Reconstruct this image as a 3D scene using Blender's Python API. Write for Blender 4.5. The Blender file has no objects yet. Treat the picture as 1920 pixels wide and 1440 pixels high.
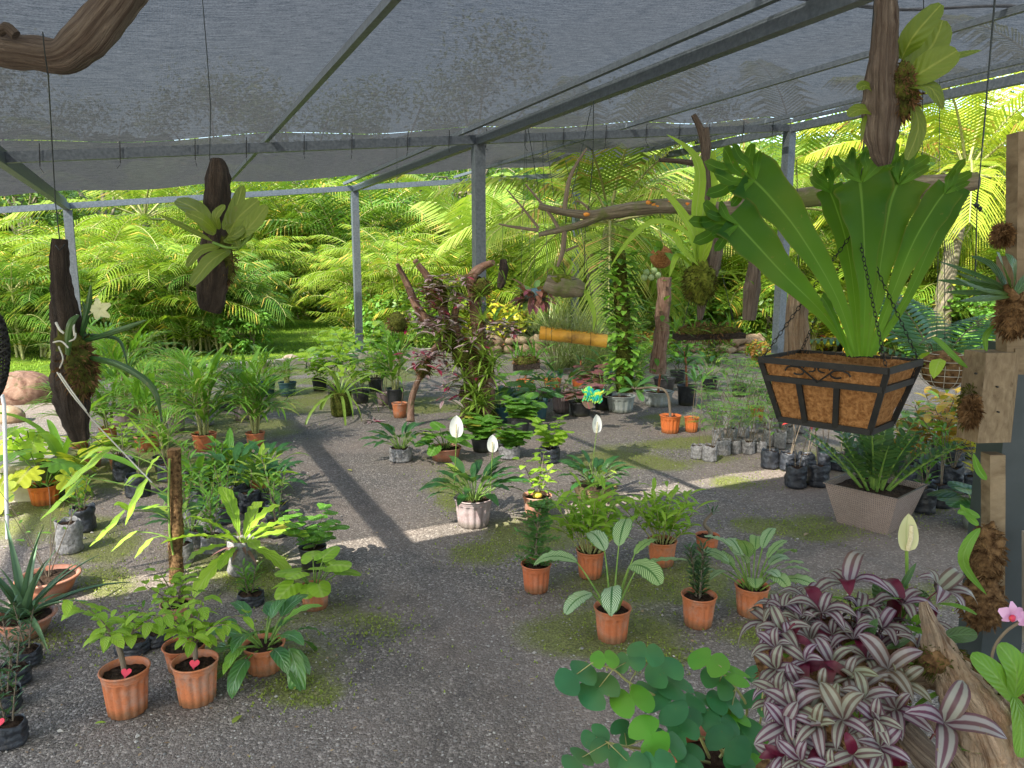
import bpy, math, random
from math import sin, cos, pi, radians, sqrt, atan2
from mathutils import Vector, Matrix, noise
random.seed(7)
R = random.Random(11)
scene = bpy.context.scene
COL = scene.collection

# ------------------------------------------------------------------ camera, sky, sun, exposure
PITCH = radians(8.9); CH = 1.7; F = 1400.0
cam_d = bpy.data.cameras.new('camera'); cam = bpy.data.objects.new('camera', cam_d); COL.objects.link(cam)
cam.location = (0, 0, CH); cam.rotation_euler = (pi/2 - PITCH, 0, 0)
cam_d.sensor_width = 36; cam_d.lens = F/1920*36; cam_d.clip_start = 0.05; cam_d.clip_end = 500
scene.camera = cam
LIGHT = Vector((.62, .80, -1.0)).normalized()
w = bpy.data.worlds.new('World'); scene.world = w; w.use_nodes = True
nt = w.node_tree; nt.nodes.clear()
sky = nt.nodes.new('ShaderNodeTexSky'); sky.sky_type = 'NISHITA'; sky.sun_disc = False
sky.sun_elevation = math.asin(-LIGHT.z); sky.sun_rotation = atan2(-LIGHT.x, -LIGHT.y)
sky.air_density = 1.2; sky.dust_density = 1.5
bg = nt.nodes.new('ShaderNodeBackground'); bg.inputs[1].default_value = 0.15
wo = nt.nodes.new('ShaderNodeOutputWorld'); nt.links.new(sky.outputs[0], bg.inputs[0]); nt.links.new(bg.outputs[0], wo.inputs[0])
sd = bpy.data.lights.new('sun', 'SUN'); sd.energy = 3.8; sd.angle = radians(.5); sd.color = (1, .95, .86)
sun = bpy.data.objects.new('sun', sd); COL.objects.link(sun); sun.location = (-6, -8, 12)
sun.rotation_euler = LIGHT.to_track_quat('-Z', 'Y').to_euler()
scene.view_settings.view_transform = 'Standard'; scene.view_settings.look = 'None'
scene.view_settings.exposure = 1.8; scene.view_settings.gamma = 1
scene.cycles.max_bounces = 6; scene.cycles.transparent_max_bounces = 12; scene.cycles.transmission_bounces = 4

# ------------------------------------------------------------------ picture <-> place
SP, CP = sin(PITCH), cos(PITCH)
def ray(px, py):
    v = py - 720.0
    return px - 960.0, F*CP - v*SP, -(F*SP + v*CP)
def G(px, py, z=0.0):
    x, y, d = ray(px, py); k = (z - CH)/d
    return Vector((x*k, y*k, z))
def W(px, py, Y):
    x, y, d = ray(px, py); k = Y/y
    return Vector((x*k, Y, CH + d*k))
def mpp(py, Y):
    return Y/ray(960, py)[1]
V = Vector
def rnd(a, b): return R.uniform(a, b)

# ------------------------------------------------------------------ mesh builder
class MB:
    def __init__(s): s.v = []; s.f = []; s.uv = []; s.mi = []; s.m = 0
    def grid(s, rows, uvs, close=False):
        b = len(s.v); n = len(rows[0])
        for r in rows: s.v.extend([tuple(p) for p in r])
        for i in range(len(rows)-1):
            for j in range(n - (0 if close else 1)):
                j2 = (j+1) % n
                s.f.append((b+i*n+j, b+i*n+j2, b+(i+1)*n+j2, b+(i+1)*n+j))
                a = uvs[i]; c = uvs[i+1]
                s.uv.append((a[j], a[j+1], c[j+1], c[j])); s.mi.append(s.m)
    def poly(s, pts, uv=None):
        b = len(s.v); s.v.extend([tuple(p) for p in pts]); s.f.append(tuple(range(b, b+len(pts))))
        s.uv.append(tuple(uv) if uv else tuple((.5, .5) for _ in pts)); s.mi.append(s.m)
    def build(s, name, mats, parent=None, world=True, smooth=True):
        me = bpy.data.meshes.new(name)
        off = parent.location if (parent is not None and world) else V((0, 0, 0))
        ox, oy, oz = off
        me.from_pydata([(x-ox, y-oy, z-oz) for x, y, z in s.v], [], s.f)
        ul = me.uv_layers.new(name='UVMap')
        flat = []
        for q in s.uv:
            for a in q: flat.extend((a[0], a[1]))
        ul.data.foreach_set('uv', flat)
        if not isinstance(mats, (list, tuple)): mats = [mats]
        for m in mats: me.materials.append(m)
        me.polygons.foreach_set('material_index', s.mi)
        me.polygons.foreach_set('use_smooth', [smooth]*len(s.f))
        o = bpy.data.objects.new(name, me); COL.objects.link(o)
        if parent is not None: o.parent = parent
        return o

def build_each(mb, name, mats, parent, smooth=True, cuts=None):
    """one part per separate piece (or per recorded cut)"""
    if cuts:
        ed = list(cuts) + [len(mb.f)]; groups = [list(range(ed[i], ed[i+1])) for i in range(len(cuts))]
    else:
        par = list(range(len(mb.v)))
        def find(a):
            while par[a] != a: par[a] = par[par[a]]; a = par[a]
            return a
        for f in mb.f:
            r = find(f[0])
            for k in f[1:]: par[find(k)] = r
        g = {}
        for i, f in enumerate(mb.f): g.setdefault(find(f[0]), []).append(i)
        groups = list(g.values())
    for fs in groups:
        q = MB(); mp = {}
        for i in fs:
            idx = []
            for k in mb.f[i]:
                if k not in mp: mp[k] = len(q.v); q.v.append(mb.v[k])
                idx.append(mp[k])
            q.f.append(tuple(idx)); q.uv.append(mb.uv[i]); q.mi.append(mb.mi[i])
        q.build(name, mats, parent, True, smooth)

def empty(name, loc, label, cat, group=None, rz=0, kind=None):
    o = bpy.data.objects.new(name, None); COL.objects.link(o); o.location = loc; o.rotation_euler[2] = rz
    o.empty_display_size = .1
    tag(o, label, cat, group, kind); return o
def tag(o, label, cat, group=None, kind=None):
    if label: o['label'] = label
    if cat: o['category'] = cat
    if group: o['group'] = group
    if kind: o['kind'] = kind
    return o
def children(o): return [c for c in o.children]
def copy_tree(o, parent=None):
    c = o.copy(); COL.objects.link(c); c.parent = parent
    for ch in KIDS.get(o.name, []) or children(o): copy_tree(ch, c)
    return c
KIDS = {}

def frame(t, hint=V((0, 0, 1))):
    t = t.normalized(); s = t.cross(hint)
    if s.length < 1e-3: s = t.cross(V((1, 0, 0)))
    s.normalize(); return s, s.cross(t).normalized()

def tube(mb, pts, rad, seg=8, rough=0, rs=6.0, cap=True, oval=1.0, seed=0):
    n = len(pts); pts = [V(p) for p in pts]
    if not hasattr(rad, '__len__'): rad = [rad]*n
    rows = []; uvs = []; L = 0; hint = V((0.13, 0.21, 1)); t0 = (pts[-1]-pts[0])
    if abs(t0.normalized().z) > .85: hint = V((0.1, 1, 0.05))
    for i, p in enumerate(pts):
        t = (pts[min(i+1, n-1)] - pts[max(i-1, 0)])
        if t.length < 1e-9: t = V((0, 0, 1))
        s, u = frame(t, hint)
        if i: L += (p-pts[i-1]).length
        row = []
        for k in range(seg):
            a = 2*pi*k/seg; r = rad[i]
            d = s*cos(a) + u*sin(a)*oval
            if rough:
                q = p + d*r
                r *= 1 + rough*(noise.noise(V((d.x*1.7, d.y*1.7, d.z*1.7+seed)) + p*rs*.35) + .5*noise.noise(q*rs*3+V((seed, 0, 0))))
            row.append(p + d*r)
        rows.append(row); uvs.append([(k/seg, L) for k in range(seg+1)])
    mb.grid(rows, uvs, close=True)
    if cap:
        for r, p, fl in ((rows[0], pts[0], 1), (rows[-1], pts[-1], 0)):
            q = r[::-1] if fl else r
            mb.poly(q, [(.5+.1*cos(k), .5+.1*sin(k)) for k in range(len(q))])

def curve(cp, n):
    """Catmull-Rom through the control points"""
    cp = [V(p) for p in cp]
    if len(cp) == 2: return [cp[0].lerp(cp[1], i/(n-1)) for i in range(n)]
    out = []; m = len(cp)-1
    for i in range(n):
        t = i/(n-1)*m; k = min(int(t), m-1); t -= k
        p0 = cp[max(k-1, 0)]; p1 = cp[k]; p2 = cp[k+1]; p3 = cp[min(k+2, m)]
        out.append(.5*((2*p1) + (p2-p0)*t + (2*p0-5*p1+4*p2-p3)*t*t + (3*p1-p0-3*p2+p3)*t**3))
    return out
def lerps(vals, n):
    m = len(vals)-1; out = []
    for i in range(n):
        t = i/(n-1)*m; k = min(int(t), m-1); out.append(vals[k]*(1-(t-k)) + vals[k+1]*(t-k))
    return out

def prof(shape, t):
    if shape == 'lance': return 1.9*(max(t, 0)**.75)*((1-t)**.95) if t < 1 else 0
    if shape == 'oval': return sqrt(max(0, sin(pi*min(1, t*.97+.01))))*.98
    if shape == 'ovate': return 1.62*(max(t, .0)**.42)*((1-t)**.72) if t < 1 else 0
    if shape == 'obov': return 1.62*(max(t, .0)**.9)*((1-t)**.42) if t < 1 else 0
    if shape == 'strap': return min(1, .45+t*3)*(1-t**4)**.8
    if shape == 'grass': return (1-t)**.6
    if shape == 'spike': return (1-t*.97)
    if shape == 'lobe': return .35+.65*sin(pi*min(1, t*1.02))**.6
    return 1

def ribbon(mb, pts, width, hint=V((0, 0, 1)), shape='lance', fold=.25, across=2, wave=0, wf=5, twist=0):
    n = len(pts); rows = []; uvs = []
    for i, p in enumerate(pts):
        t = i/(n-1); tv = pts[min(i+1, n-1)] - pts[max(i-1, 0)]
        if tv.length < 1e-9: tv = V((0, 0, 1))
        s, u = frame(tv, hint)
        if twist:
            a = twist*t; s, u = s*cos(a)+u*sin(a), u*cos(a)-s*sin(a)
        hw = width*.5*max(prof(shape, t), .02)
        row = []; uv = []
        for j in range(across+1):
            x = j/across*2-1
            q = p + s*hw*x + u*hw*fold*abs(x)
            if wave and abs(x) > .3: q = q + u*wave*hw*sin(wf*t*6.28 + x*2.1)*abs(x)
            row.append(q); uv.append((t, j/across))
        rows.append(row); uvs.append(uv)
    mb.grid(rows, uvs)

def arc(p, az, el, L, bend, n, sway=0):
    """curved midrib that starts at elevation el and falls by bend radians"""
    pts = [V(p)]; q = V(p)
    for i in range(n):
        e = el - bend*((i+.5)/n)**1.15; a = az + sway*(i/n)
        q = q + V((cos(a)*cos(e), sin(a)*cos(e), sin(e)))*(L/n); pts.append(q)
    return pts

def polar_leaf(mb, base, tip, normal, rf, cup=.15, n=22, rings=3, seed=0):
    """blade drawn round its stalk: rf(angle) gives the outline, angle 0 at the tip"""
    base = V(base); d = V(tip)-base; L = d.length; d.normalize()
    normal = (V(normal) - d*V(normal).dot(d)).normalized(); s = d.cross(normal)
    rows = []; uvs = []
    for k in range(rings+1):
        row = []; uv = []
        for j in range(n+1):
            a = -pi + 2*pi*j/n; r = rf(a)*L*k/rings
            x, y = cos(a)*r, sin(a)*r
            z = -cup*(x*x*.6+y*y)/L + .03*L*sin(a*3+seed)*k/rings
            row.append(base + d*x + s*y + normal*z); uv.append((.5+cos(a)*rf(a)*k/rings*.5, .5+sin(a)*rf(a)*k/rings*.5))
        rows.append(row); uvs.append(uv)
    mb.grid(rows, uvs)
def rf_heart(a):
    b = abs(a); return max(.06, (.62+.38*cos(min(b, pi/2)*2*.5)**3 if b < pi/2 else .62)*(1 if b < 2.5 else 1-(b-2.5)/.64*.75))
def rf_round(a):
    b = abs(a); return .72 + .10*cos(2*b+pi) - (.55*max(0, 1-b/.2))*.6 - .5*max(0, (b-2.75)/.39)
def rf_two(a):            # two rounded lobes, notch at the tip
    b = abs(a); return 1.02*(1-.62*math.exp(-(b/.24)**2))*(1-.30*(b/pi)**2) - .5*max(0, (b-2.8)/.34)
def rf_split(a):
    b = abs(a); env = (1-.42*(b/pi)); return max(.08, env*(.55+.45*abs(cos(b*4.6))**.7)) if b < 2.95 else .1

def lathe(mb, prof_, seg=28, origin=V((0, 0, 0)), flute=None, sq=0, rough=0):
    rows = []; uvs = []
    for i, (r, z) in enumerate(prof_):
        row = []
        for k in range(seg):
            a = 2*pi*k/seg; rr = r
            if flute: rr *= flute(a, z, i)
            if rough: rr *= 1 + rough*noise.noise(V((cos(a)*2.2, sin(a)*2.2, z*14+origin.x*3)))
            row.append(V((cos(a)*rr, sin(a)*rr, z)) + origin)
        rows.append(row); uvs.append([(k/seg, z) for k in range(seg+1)])
    mb.grid(rows, uvs, close=True)

def boxp(mb, c, ax, ay, az):
    """box from centre and three half axes, with own corners so shading is crisp"""
    c = V(c); ax = V(ax); ay = V(ay); az = V(az)
    P = {}
    for i in (-1, 1):
        for j in (-1, 1):
            for k in (-1, 1): P[i, j, k] = c+ax*i+ay*j+az*k
    for q in (((-1, -1, -1), (-1, 1, -1), (1, 1, -1), (1, -1, -1)), ((-1, -1, 1), (1, -1, 1), (1, 1, 1), (-1, 1, 1)),
              ((-1, -1, -1), (1, -1, -1), (1, -1, 1), (-1, -1, 1)), ((1, -1, -1), (1, 1, -1), (1, 1, 1), (1, -1, 1)),
              ((1, 1, -1), (-1, 1, -1), (-1, 1, 1), (1, 1, 1)), ((-1, 1, -1), (-1, -1, -1), (-1, -1, 1), (-1, 1, 1))):
        mb.poly([P[i] for i in q], [(0, 0), (1, 0), (1, 1), (0, 1)])
def bar(mb, a, b, wx, h, up=V((0, 0, 1))):
    a = V(a); b = V(b); s, u = frame(b-a, up); boxp(mb, (a+b)/2, (b-a)/2, s*wx/2, u*h/2)

def fuzz(mb, c, r, n, L, wd=.0015, squash=(1, 1, 1), droop=.4, rr=R):
    for _ in range(n):
        z = rr.uniform(-1, 1); a = rr.uniform(0, 2*pi); q = sqrt(1-z*z)
        d = V((q*cos(a), q*sin(a), z)); p = V(c)+V((d.x*r*squash[0], d.y*r*squash[1], d.z*r*squash[2]))*rr.uniform(.8, 1)
        e = (d+V((rr.uniform(-.8, .8), rr.uniform(-.8, .8), rr.uniform(-.8, .8)-droop))).normalized()
        l = L*rr.uniform(.4, 1.2); s, u = frame(e)
        mb.poly([p-s*wd, p+s*wd, p+e*l*.6+u*l*.12, p+e*l-V((0, 0, droop*l*.4))], [(0, 0), (0, 1), (.6, .5), (1, .5)])
def blob(mb, c, r, squash=(1, 1, 1), rough=.25, nu=14, nv=9, fs=2.2, seed=0):
    rows = []; uvs = []
    for i in range(nv+1):
        ph = pi*i/nv; row = []
        for k in range(nu):
            a = 2*pi*k/nu; d = V((sin(ph)*cos(a), sin(ph)*sin(a), cos(ph)))
            rr = r*(1+rough*noise.noise(d*fs+V((seed, seed*.7, 0)))+rough*.4*noise.noise(d*fs*3+V((seed, 0, 0))))
            row.append(V(c)+V((d.x*rr*squash[0], d.y*rr*squash[1], d.z*rr*squash[2])))
        rows.append(row); uvs.append([(k/nu, i/nv) for k in range(nu+1)])
    mb.grid(rows, uvs, close=True)

# ------------------------------------------------------------------ materials
MATS = {}
class NT:
    def __init__(s, name):
        s.m = bpy.data.materials.new(name); s.m.use_nodes = True; s.t = s.m.node_tree; s.t.nodes.clear()
        s.out = s.t.nodes.new('ShaderNodeOutputMaterial')
    def n(s, typ, **k):
        o = s.t.nodes.new('ShaderNode'+typ)
        for a, b in k.items():
            if a.startswith('i_'):
                key = a[2:]; key = int(key) if key.isdigit() else key.replace('_', ' ')
                o.inputs[key].default_value = b
            else: setattr(o, a, b)
        return o
    def l(s, a, b): s.t.links.new(a, b)
    def mix(s, fac, a, b, mode='MIX'):
        o = s.t.nodes.new('ShaderNodeMix'); o.data_type = 'RGBA'; o.blend_type = mode
        for idx, x in ((0, fac), (6, a), (7, b)):
            if isinstance(x, (int, float)): o.inputs[idx].default_value = x
            elif isinstance(x, tuple): o.inputs[idx].default_value = (*x[:3], 1)
            else: s.l(x, o.inputs[idx])
        return o.outputs[2]
    def math(s, op, a, b=None, c=None):
        o = s.t.nodes.new('ShaderNodeMath'); o.operation = op
        for i, x in enumerate((a, b, c)):
            if x is None: continue
            if isinstance(x, (int, float)): o.inputs[i].default_value = x
            else: s.l(x, o.inputs[i])
        return o.outputs[0]
    def ramp(s, fac, stops):
        o = s.t.nodes.new('ShaderNodeValToRGB'); e = o.color_ramp.elements
        while len(e) < len(stops): e.new(.5)
        for i, (p, c) in enumerate(stops):
            e[i].position = p; e[i].color = (c, c, c, 1) if isinstance(c, (int, float)) else (*c, 1)
        s.l(fac, o.inputs[0]); return o.outputs[0]
    def noise(s, scale, detail=4, vec=None, rough=.55, dist=0):
        o = s.n('TexNoise'); o.inputs['Scale'].default_value = scale; o.inputs['Detail'].default_value = detail
        o.inputs['Roughness'].default_value = rough; o.inputs['Distortion'].default_value = dist
        if vec is not None: s.l(vec, o.inputs['Vector'])
        return o.outputs[0]
    def coord(s, which='Object', scale=None):
        o = s.n('TexCoord').outputs[which]
        if scale:
            m = s.n('Mapping'); m.inputs['Scale'].default_value = scale; s.l(o, m.inputs[0]); o = m.outputs[0]
        return o
    def bump(s, h, strength=.5, dist=.01):
        b = s.n('Bump'); b.inputs['Strength'].default_value = strength; b.inputs['Distance'].default_value = dist
        s.l(h, b.inputs['Height']); return b.outputs[0]
    def bsdf(s, col, rough=.6, normal=None, spec=.5, metal=0):
        b = s.n('BsdfPrincipled')
        if isinstance(col, tuple): b.inputs['Base Color'].default_value = (*col, 1)
        else: s.l(col, b.inputs['Base Color'])
        if isinstance(rough, (int, float)): b.inputs['Roughness'].default_value = rough
        else: s.l(rough, b.inputs['Roughness'])
        b.inputs['Specular IOR Level'].default_value = spec; b.inputs['Metallic'].default_value = metal
        if normal is not None: s.l(normal, b.inputs['Normal'])
        return b.outputs[0]
    def done(s, sh): s.l(sh, s.out.inputs[0]); return s.m

def leafmat(name, a, b, c=None, trans=.35, rough=.42, rib=None, ribw=.035, veins=0, pattern=None, old=None, oldp=.06, spec=.4):
    """a..b vary from leaf to leaf, c at the tip, rib = midrib colour, old = colour of the odd ageing leaf"""
    if name in MATS: return MATS[name]
    t = NT(name); uv = t.n('UVMap').outputs[0]; sx = t.n('SeparateXYZ'); t.l(uv, sx.inputs[0]); U, Vv = sx.outputs[0], sx.outputs[1]
    g = t.n('NewGeometry'); ri = g.outputs['Random Per Island']
    oi = t.n('ObjectInfo').outputs['Random']
    r2 = t.math('FRACT', t.math('ADD', ri, t.math('MULTIPLY', oi, .37)))
    col = t.mix(r2, a, b)
    nz = t.noise(9, 3, t.coord('Object'))
    if 'spathe' not in name: col = t.mix(t.ramp(nz, [(.35, 0), (.7, .45)]), col, tuple(min(1, x*1.45+.01) for x in b))
    cen = t.math('ABSOLUTE', t.math('SUBTRACT', Vv, .5))
    if c: col = t.mix(t.ramp(U, [(.55, 0), (1, .8)] if name != 'crested_frond' else [(.05, 0), (.6, .85), (1, 1)]), col, c)
    if pattern == 'zebra':      # two silver bands beside a purple rib and a purple edge
        band = t.ramp(cen, [(.08, 0), (.14, 1), (.33, 1), (.39, 0)])
        purple = t.mix(r2, (.085, .02, .055), (.085, .05, .045))
        silver = t.mix(r2, (.26, .235, .27), (.22, .26, .17))
        fine = t.n('TexWave', wave_type='BANDS', bands_direction='Y'); fine.inputs['Scale'].default_value = 26; fine.inputs['Distortion'].default_value = .6; t.l(uv, fine.inputs[0])
        silver = t.mix(t.math('MULTIPLY', fine.outputs[1], .35), silver, (.16, .1, .13))
        col = t.mix(band, purple, silver)
        fr = t.math('GREATER_THAN', r2, .92); col = t.mix(fr, col, (.09, .003, .02))
    if pattern == 'calathea':   # dark feathered stripes on pale green
        k = t.math('SUBTRACT', t.math('MULTIPLY', U, 15.0), t.math('MULTIPLY', cen, 9.0))
        s_ = t.math('FRACT', k); m = t.ramp(s_, [(.0, 1), (.25, 1), (.42, 0), (.88, 0), (1, 1)])
        edge = t.ramp(cen, [(.03, 1), (.07, 0), (.44, 0), (.49, 1)])
        m2 = t.math('MAXIMUM', m, edge)
        pale = t.mix(r2, (.50, .62, .42), (.36, .50, .16)); dark = t.mix(r2, (.03, .12, .035), (.06, .17, .03))
        col = t.mix(m2, pale, dark)
    if rib:
        m = t.ramp(cen, [(ribw*.5, 1), (ribw*1.6, 0)]); col = t.mix(t.math('MULTIPLY', m, .8), col, rib)
    if old:
        m = t.math('GREATER_THAN', ri, 1-oldp); col = t.mix(m, col, old)
    sp = t.noise(48, 4, t.coord('Object'), .75); col = t.mix(t.ramp(sp, [(.655, 0), (.70, .65)]), col, (.20, .15, .045)) if 'spathe' not in name else col
    sp2 = t.noise(5, 2, t.coord('Object'), .5); col = t.mix(t.ramp(sp2, [(.5, 0), (.75, .3)]), col, (.22, .28, .04)) if 'spathe' not in name and 'petal' not in name else col
    if name == 'crested_frond': col = t.mix(t.ramp(cen, [(.45, 0), (.5, .55)]), col, (.16, .15, .03))
    nrm = None
    if veins:
        k = t.math('SUBTRACT', t.math('MULTIPLY', U, veins*1.0), t.math('MULTIPLY', cen, veins*.7))
        h = t.math('SINE', t.math('MULTIPLY', k, 6.283)); nrm = t.bump(h, .35, .003)
    sh = t.bsdf(col, rough, nrm, spec)
    tr = t.n('BsdfTranslucent'); tc = t.mix(1.0, col, (1.0, 1.0, .45), 'MULTIPLY'); tc = t.mix(.35, tc, (.35, .55, .04))
    if pattern == 'zebra': tc = col
    t.l(tc, tr.inputs[0])
    mx = t.n('MixShader'); mx.inputs[0].default_value = trans; t.l(sh, mx.inputs[1]); t.l(tr.outputs[0], mx.inputs[2])
    MATS[name] = t.done(mx.outputs[0]); return MATS[name]

def simple(name, c1, c2, scale=12, rough=.7, bump=.3, bdist=.004, spec=.3, detail=5, metal=0, coord='Object', sc=None, c3=None, c3lim=(.6, .75)):
    if name in MATS: return MATS[name]
    t = NT(name); co = t.coord(coord, sc); nz = t.noise(scale, detail, co)
    col = t.mix(t.ramp(nz, [(.35, 0), (.65, 1)]), c1, c2)
    if c3:
        n2 = t.noise(scale*.37, 5, co, .65); col = t.mix(t.ramp(n2, [(c3lim[0], 0), (c3lim[1], 1)]), col, c3)
    MATS[name] = t.done(t.bsdf(col, rough, t.bump(nz, bump, bdist), spec, metal)); return MATS[name]

def woodmat(name, dark, mid, light, rough=.85, grain=14, moss=None, mosslim=(.5, .62), bump=1.0, bd=.006):
    """grain that runs along the piece: UV u goes round it, v along it in metres"""
    if name in MATS: return MATS[name]
    t = NT(name); uv = t.n('UVMap').outputs[0]
    mp = t.n('Mapping'); mp.inputs['Scale'].default_value = (grain, 7, 1); t.l(uv, mp.inputs[0])
    n1 = t.noise(1.0, 6, mp.outputs[0], .65, .6); n2 = t.noise(22, 6, t.coord('Object'), .7)
    col = t.mix(t.ramp(n1, [(.32, 0), (.5, .5), (.68, 1)]), dark, light); col = t.mix(t.ramp(n2, [(.35, .6), (.65, 0)]), col, mid)
    h = t.math('ADD', n1, t.math('MULTIPLY', n2, .5))
    if moss:
        m = t.ramp(t.noise(7, 6, t.coord('Object'), .7), [(mosslim[0], 0), (mosslim[1], 1)]); col = t.mix(m, col, moss)
    MATS[name] = t.done(t.bsdf(col, rough, t.bump(h, bump, bd), .2)); return MATS[name]

def potmat(name, c1, c2, bloom, blim=(.48, .68), rough=.62):
    if name in MATS: return MATS[name]
    t = NT(name); co = t.coord('Object'); oi = t.n('ObjectInfo').outputs['Random']
    col = t.mix(oi, c1, c2)
    v = t.n('VectorMath', operation='ADD'); t.l(co, v.inputs[0]); cb = t.n('CombineXYZ'); t.l(t.math('MULTIPLY', oi, 9), cb.inputs[0]); t.l(cb.outputs[0], v.inputs[1])
    n1 = t.noise(13, 6, v.outputs[0], .7); col = t.mix(t.math('MULTIPLY', t.ramp(n1, [(blim[0], 0), (blim[1], .9)]), t.math('ADD', .35, oi)), col, bloom)
    n2 = t.noise(120, 4, v.outputs[0], .6); col = t.mix(t.ramp(n2, [(.5, 0), (.75, .35)]), col, tuple(x*.45 for x in c1))
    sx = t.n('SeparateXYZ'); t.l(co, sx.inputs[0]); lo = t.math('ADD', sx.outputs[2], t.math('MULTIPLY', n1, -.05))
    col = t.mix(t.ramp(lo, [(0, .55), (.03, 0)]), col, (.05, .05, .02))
    MATS[name] = t.done(t.bsdf(col, rough, t.bump(n2, .25, .002), .35)); return MATS[name]

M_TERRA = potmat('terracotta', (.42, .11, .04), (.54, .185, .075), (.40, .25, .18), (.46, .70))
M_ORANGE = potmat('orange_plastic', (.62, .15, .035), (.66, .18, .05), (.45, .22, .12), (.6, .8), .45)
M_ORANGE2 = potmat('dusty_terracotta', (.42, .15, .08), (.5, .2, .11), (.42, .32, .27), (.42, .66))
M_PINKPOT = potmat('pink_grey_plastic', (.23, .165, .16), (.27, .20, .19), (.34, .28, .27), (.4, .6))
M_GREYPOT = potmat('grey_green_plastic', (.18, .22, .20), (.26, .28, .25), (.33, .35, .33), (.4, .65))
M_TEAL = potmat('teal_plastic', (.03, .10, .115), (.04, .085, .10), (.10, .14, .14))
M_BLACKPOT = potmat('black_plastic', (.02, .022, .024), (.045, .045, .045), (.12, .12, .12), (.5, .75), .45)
M_BAGBLACK = simple('black_bag_plastic', (.012, .014, .018), (.04, .045, .055), 30, .38, .9, .012, .5, c3=(.13, .12, .11))
M_BAGGREY = simple('weathered_bag_plastic', (.14, .135, .13), (.30, .29, .28), 55, .6, .9, .008, .3, c3=(.42, .4, .38))
M_SOIL = simple('potting_soil', (.018, .012, .008), (.07, .045, .03), 70, .95, 1, .01, .1)
M_STEEL = simple('galvanised_steel', (.075, .09, .10), (.12, .14, .155), 40, .5, .1, .001, .5, metal=.25, c3=(.10, .11, .12))
M_STEELD = simple('dark_steel', (.035, .048, .052), (.05, .065, .07), 9, .42, .1, .002, .5, metal=.3, c3=(.12, .13, .13), c3lim=(.66, .8))
M_BLACKIRON = simple('black_iron', (.006, .007, .007), (.014, .014, .012), 40, .6, .2, .002)
M_WIRE = simple('dark_wire', (.01, .015, .014), (.02, .03, .03), 40, .5, .1)
M_COIR = simple('coir', (.17, .075, .025), (.33, .17, .065), 120, .95, 1, .006, .1, c3=(.13, .06, .02))
M_MOSS = simple('moss', (.03, .035, .008), (.10, .11, .02), 60, .95, 1, .01, .1, c3=(.07, .035, .015))
M_MOSSG = simple('green_moss', (.06, .085, .01), (.17, .20, .03), 60, .95, 1, .01, .1, c3=(.10, .055, .02))
M_ROOT = simple('root_fibre', (.05, .026, .012), (.20, .12, .055), 60, .95, .8, .006, .1)
M_DRIFT = woodmat('driftwood', (.05, .03, .02), (.12, .09, .07), (.26, .215, .165), grain=24, bd=.02)
M_DRIFTR = woodmat('red_driftwood', (.05, .022, .015), (.17, .085, .055), (.36, .24, .17), grain=22, moss=(.06, .06, .02), mosslim=(.56, .68))
M_DRIFTB = woodmat('gold_driftwood', (.11, .05, .022), (.42, .27, .16), (.64, .52, .38), grain=26, moss=(.22, .18, .13), mosslim=(.52, .7), bd=.03)
M_DARKW = woodmat('dark_bark', (.008, .006, .005), (.035, .026, .018), (.10, .075, .055), grain=16, bd=.03)
M_BARK = woodmat('mossy_bark', (.05, .04, .026), (.17, .14, .09), (.32, .28, .2), grain=16, moss=(.13, .15, .05), bd=.008)
M_TWIG = woodmat('twig_bark', (.07, .05, .035), (.16, .12, .08), (.30, .25, .18), grain=5, bd=.002)
M_GSTEM = simple('green_stem', (.10, .20, .03), (.20, .30, .06), 20, .5, .1)
M_PSTEM = simple('pale_cane', (.25, .24, .08), (.35, .36, .14), 20, .5, .1)
M_RSTEM = simple('red_sheath', (.30, .07, .03), (.22, .12, .05), 20, .5, .1)
M_BAMBOO = simple('yellow_bamboo', (.55, .27, .03), (.62, .36, .06), 8, .4, .1, c3=(.22, .12, .03), c3lim=(.5, .62))
M_STONE = simple('rough_stone', (.16, .12, .09), (.34, .28, .22), 9, .9, .8, .02, .2, c3=(.12, .12, .07))
M_STONE2 = simple('ochre_stone', (.26, .17, .10), (.40, .30, .20), 9, .9, .8, .02, .2, c3=(.11, .13, .05))
M_CONC = simple('old_concrete', (.30, .27, .22), (.42, .38, .30), 14, .95, .8, .01, .2, c3=(.14, .16, .06))
M_PLANK = woodmat('weathered_plank', (.10, .07, .04), (.20, .15, .09), (.28, .22, .14), grain=5, bd=.002)
M_REDTAG = simple('red_tag', (.62, .03, .06), (.66, .05, .09), 5, .5, .05)
M_GREENTAG = simple('green_tag', (.02, .5, .22), (.03, .55, .25), 5, .5, .05)
M_WHITE = leafmat('white_spathe', (.82, .83, .80), (.85, .85, .83), trans=.2)
M_CREAM = leafmat('cream_spathe', (.62, .62, .36), (.66, .66, .40), trans=.3, rib=(.5, .56, .28))
M_SPADIX = simple('spadix', (.62, .58, .38), (.5, .44, .26), 200, .8, .6, .002)
M_PINK = leafmat('pink_petal', (.62, .30, .58), (.70, .40, .66), trans=.3)
M_MAGENTA = simple('magenta_lip', (.5, .02, .10), (.6, .12, .05), 60, .5, .1)

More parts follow.
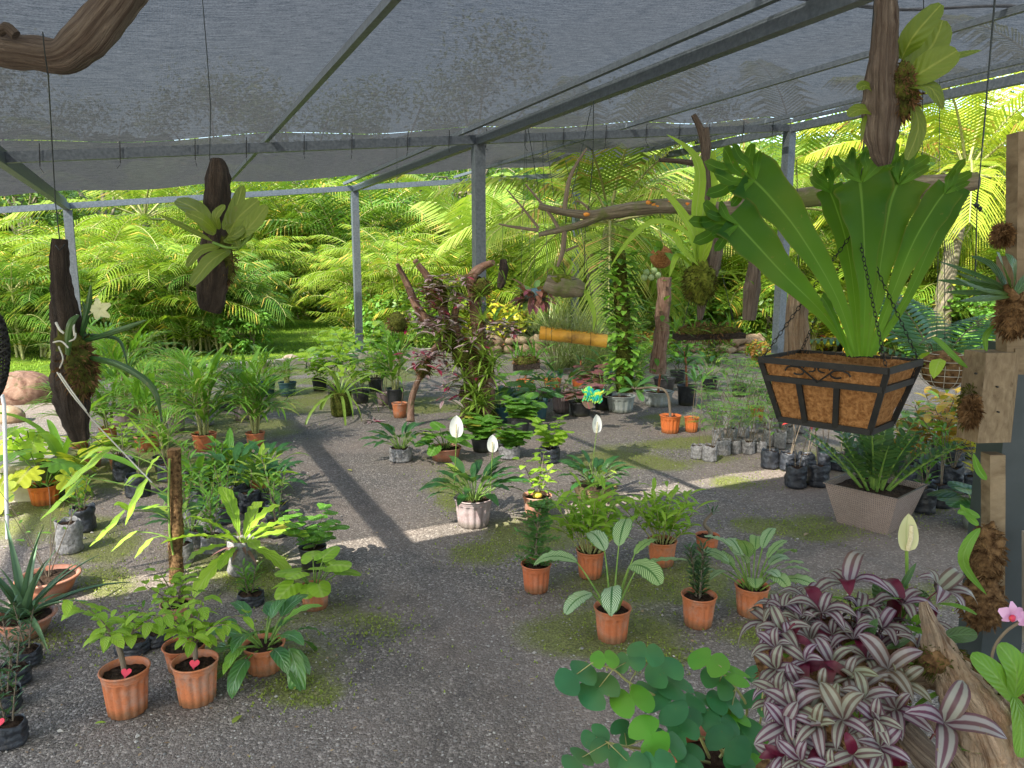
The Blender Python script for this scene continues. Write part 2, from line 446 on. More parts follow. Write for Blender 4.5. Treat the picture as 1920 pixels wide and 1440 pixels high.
LM = {
 'zebfar': leafmat('small_striped_leaf', (.30, .14, .20), (.42, .36, .34), trans=.2, rib=(.16, .03, .08), ribw=.12, old=(.25, .01, .06), oldp=.22),
 'areca': leafmat('areca_leaflet', (.045, .13, .01), (.20, .30, .022), c=(.30, .33, .045), trans=.34, rough=.55, spec=.2, old=(.5, .36, .06), oldp=.07),
 'areca2': leafmat('areca_leaflet_deep', (.025, .09, .012), (.09, .20, .02), c=(.16, .24, .04), trans=.3, rough=.55, spec=.2, old=(.42, .3, .06), oldp=.05),
 'coco': leafmat('coconut_leaflet', (.09, .20, .02), (.25, .34, .05), c=(.36, .36, .09), trans=.36, rough=.55, spec=.2, old=(.42, .30, .09), oldp=.06),
 'cocoy': leafmat('yellow_coconut_leaflet', (.15, .27, .02), (.36, .40, .035), c=(.48, .44, .06), trans=.36, rough=.55, spec=.2, old=(.34, .18, .05), oldp=.05),
 'tree': leafmat('tree_leaf', (.025, .07, .012), (.07, .15, .02), trans=.3, old=(.2, .3, .04), oldp=.1),
 'bush': leafmat('bush_leaf', (.04, .12, .012), (.14, .25, .022), trans=.38, old=(.4, .42, .05), oldp=.1),
 'lime': leafmat('lime_leaf', (.16, .34, .02), (.32, .50, .04), trans=.4, rib=(.4, .55, .12), veins=6),
 'mid': leafmat('mid_green_leaf', (.06, .19, .02), (.13, .30, .03), trans=.36, rib=(.22, .4, .1), veins=7, old=(.45, .4, .06), oldp=.03),
 'palmy': leafmat('young_palm_leaf', (.055, .18, .02), (.16, .34, .03), c=(.2, .4, .05), trans=.38, rib=(.2, .4, .08), veins=0, old=(.35, .4, .08), oldp=.03),
 'lily': leafmat('peace_lily_leaf', (.012, .065, .02), (.04, .13, .03), trans=.25, rough=.3, rib=(.06, .18, .05), veins=9, old=(.35, .48, .06), oldp=.04, spec=.5),
 'dark': leafmat('dark_glossy_leaf', (.01, .05, .015), (.035, .10, .025), trans=.2, rough=.3, rib=(.08, .18, .06), veins=7, spec=.5),
 'philo': leafmat('philodendron_leaf', (.03, .12, .035), (.08, .22, .05), trans=.28, rough=.28, rib=(.35, .5, .3), veins=6, ribw=.02, spec=.6, old=(.2, .4, .05), oldp=.12),
 'cal': leafmat('striped_leaf', (.3, .4, .2), (.3, .4, .2), trans=.25, pattern='calathea', rough=.4),
 'zebra': leafmat('zebra_leaf', (.1, .02, .04), (.1, .05, .05), trans=.15, pattern='zebra', rough=.4),
 'stag': leafmat('crested_frond', (.07, .22, .010), (.12, .28, .016), c=(.014, .085, .006), trans=.5, rough=.5, rib=(.16, .32, .05), ribw=.02, spec=.25),
 'olive': leafmat('olive_leaf', (.045, .10, .010), (.13, .18, .02), trans=.38, rough=.45, rib=(.28, .32, .07), veins=5),
 'aloe': leafmat('aloe_leaf', (.06, .13, .07), (.12, .21, .10), trans=.1, rough=.45),
 'two': leafmat('two_lobed_leaf', (.018, .12, .05), (.04, .19, .065), trans=.28, rough=.42, old=(.10, .34, .03), oldp=.22),
 'brom': leafmat('bromeliad_leaf', (.12, .24, .03), (.26, .38, .06), trans=.35, rough=.35, rib=(.4, .5, .12)),
 'dbrom': leafmat('red_bromeliad_leaf', (.10, .035, .04), (.25, .13, .13), trans=.25, rough=.4),
 'purple': leafmat('burgundy_leaf', (.09, .01, .03), (.25, .07, .09), trans=.25, rough=.35, old=(.10, .2, .05), oldp=.3),
 'pinkl': leafmat('pink_caladium_leaf', (.30, .10, .15), (.20, .14, .10), trans=.3, rough=.45, rib=(.5, .1, .15), old=(.12, .2, .05), oldp=.2),
 'croton': leafmat('croton_leaf', (.50, .09, .05), (.55, .42, .05), trans=.35, rough=.35, rib=(.6, .5, .1), old=(.2, .4, .04), oldp=.35),
 'croty': leafmat('yellow_croton_leaf', (.25, .36, .03), (.60, .55, .05), trans=.35, rough=.35, old=(.5, .1, .05), oldp=.08),
 'red': leafmat('red_ti_leaf', (.42, .01, .02), (.6, .04, .03), trans=.3, rough=.4),
 'vine': leafmat('vine_leaf', (.07, .22, .02), (.20, .38, .05), trans=.3, rough=.28, rib=(.3, .5, .15), spec=.6),
 'fine': leafmat('fine_leaf', (.05, .15, .03), (.10, .24, .05), trans=.3),
 'fern': leafmat('fern_leaflet', (.02, .09, .03), (.05, .16, .06), trans=.3),
 'grassy': leafmat('tuft_blade', (.12, .17, .05), (.28, .32, .14), trans=.3),
 'yellow': leafmat('yellow_split_leaf', (.30, .42, .03), (.52, .56, .04), trans=.4, rib=(.6, .6, .15), veins=7, old=(.12, .28, .03), oldp=.3),
 'dry': leafmat('dry_leaf', (.28, .19, .11), (.42, .30, .2), trans=.15, rough=.8),
 'lawn': leafmat('lawn_blade', (.09, .20, .012), (.25, .38, .03), trans=.3, rough=.8),
 'gmoss': leafmat('ground_moss_leaf', (.12, .17, .02), (.28, .34, .05), trans=.3, rough=.7),
}

# ------------------------------------------------------------------ setting: ground, lawn
S0 = V((-.36, 8.26, 0)); SV = V((.903, .43, 0)); DV = V((-.43, .903, 0))
def SD(s, d, z=0): return S0 + SV*s + DV*d + V((0, 0, z))
SLOPE = .1035
def roofz(s): return CH + 1.34 + SLOPE*s

MOSSP = [(600, 712, 160, 26), (560, 760, 80, 18), (430, 800, 120, 26), (700, 700, 120, 18), (250, 840, 120, 26), (1250, 850, 140, 22), (600, 1200, 130, 60), (700, 1180, 60, 30), (560, 1300, 80, 30), (1140, 1190, 160, 55), (1120, 1110, 120, 45), (1290, 1090, 70, 40), (1000, 1010, 90, 40), (900, 1040, 60, 25),
         (1180, 860, 120, 28), (1320, 840, 90, 22), (1260, 790, 60, 14), (1470, 985, 90, 20), (1560, 1000, 80, 18), (1400, 905, 60, 14), (840, 900, 60, 26), (860, 940, 40, 20),
         (560, 730, 90, 30), (690, 725, 90, 26), (600, 700, 120, 22), (430, 1050, 120, 40), (60, 980, 120, 45), (180, 1010, 80, 40), (240, 900, 90, 30), (330, 880, 120, 34), (520, 1100, 90, 30),
         (350, 750, 160, 30), (200, 1090, 60, 26), (100, 1200, 80, 30), (430, 1230, 90, 40), (1750, 960, 90, 26), (1420, 1190, 80, 22), (1500, 1130, 120, 26), (1700, 1120, 120, 26), (40, 860, 70, 22), (1230, 1240, 70, 20), (800, 760, 60, 16), (1650, 860, 160, 30)]
def moss_at(x, y):
    if y < .4: return 0
    fwd = y; k = (CH)/y
    # back to picture coordinates only to look the patch list up once, when the ground is laid
    d = -CH; yc = y*CP - d*SP; zc = y*SP + d*CP
    px = 960 + x/yc*F; py = 720 - zc/yc*F
    m = 0
    for a, b, c, e in MOSSP:
        q = ((px-a)/c)**2 + ((py-b)/e)**2
        if q < 2.2: m = max(m, 1-q/2.2)
    return min(1, m*1.3*(.55+.9*noise.noise(V((x*2.3, y*2.3, 0)))+.25))

def ground_material():
    t = NT('gravel_ground'); co = t.coord('Object')
    v = t.n('TexVoronoi', feature='F1'); v.inputs['Scale'].default_value = 88; t.l(co, v.inputs['Vector'])
    vc = t.n('SeparateColor'); t.l(v.outputs['Color'], vc.inputs[0])
    v2 = t.n('TexVoronoi', feature='F1'); v2.inputs['Scale'].default_value = 190; t.l(co, v2.inputs['Vector'])
    c2 = t.n('SeparateColor'); t.l(v2.outputs['Color'], c2.inputs[0])
    base = t.ramp(vc.outputs[0], [(0, (.066, .058, .050)), (.55, (.145, .130, .113)), (.86, (.25, .225, .195)), (.97, (.56, .50, .43))])
    fine = t.ramp(c2.outputs[0], [(0, (.06, .053, .046)), (.7, (.175, .155, .134)), (1, (.44, .39, .33))])
    col = t.mix(.5, base, fine)
    big = t.noise(.55, 5, co, .6); col = t.mix(t.ramp(big, [(.38, 0), (.62, .5)]), col, (.28, .215, .17))
    pn = t.noise(1.7, 6, co, .7); col = t.mix(t.ramp(pn, [(.56, 0), (.74, .5)]), col, (.035, .033, .032))
    ru = t.n('Attribute', attribute_name='rut'); col = t.mix(t.math('MULTIPLY', ru.outputs['Fac'], t.ramp(pn, [(.3, .25), (.6, .75)])), col, (.035, .031, .027))
    at = t.n('Attribute', attribute_name='moss'); mf = t.noise(38, 5, co, .75); mg = t.noise(6, 4, co, .6)
    mm = t.math('ADD', t.math('MULTIPLY', at.outputs['Fac'], .76), t.math('ADD', t.math('MULTIPLY', mf, .42), t.math('MULTIPLY', mg, .25)))
    mm = t.ramp(mm, [(.66, 0), (.98, .8)])
    mcol = t.mix(t.ramp(t.noise(90, 3, co), [(.35, 0), (.65, 1)]), (.085, .095, .02), (.22, .25, .05)); col = t.mix(mm, col, mcol)
    at2 = t.n('Attribute', attribute_name='pale'); pm = t.ramp(t.math('ADD', at2.outputs['Fac'], t.math('MULTIPLY', pn, .5)), [(.6, 0), (1.0, .5)])
    col = t.mix(pm, col, t.mix(t.noise(40, 4, co), (.24, .21, .17), (.38, .34, .29)))
    h = t.math('SUBTRACT', t.math('MULTIPLY', mm, .5), t.math('ADD', v.outputs[0], t.math('MULTIPLY', v2.outputs[0], .5)))
    return t.done(t.bsdf(col, .82, t.bump(h, .8, .007), .3))
def make_ground():
    me = bpy.data.meshes.new('ground'); xs = []; ys = []
    x = -9.0
    while x <= 9.01: xs.append(x); x += .09
    xs = [-150, -60, -30, -18, -12] + xs + [12, 18, 30, 60, 150]
    y = 1.2
    while y <= 16: ys.append(y); y += .06 + .012*y*.4
    ys = [-20, -6, -1, .6] + ys + [18, 22, 30, 50, 100, 260]
    vs = []; ms = []; pl = []; ru = []
    RUT = [curve([G(*q) for q in c], 40) for c in (((690, 1120), (745, 1220), (800, 1300), (850, 1440)), ((760, 1120), (830, 1200), (900, 1290), (960, 1440)), ((640, 1050), (668, 1150), (690, 1270)), ((560, 800), (640, 880), (700, 960)))]
    for yy in ys:
        for xx in xs:
            z = .02*noise.noise(V((xx*.5, yy*.5, 0))) + .008*noise.noise(V((xx*2.5, yy*2.5, 3))) if abs(xx) < 10 and 0 < yy < 17 else 0
            vs.append((xx, yy, z)); ms.append(moss_at(xx, yy) if abs(xx) < 9.5 and yy < 17 else 0)
            rel = V((xx, yy, 0)) - S0; s_ = rel.dot(SV); d_ = rel.dot(DV)
            rd = min(((xx-q.x)**2+(yy-q.y)**2) for c in RUT for q in c) if abs(xx+.5) < 2.5 and 1.9 < yy < 8 else 9; ru.append(math.exp(-rd/.006)*(.6+.5*noise.noise(V((xx*5, yy*5, 0)))))
            pl.append(max(0, min(1, (-s_-4.2)/1.4)) if 2 < yy < 14 else 0)
    n = len(xs); fs = [(j*n+i, j*n+i+1, (j+1)*n+i+1, (j+1)*n+i) for j in range(len(ys)-1) for i in range(n-1)]
    me.from_pydata(vs, [], fs); me.materials.append(ground_material())
    for nm, dat in (('moss', ms), ('pale', pl), ('rut', ru)):
        a = me.attributes.new(nm, 'FLOAT', 'POINT'); a.data.foreach_set('value', dat)
    me.polygons.foreach_set('use_smooth', [True]*len(fs))
    o = bpy.data.objects.new('ground', me); COL.objects.link(o); o['kind'] = 'structure'
make_ground()

def lawn_material():
    t = NT('lawn_grass'); co = t.coord('Object'); n1 = t.noise(1.1, 5, co, .6); n2 = t.noise(45, 5, co, .75)
    col = t.mix(t.ramp(n1, [(.35, 0), (.65, 1)]), (.10, .20, .015), (.26, .38, .03)); col = t.mix(t.ramp(n2, [(.4, .7), (.65, 0)]), col, (.04, .085, .01))
    col = t.mix(t.ramp(t.noise(.7, 5, co, .7), [(.6, 0), (.7, .6)]), col, (.22, .17, .10))
    return t.done(t.bsdf(col, .9, t.bump(n2, 1, .04), .1))
M_LAWN = lawn_material()
mb = MB()
LAWN_L = [SD(-16, 4.1), SD(-9, 4.3), SD(-2, 5.9), SD(4.2, 6.2), SD(8, 5.2), SD(16, 3.5)]
rows = [[p.copy() for p in curve(LAWN_L, 40)]]
for k in (3, 8, 20, 60, 150): rows.append([p + DV*k for p in rows[0]])
for r in rows:
    for p in r: p.z = .03
mb.grid(rows, [[(i/39, k) for i in range(40)] for k in range(6)])
o = mb.build('lawn', M_LAWN); o['kind'] = 'structure'

def tufts(name, label, spots, n, L, mat, wd, rr):
    mb = MB()
    for _ in range(n):
        p = spots(rr)
        if p is None: continue
        for k in range(3):
            a = rr.uniform(0, 6.28); l = L*rr.uniform(.5, 1.3); e = V((cos(a)*.7, sin(a)*.7, .8)).normalized(); s = V((-sin(a), cos(a), 0))
            mb.poly([p-s*wd, p+s*wd, p+e*l], [(0, 0), (0, 1), (1, .5)])
    o = mb.build(name, mat); o['kind'] = 'stuff'; o['category'] = 'ground cover'; o['label'] = label; return o
def spot_lawn(rr):
    s = rr.uniform(-14, 14); d = 4.5 + 22*rr.random()**1.6
    if s > -9 and d < 6.2: return None
    p = SD(s, d); p.z = .03; return p
tufts('grass', 'bright green lawn grass behind the shade house', spot_lawn, 26000, .07, LM['lawn'], .008, random.Random(3))
def spot_moss(rr):
    a, b, c, e = MOSSP[rr.randrange(len(MOSSP))]
    q = G(a + rr.gauss(0, .75)*c, b + rr.gauss(0, .75)*e)
    if q.y > 14: return None
    q.z = .004 + .02*noise.noise(V((q.x*.5, q.y*.5, 0))); return q
tufts('moss', 'low yellow green moss and weeds in patches on the gravel', spot_moss, 9000, .011, LM['gmoss'], .004, random.Random(4))

# leaf litter, uncountable
mb = MB(); rr = random.Random(18)
for _ in range(900):
    px = rr.uniform(-60, 1980); py = rr.uniform(740, 1460)
    q = G(px, py); q.z = .02*noise.noise(V((q.x*.5, q.y*.5, 0))) + .012; a = rr.uniform(0, 6.28); l = rr.uniform(.008, .03)*(.4+.6*rr.random()); d = V((cos(a), sin(a), rr.uniform(-.1, .3))); s = V((-sin(a), cos(a), rr.uniform(-.4, .4)))*l*.25
    mb.poly([q-d*l*.5, q+s, q+d*l*.5, q-s], [(0, .5), (.5, 0), (1, .5), (.5, 1)])
o = mb.build('leaf_litter', leafmat('litter', (.16, .09, .05), (.34, .24, .14), trans=.1, rough=.8, old=(.3, .36, .05), oldp=.1), smooth=False); o['kind'] = 'stuff'; o['category'] = 'leaf litter'; o['label'] = 'small dry leaf scraps scattered over the gravel'

# loose pale stones in the gravel, uncountable
mb = MB(); rr = random.Random(8)
for _ in range(5200):
    px = rr.uniform(-60, 1980); py = rr.uniform(760, 1460) if rr.random() < .6 else rr.uniform(1000, 1460)
    p = G(px, py); r = rr.uniform(.002, .0055)*(1 if rr.random() < .97 else 2)
    p.z = .02*noise.noise(V((p.x*.5, p.y*.5, 0)))+.008*noise.noise(V((p.x*2.5, p.y*2.5, 3))) + r*.3
    a = rr.uniform(0, 3); ax = V((cos(a), sin(a), 0))*r*1.4; ay = V((-sin(a), cos(a), 0))*r; up = V((0, 0, r*.8))
    mb.poly([p-ax, p-ay, p+up]); mb.poly([p-ay, p+ax, p+up]); mb.poly([p+ax, p+ay, p+up]); mb.poly([p+ay, p-ax, p+up])
o = mb.build('loose_gravel', simple('pale_chips', (.10, .095, .09), (.46, .43, .38), 9, .8, .1, spec=.3), smooth=False); o['kind'] = 'stuff'; o['category'] = 'gravel'; o['label'] = 'pale chips lying loose over the dark gravel'

# ------------------------------------------------------------------ shade house
house = empty('shade_house', SD(0, 0), 'galvanised steel shade house frame roofed with grey knitted shade cloth', 'shade house')
Z3 = V((0, 0, 1))
def zat(s, d, dz=0): p = SD(s, d); p.z = roofz(s)+dz; return p
for s_, d_ in ((-4.3, 5.46), (0, 5.46), (4.4, 5.46), (0, 0), (4.42, 0), (-4.3, -5.5), (0.0, -9), (4.4, -5.6)):
    if (s_, d_) == (-4.3, -5.5): continue
    mb = MB(); p = SD(s_, d_); boxp(mb, p+V((0, 0, (roofz(s_)-.06)/2)), SV*.058, DV*.058, Z3*(roofz(s_)-.06)/2)
    mb.build('post', M_STEEL, house, smooth=False)
BW, BH = .075, .095
for s_ in (-4.3, 0, 4.42):
    mb = MB(); bar(mb, zat(s_, -10, -.012), zat(s_, 5.46-.05, -.012), BW, BH); mb.build('beam', M_STEEL, house, smooth=False)
for d_, a, b in ((5.46, -7.5, 4.9), (0, -7, 4.5), (-5.6, -7, 7)):
    mb = MB(); bar(mb, zat(a, d_, .0), zat(b, d_, .0), BW*.9, BH*.92); mb.build('beam', M_STEEL, house, smooth=False)
for s_ in (-6.3, -4.33, -2.15, -.14, 1.9, 4.05, 4.5):
    mb = MB(); bar(mb, zat(s_, -10, .095), zat(s_, 5.6 if s_ < 4.3 else 2, .095), .04, .045); mb.build('rafter', M_STEEL, house, smooth=False)
rr = random.Random(5)
s_ = -4.6
while s_ < 4.3:
    mb = MB(); bar(mb, zat(s_, -.045, -.09), zat(s_+.01, -.045, .1), .007, .004, DV); bar(mb, zat(s_, -.047, -.1), zat(s_+rr.uniform(-.03, .03), -.06, -.1-rr.uniform(.02, .05)), .004, .004, DV)
    mb.build('cable_tie', M_BLACKIRON, house, smooth=False); s_ += rr.uniform(.42, .62)

def cloth_material(name, trans, dens):
    t = NT(name); co = t.coord('Object')
    rot = t.n('Mapping'); rot.inputs['Rotation'].default_value = (0, 0, -atan2(SV.y, SV.x)); t.l(co, rot.inputs[0])
    st = t.n('Mapping'); st.inputs['Scale'].default_value = (9, 70, 1); t.l(rot.outputs[0], st.inputs[0])
    streak = t.noise(1.0, 4, st.outputs[0], .7)
    wv = t.n('TexWave', wave_type='BANDS', bands_direction='X'); wv.inputs['Scale'].default_value = 30; wv.inputs['Distortion'].default_value = 0; t.l(rot.outputs[0], wv.inputs[0])
    wz = t.n('TexWave', wave_type='BANDS', bands_direction='DIAGONAL'); wz.inputs['Scale'].default_value = 34; t.l(rot.outputs[0], wz.inputs[0])
    grain = t.noise(95, 3, co, .85)
    f = t.math('ADD', t.math('MULTIPLY', streak, .26), t.math('ADD', t.math('MULTIPLY', wv.outputs[1], .24), t.math('ADD', .12, t.math('MULTIPLY', grain, .72))))
    hole = t.ramp(f, [(.56, 0), (.86, 1)])
    tiny = t.noise(26, 6, t.coord('Object', (1, 1, 1)), .8); pin = t.ramp(tiny, [(.71, 0), (.735, 1)])
    g = t.n('NewGeometry'); dt = t.n('VectorMath', operation='DOT_PRODUCT'); t.l(g.outputs['Normal'], dt.inputs[0]); t.l(g.outputs['Incoming'], dt.inputs[1])
    thick = t.ramp(t.math('ABSOLUTE', dt.outputs['Value']), [(.08, .03), (.42, .11), (.66, 1)])     # knitted threads close up when crossed at a slant
    fac = t.math('MULTIPLY', t.math('MULTIPLY', hole, dens), thick); fac = t.math('ADD', fac, trans); fac = t.math('MAXIMUM', fac, t.math('MULTIPLY', pin, .5))
    col = t.mix(t.ramp(t.math('ADD', t.math('MULTIPLY', streak, .5), t.math('MULTIPLY', grain, .5)), [(.4, 0), (.62, 1)]), (.006, .006, .006), (.078, .077, .074))
    d = t.n('BsdfDiffuse'); t.l(col, d.inputs[0]); tr = t.n('BsdfTranslucent'); t.l(t.mix(.3, col, (.05, .055, .06)) if dens > .1 else t.mix(.2, (.36, .36, .35), col), tr.inputs[0])
    m1 = t.n('MixShader'); m1.inputs[0].default_value = .55; t.l(d.outputs[0], m1.inputs[1]); t.l(tr.outputs[0], m1.inputs[2])
    tp = t.n('BsdfTransparent'); m2 = t.n('MixShader'); t.l(fac, m2.inputs[0]); t.l(m1.outputs[0], m2.inputs[1]); t.l(tp.outputs[0], m2.inputs[2])
    return t.done(m2.outputs[0])
def cloth(s0, s1, d0, d1, mat, n=46, m=46, edge=0):
    mb = MB(); rows = []
    raf = [-6.3, -4.33, -2.15, -.14, 1.9, 4.05]
    for j in range(m+1):
        d = d0+(d1-d0)*j/m; row = []
        for i in range(n+1):
            s = s0+(s1-s0)*i/n
            g = min(abs(s-r) for r in raf)
            e = min(1, abs(d-0)/.7) if edge else 1
            sag = -.05*min(1, g/.9)*e + .012*noise.noise(V((s*.9, d*.9, 0)))
            p = zat(s, d, .145+sag)
            if j in (0, m): p += DV*.05*noise.noise(V((s*1.3, d, 2)))
            row.append(p)
        rows.append(row)
    mb.grid(rows, [[(i/n, j/m) for i in range(n+1)] for j in range(m+1)])
    return mb.build('shade_cloth', mat, house)
CL1 = cloth_material('shade_cloth', .015, .50); CL2 = cloth_material('double_shade_cloth', .0, .05)  # near cloth is out of view; its pale translucency is added fill light
cloth(-6.4, 4.5, 0.02, 4.6, CL1); cloth(-6.4, 4.5, -4.33, -.0, CL1); cloth(-7.0, 7.5, -11, -4.55, CL2)
hm = cloth(-.6, 4.5, -4.62, -4.28, CL1, 24, 3); hm.location.z = -.006
# cables hanging from the roof belong to the house
for a, b, Y in (((1113, 180), (1060, 420), 6.5), ((990, 240), (1022, 430), 7.5), ((1018, 250), (1018, 300), 7.5), ((1320, 240), (1322, 300), 7.0)):
    mb = MB(); tube(mb, curve([W(*a, Y), W((a[0]+b[0])/2, (a[1]+b[1])/2, Y), W(*b, Y)], 5), .003, 4); mb.build('tie_wire', M_WIRE, house)

# ------------------------------------------------------------------ background planting
def frond(mb, base, az, L, el, bend, nl, ll, lw, mbs=None, droop=.9, rr=R, rows_=2):
    n = 9; pts = arc(base, az, el, L, bend, n)
    for i in range(n): pass
    if mbs is not None: tube(mbs, pts, lerps([.012*L/1.5, .004*L/1.5], n+1), 4, cap=False)
    for k in range(nl):
        t = .16 + .84*(k+.5)/nl; x = t*n; i = min(int(x), n-1); p = pts[i].lerp(pts[i+1], x-i); tv = (pts[i+1]-pts[i]).normalized()
        s, u = frame(tv)
        l = ll*(.45+.75*sin(pi*min(1, t*.9+.12)))*rr.uniform(.85, 1.1)
        for sg in (-1, 1):
            d = (s*sg*.85 + tv*(.45+.5*t) + u*.28).normalized()
            p1 = p + d*l*.5 + V((0, 0, -droop*l*.10)); p2 = p + d*l*.95 + V((0, 0, -droop*l*.42))
            wv = tv*lw*.5
            mb.grid([[p-wv*.5, p+wv*.5], [p1-wv, p1+wv], [p2-wv*.12, p2+wv*.12]], [[(0, 0), (0, 1)], [(.5, 0), (.5, 1)], [(1, 0), (1, 1)]])

def areca_proto(h, nst, nf, seed, mat, L=1.7):
    rr = random.Random(seed); t = empty('areca_palm', (0, 0, -50), None, None); mf = MB(); ms = MB(); mr = MB()
    for k in range(nst):
        a = k*2.4+rr.random(); r = .1+.35*sqrt(rr.random()); lean = rr.uniform(.05, .3); hh = h*rr.uniform(.12, .58)
        b = V((cos(a)*r, sin(a)*r, 0)); tp = b + V((cos(a)*lean*hh*.6, sin(a)*lean*hh*.6, hh))
        tube(ms, [b, b.lerp(tp, .5)+V((.02, 0, 0)), tp], [.035, .03, .025], 6)
        if k < 4: frond(mf, b+V((0, 0, .1)), a*1.7, L*.9, 1.1, 1.1, 17, .58, .036, ms, 1.2, rr); frond(mf, b+V((0, 0, .1)), a*1.7+2.5, L, .9, 1.2, 17, .58, .036, ms, 1.2, rr)
        for j in range(nf):
            az = a + j*2.4 + rr.uniform(-.3, .3); el = 1.35 - .85*(j/nf) + rr.uniform(-.15, .15)
            frond(mf, tp, az, L*rr.uniform(.75, 1.15), el, rr.uniform(1.1, 1.75), 20, .60, .036, ms, 1.2, rr)
    KIDS[t.name] = [ms.build('trunk', M_PSTEM, t, False), mf.build('crown', mat, t, False)]
    return t
def coco_proto(h, nf, L, seed, mat, ll=.85, lean=.5, fallen=0):
    rr = random.Random(seed); t = empty('coconut_palm', (0, 0, -50), None, None); mf = MB(); ms = MB(); mt = MB()
    top = V((lean, 0, h)); tube(mt, curve([V((0, 0, 0)), V((lean*.3, 0, h*.5)), top], 12), lerps([.2, .13, .11], 12), 12, .12)
    for j in range(nf):
        frond(mf, top+V((0, 0, .1)), j*2.4+rr.uniform(-.2, .2), L*rr.uniform(.85, 1.1), 1.35-1.5*(j/nf)**1.1, rr.uniform(1.0, 1.5), 48, ll, .05, ms, 1.3, rr)
    KIDS[t.name] = [mt.build('trunk', M_BARK, t, False), ms.build('frond_stalk', M_PSTEM, t, False), mf.build('crown', mat, t, False)]
    return t
def tree_proto(h, r, seed, mat, n=5200, ls=.16, name='broadleaf_tree', low=.35):
    rr = random.Random(seed); t = empty(name, (0, 0, -50), None, None); ml = MB(); mt = MB()
    tube(mt, curve([V((0, 0, 0)), V((.1, .1, h*.3)), V((0, .1, h*.6))], 6), lerps([.2*h/8, .08*h/8], 6), 8, .2)
    cl = []
    for k in range(26):
        a = rr.uniform(0, 6.28); z = rr.uniform(low, 1); q = r*sqrt(max(.08, 1-((z-.62)/.45)**2))*rr.uniform(.4, 1)
        c = V((cos(a)*q, sin(a)*q, z*h)); cl.append((c, r*rr.uniform(.18, .42)))
        if k < 12: tube(mt, curve([V((0, 0, h*rr.uniform(.2, .5))), c*.6+V((0, 0, h*.22)), c], 5), lerps([.06*h/8, .015], 5), 5, cap=False)
    for _ in range(n):
        c, q = cl[rr.randrange(26)]; d = V((rr.gauss(0, 1), rr.gauss(0, 1), rr.gauss(0, .8))).normalized()
        p = c + d*q*rr.uniform(.5, 1.08); az = rr.uniform(0, 6.28); l = ls*rr.uniform(.6, 1.3)
        pts = arc(p, az, rr.uniform(-.7, .6), l, .5, 2); ribbon(ml, pts, l*.5, V((d.x, d.y, d.z+.7)), 'lobe', .1, 1)
    KIDS[t.name] = [mt.build('trunk', M_BARK, t, False), ml.build('crown', mat, t, False)]
    return t
def place(proto, x, y, rz, sc, label, cat, group=None, first=set(), z=0.0):
    if proto.name not in first:
        first.add(proto.name); o = proto; KIDSO = None
        o.location = (x, y, z)
    else:
        o = copy_tree(proto); o.location = (x, y, z)
    o.rotation_euler = (0, 0, rz); o.scale = (sc, sc, sc*1.0); o['label'] = label; o['category'] = cat
    if group: o['group'] = group
    return o
AP = [areca_proto(3.2, 8, 7, 1, LM['areca']), areca_proto(3.4, 7, 8, 2, LM['areca']), areca_proto(3.0, 8, 7, 3, LM['areca2']), areca_proto(2.4, 7, 6, 4, LM['areca'], 1.3)]
rr = random.Random(21)
gA = 'areca palms growing thickly behind the shade house'
def WX(px, Y): return (px-960)/1400*Y
for (px, Y, k, sc) in ((-40, 15.5, 0, 1.0), (70, 18, 1, 1.05), (190, 16.3, 0, .95), (290, 19, 1, 1.15), (390, 17, 2, .95), (470, 20.5, 0, 1.1), (700, 21, 1, 1.1), (770, 18, 0, 1.0), (640, 25, 0, 1.2),
                       (560, 26, 1, 1.2), (830, 22, 2, 1.1), (900, 19, 3, 1.1), (980, 23, 0, 1.2), (1050, 20, 3, 1), (1130, 24, 1, 1.1), (1210, 19, 2, 1.0), (1300, 22, 0, 1.15), (1400, 18, 2, 1.0), (1480, 21, 1, 1.1), (1590, 17, 0, 1.1),
                       (1700, 19, 1, 1.2), (1780, 16, 2, 1.0), (1880, 18, 0, 1.2), (1990, 16, 1, 1.1), (-150, 18, 1, 1.1), (-140, 22, 0, 1.2), (2100, 19, 0, 1.2)):
    place(AP[k], WX(px, Y), Y, rr.uniform(0, 6), sc*rr.uniform(.95, 1.08), 'areca palm clump with arching yellow green fronds on the lawn behind', 'palm', gA)
for (px, Y, k, sc) in ((-30, 14.2, 0, .85), (60, 13.9, 2, .8), (150, 14.4, 1, .85), (245, 14.2, 2, .8), (340, 14.6, 0, .85), (420, 14.9, 2, .8), (700, 16.5, 0, .8), (780, 15.6, 1, .75), (860, 17, 0, .9), (945, 16.6, 3, 1), (1035, 17, 1, .9), (1140, 17.5, 0, .9),
                       (1240, 17, 3, 1.1), (1340, 16.6, 1, .9), (1430, 16.5, 0, .85), (1530, 15.5, 3, 1.1), (1650, 15.4, 1, .85), (1760, 14.8, 0, .8), (1860, 14.2, 3, 1.1)):
    place(AP[k], WX(px, Y), Y, rr.uniform(0, 6), sc*rr.uniform(.95, 1.08), 'low areca palm clump at the front of the palm bank close behind the shade house', 'palm', 'areca palms at the front of the palm bank')
for i in range(46):
    px = -260 + i*54 + rr.uniform(-25, 25); Y = rr.uniform(25, 31)
    place(AP[i % 3], WX(px, Y), Y, rr.uniform(0, 6), rr.uniform(1.45, 1.95), 'tall areca palm clump in the far rows under the trees', 'palm', 'areca palms in the far rows')
CO = [coco_proto(2.6, 15, 3.6, 5, LM['coco']), coco_proto(3.0, 17, 3.4, 6, LM['cocoy'], .8), coco_proto(1.2, 12, 3.2, 9, LM['coco'], .8)]
place(CO[0], WX(1120, 16), 16, 2.2, 1.0, 'coconut palm with a pale trunk and long hanging fronds behind the centre right posts', 'palm', 'coconut palms')
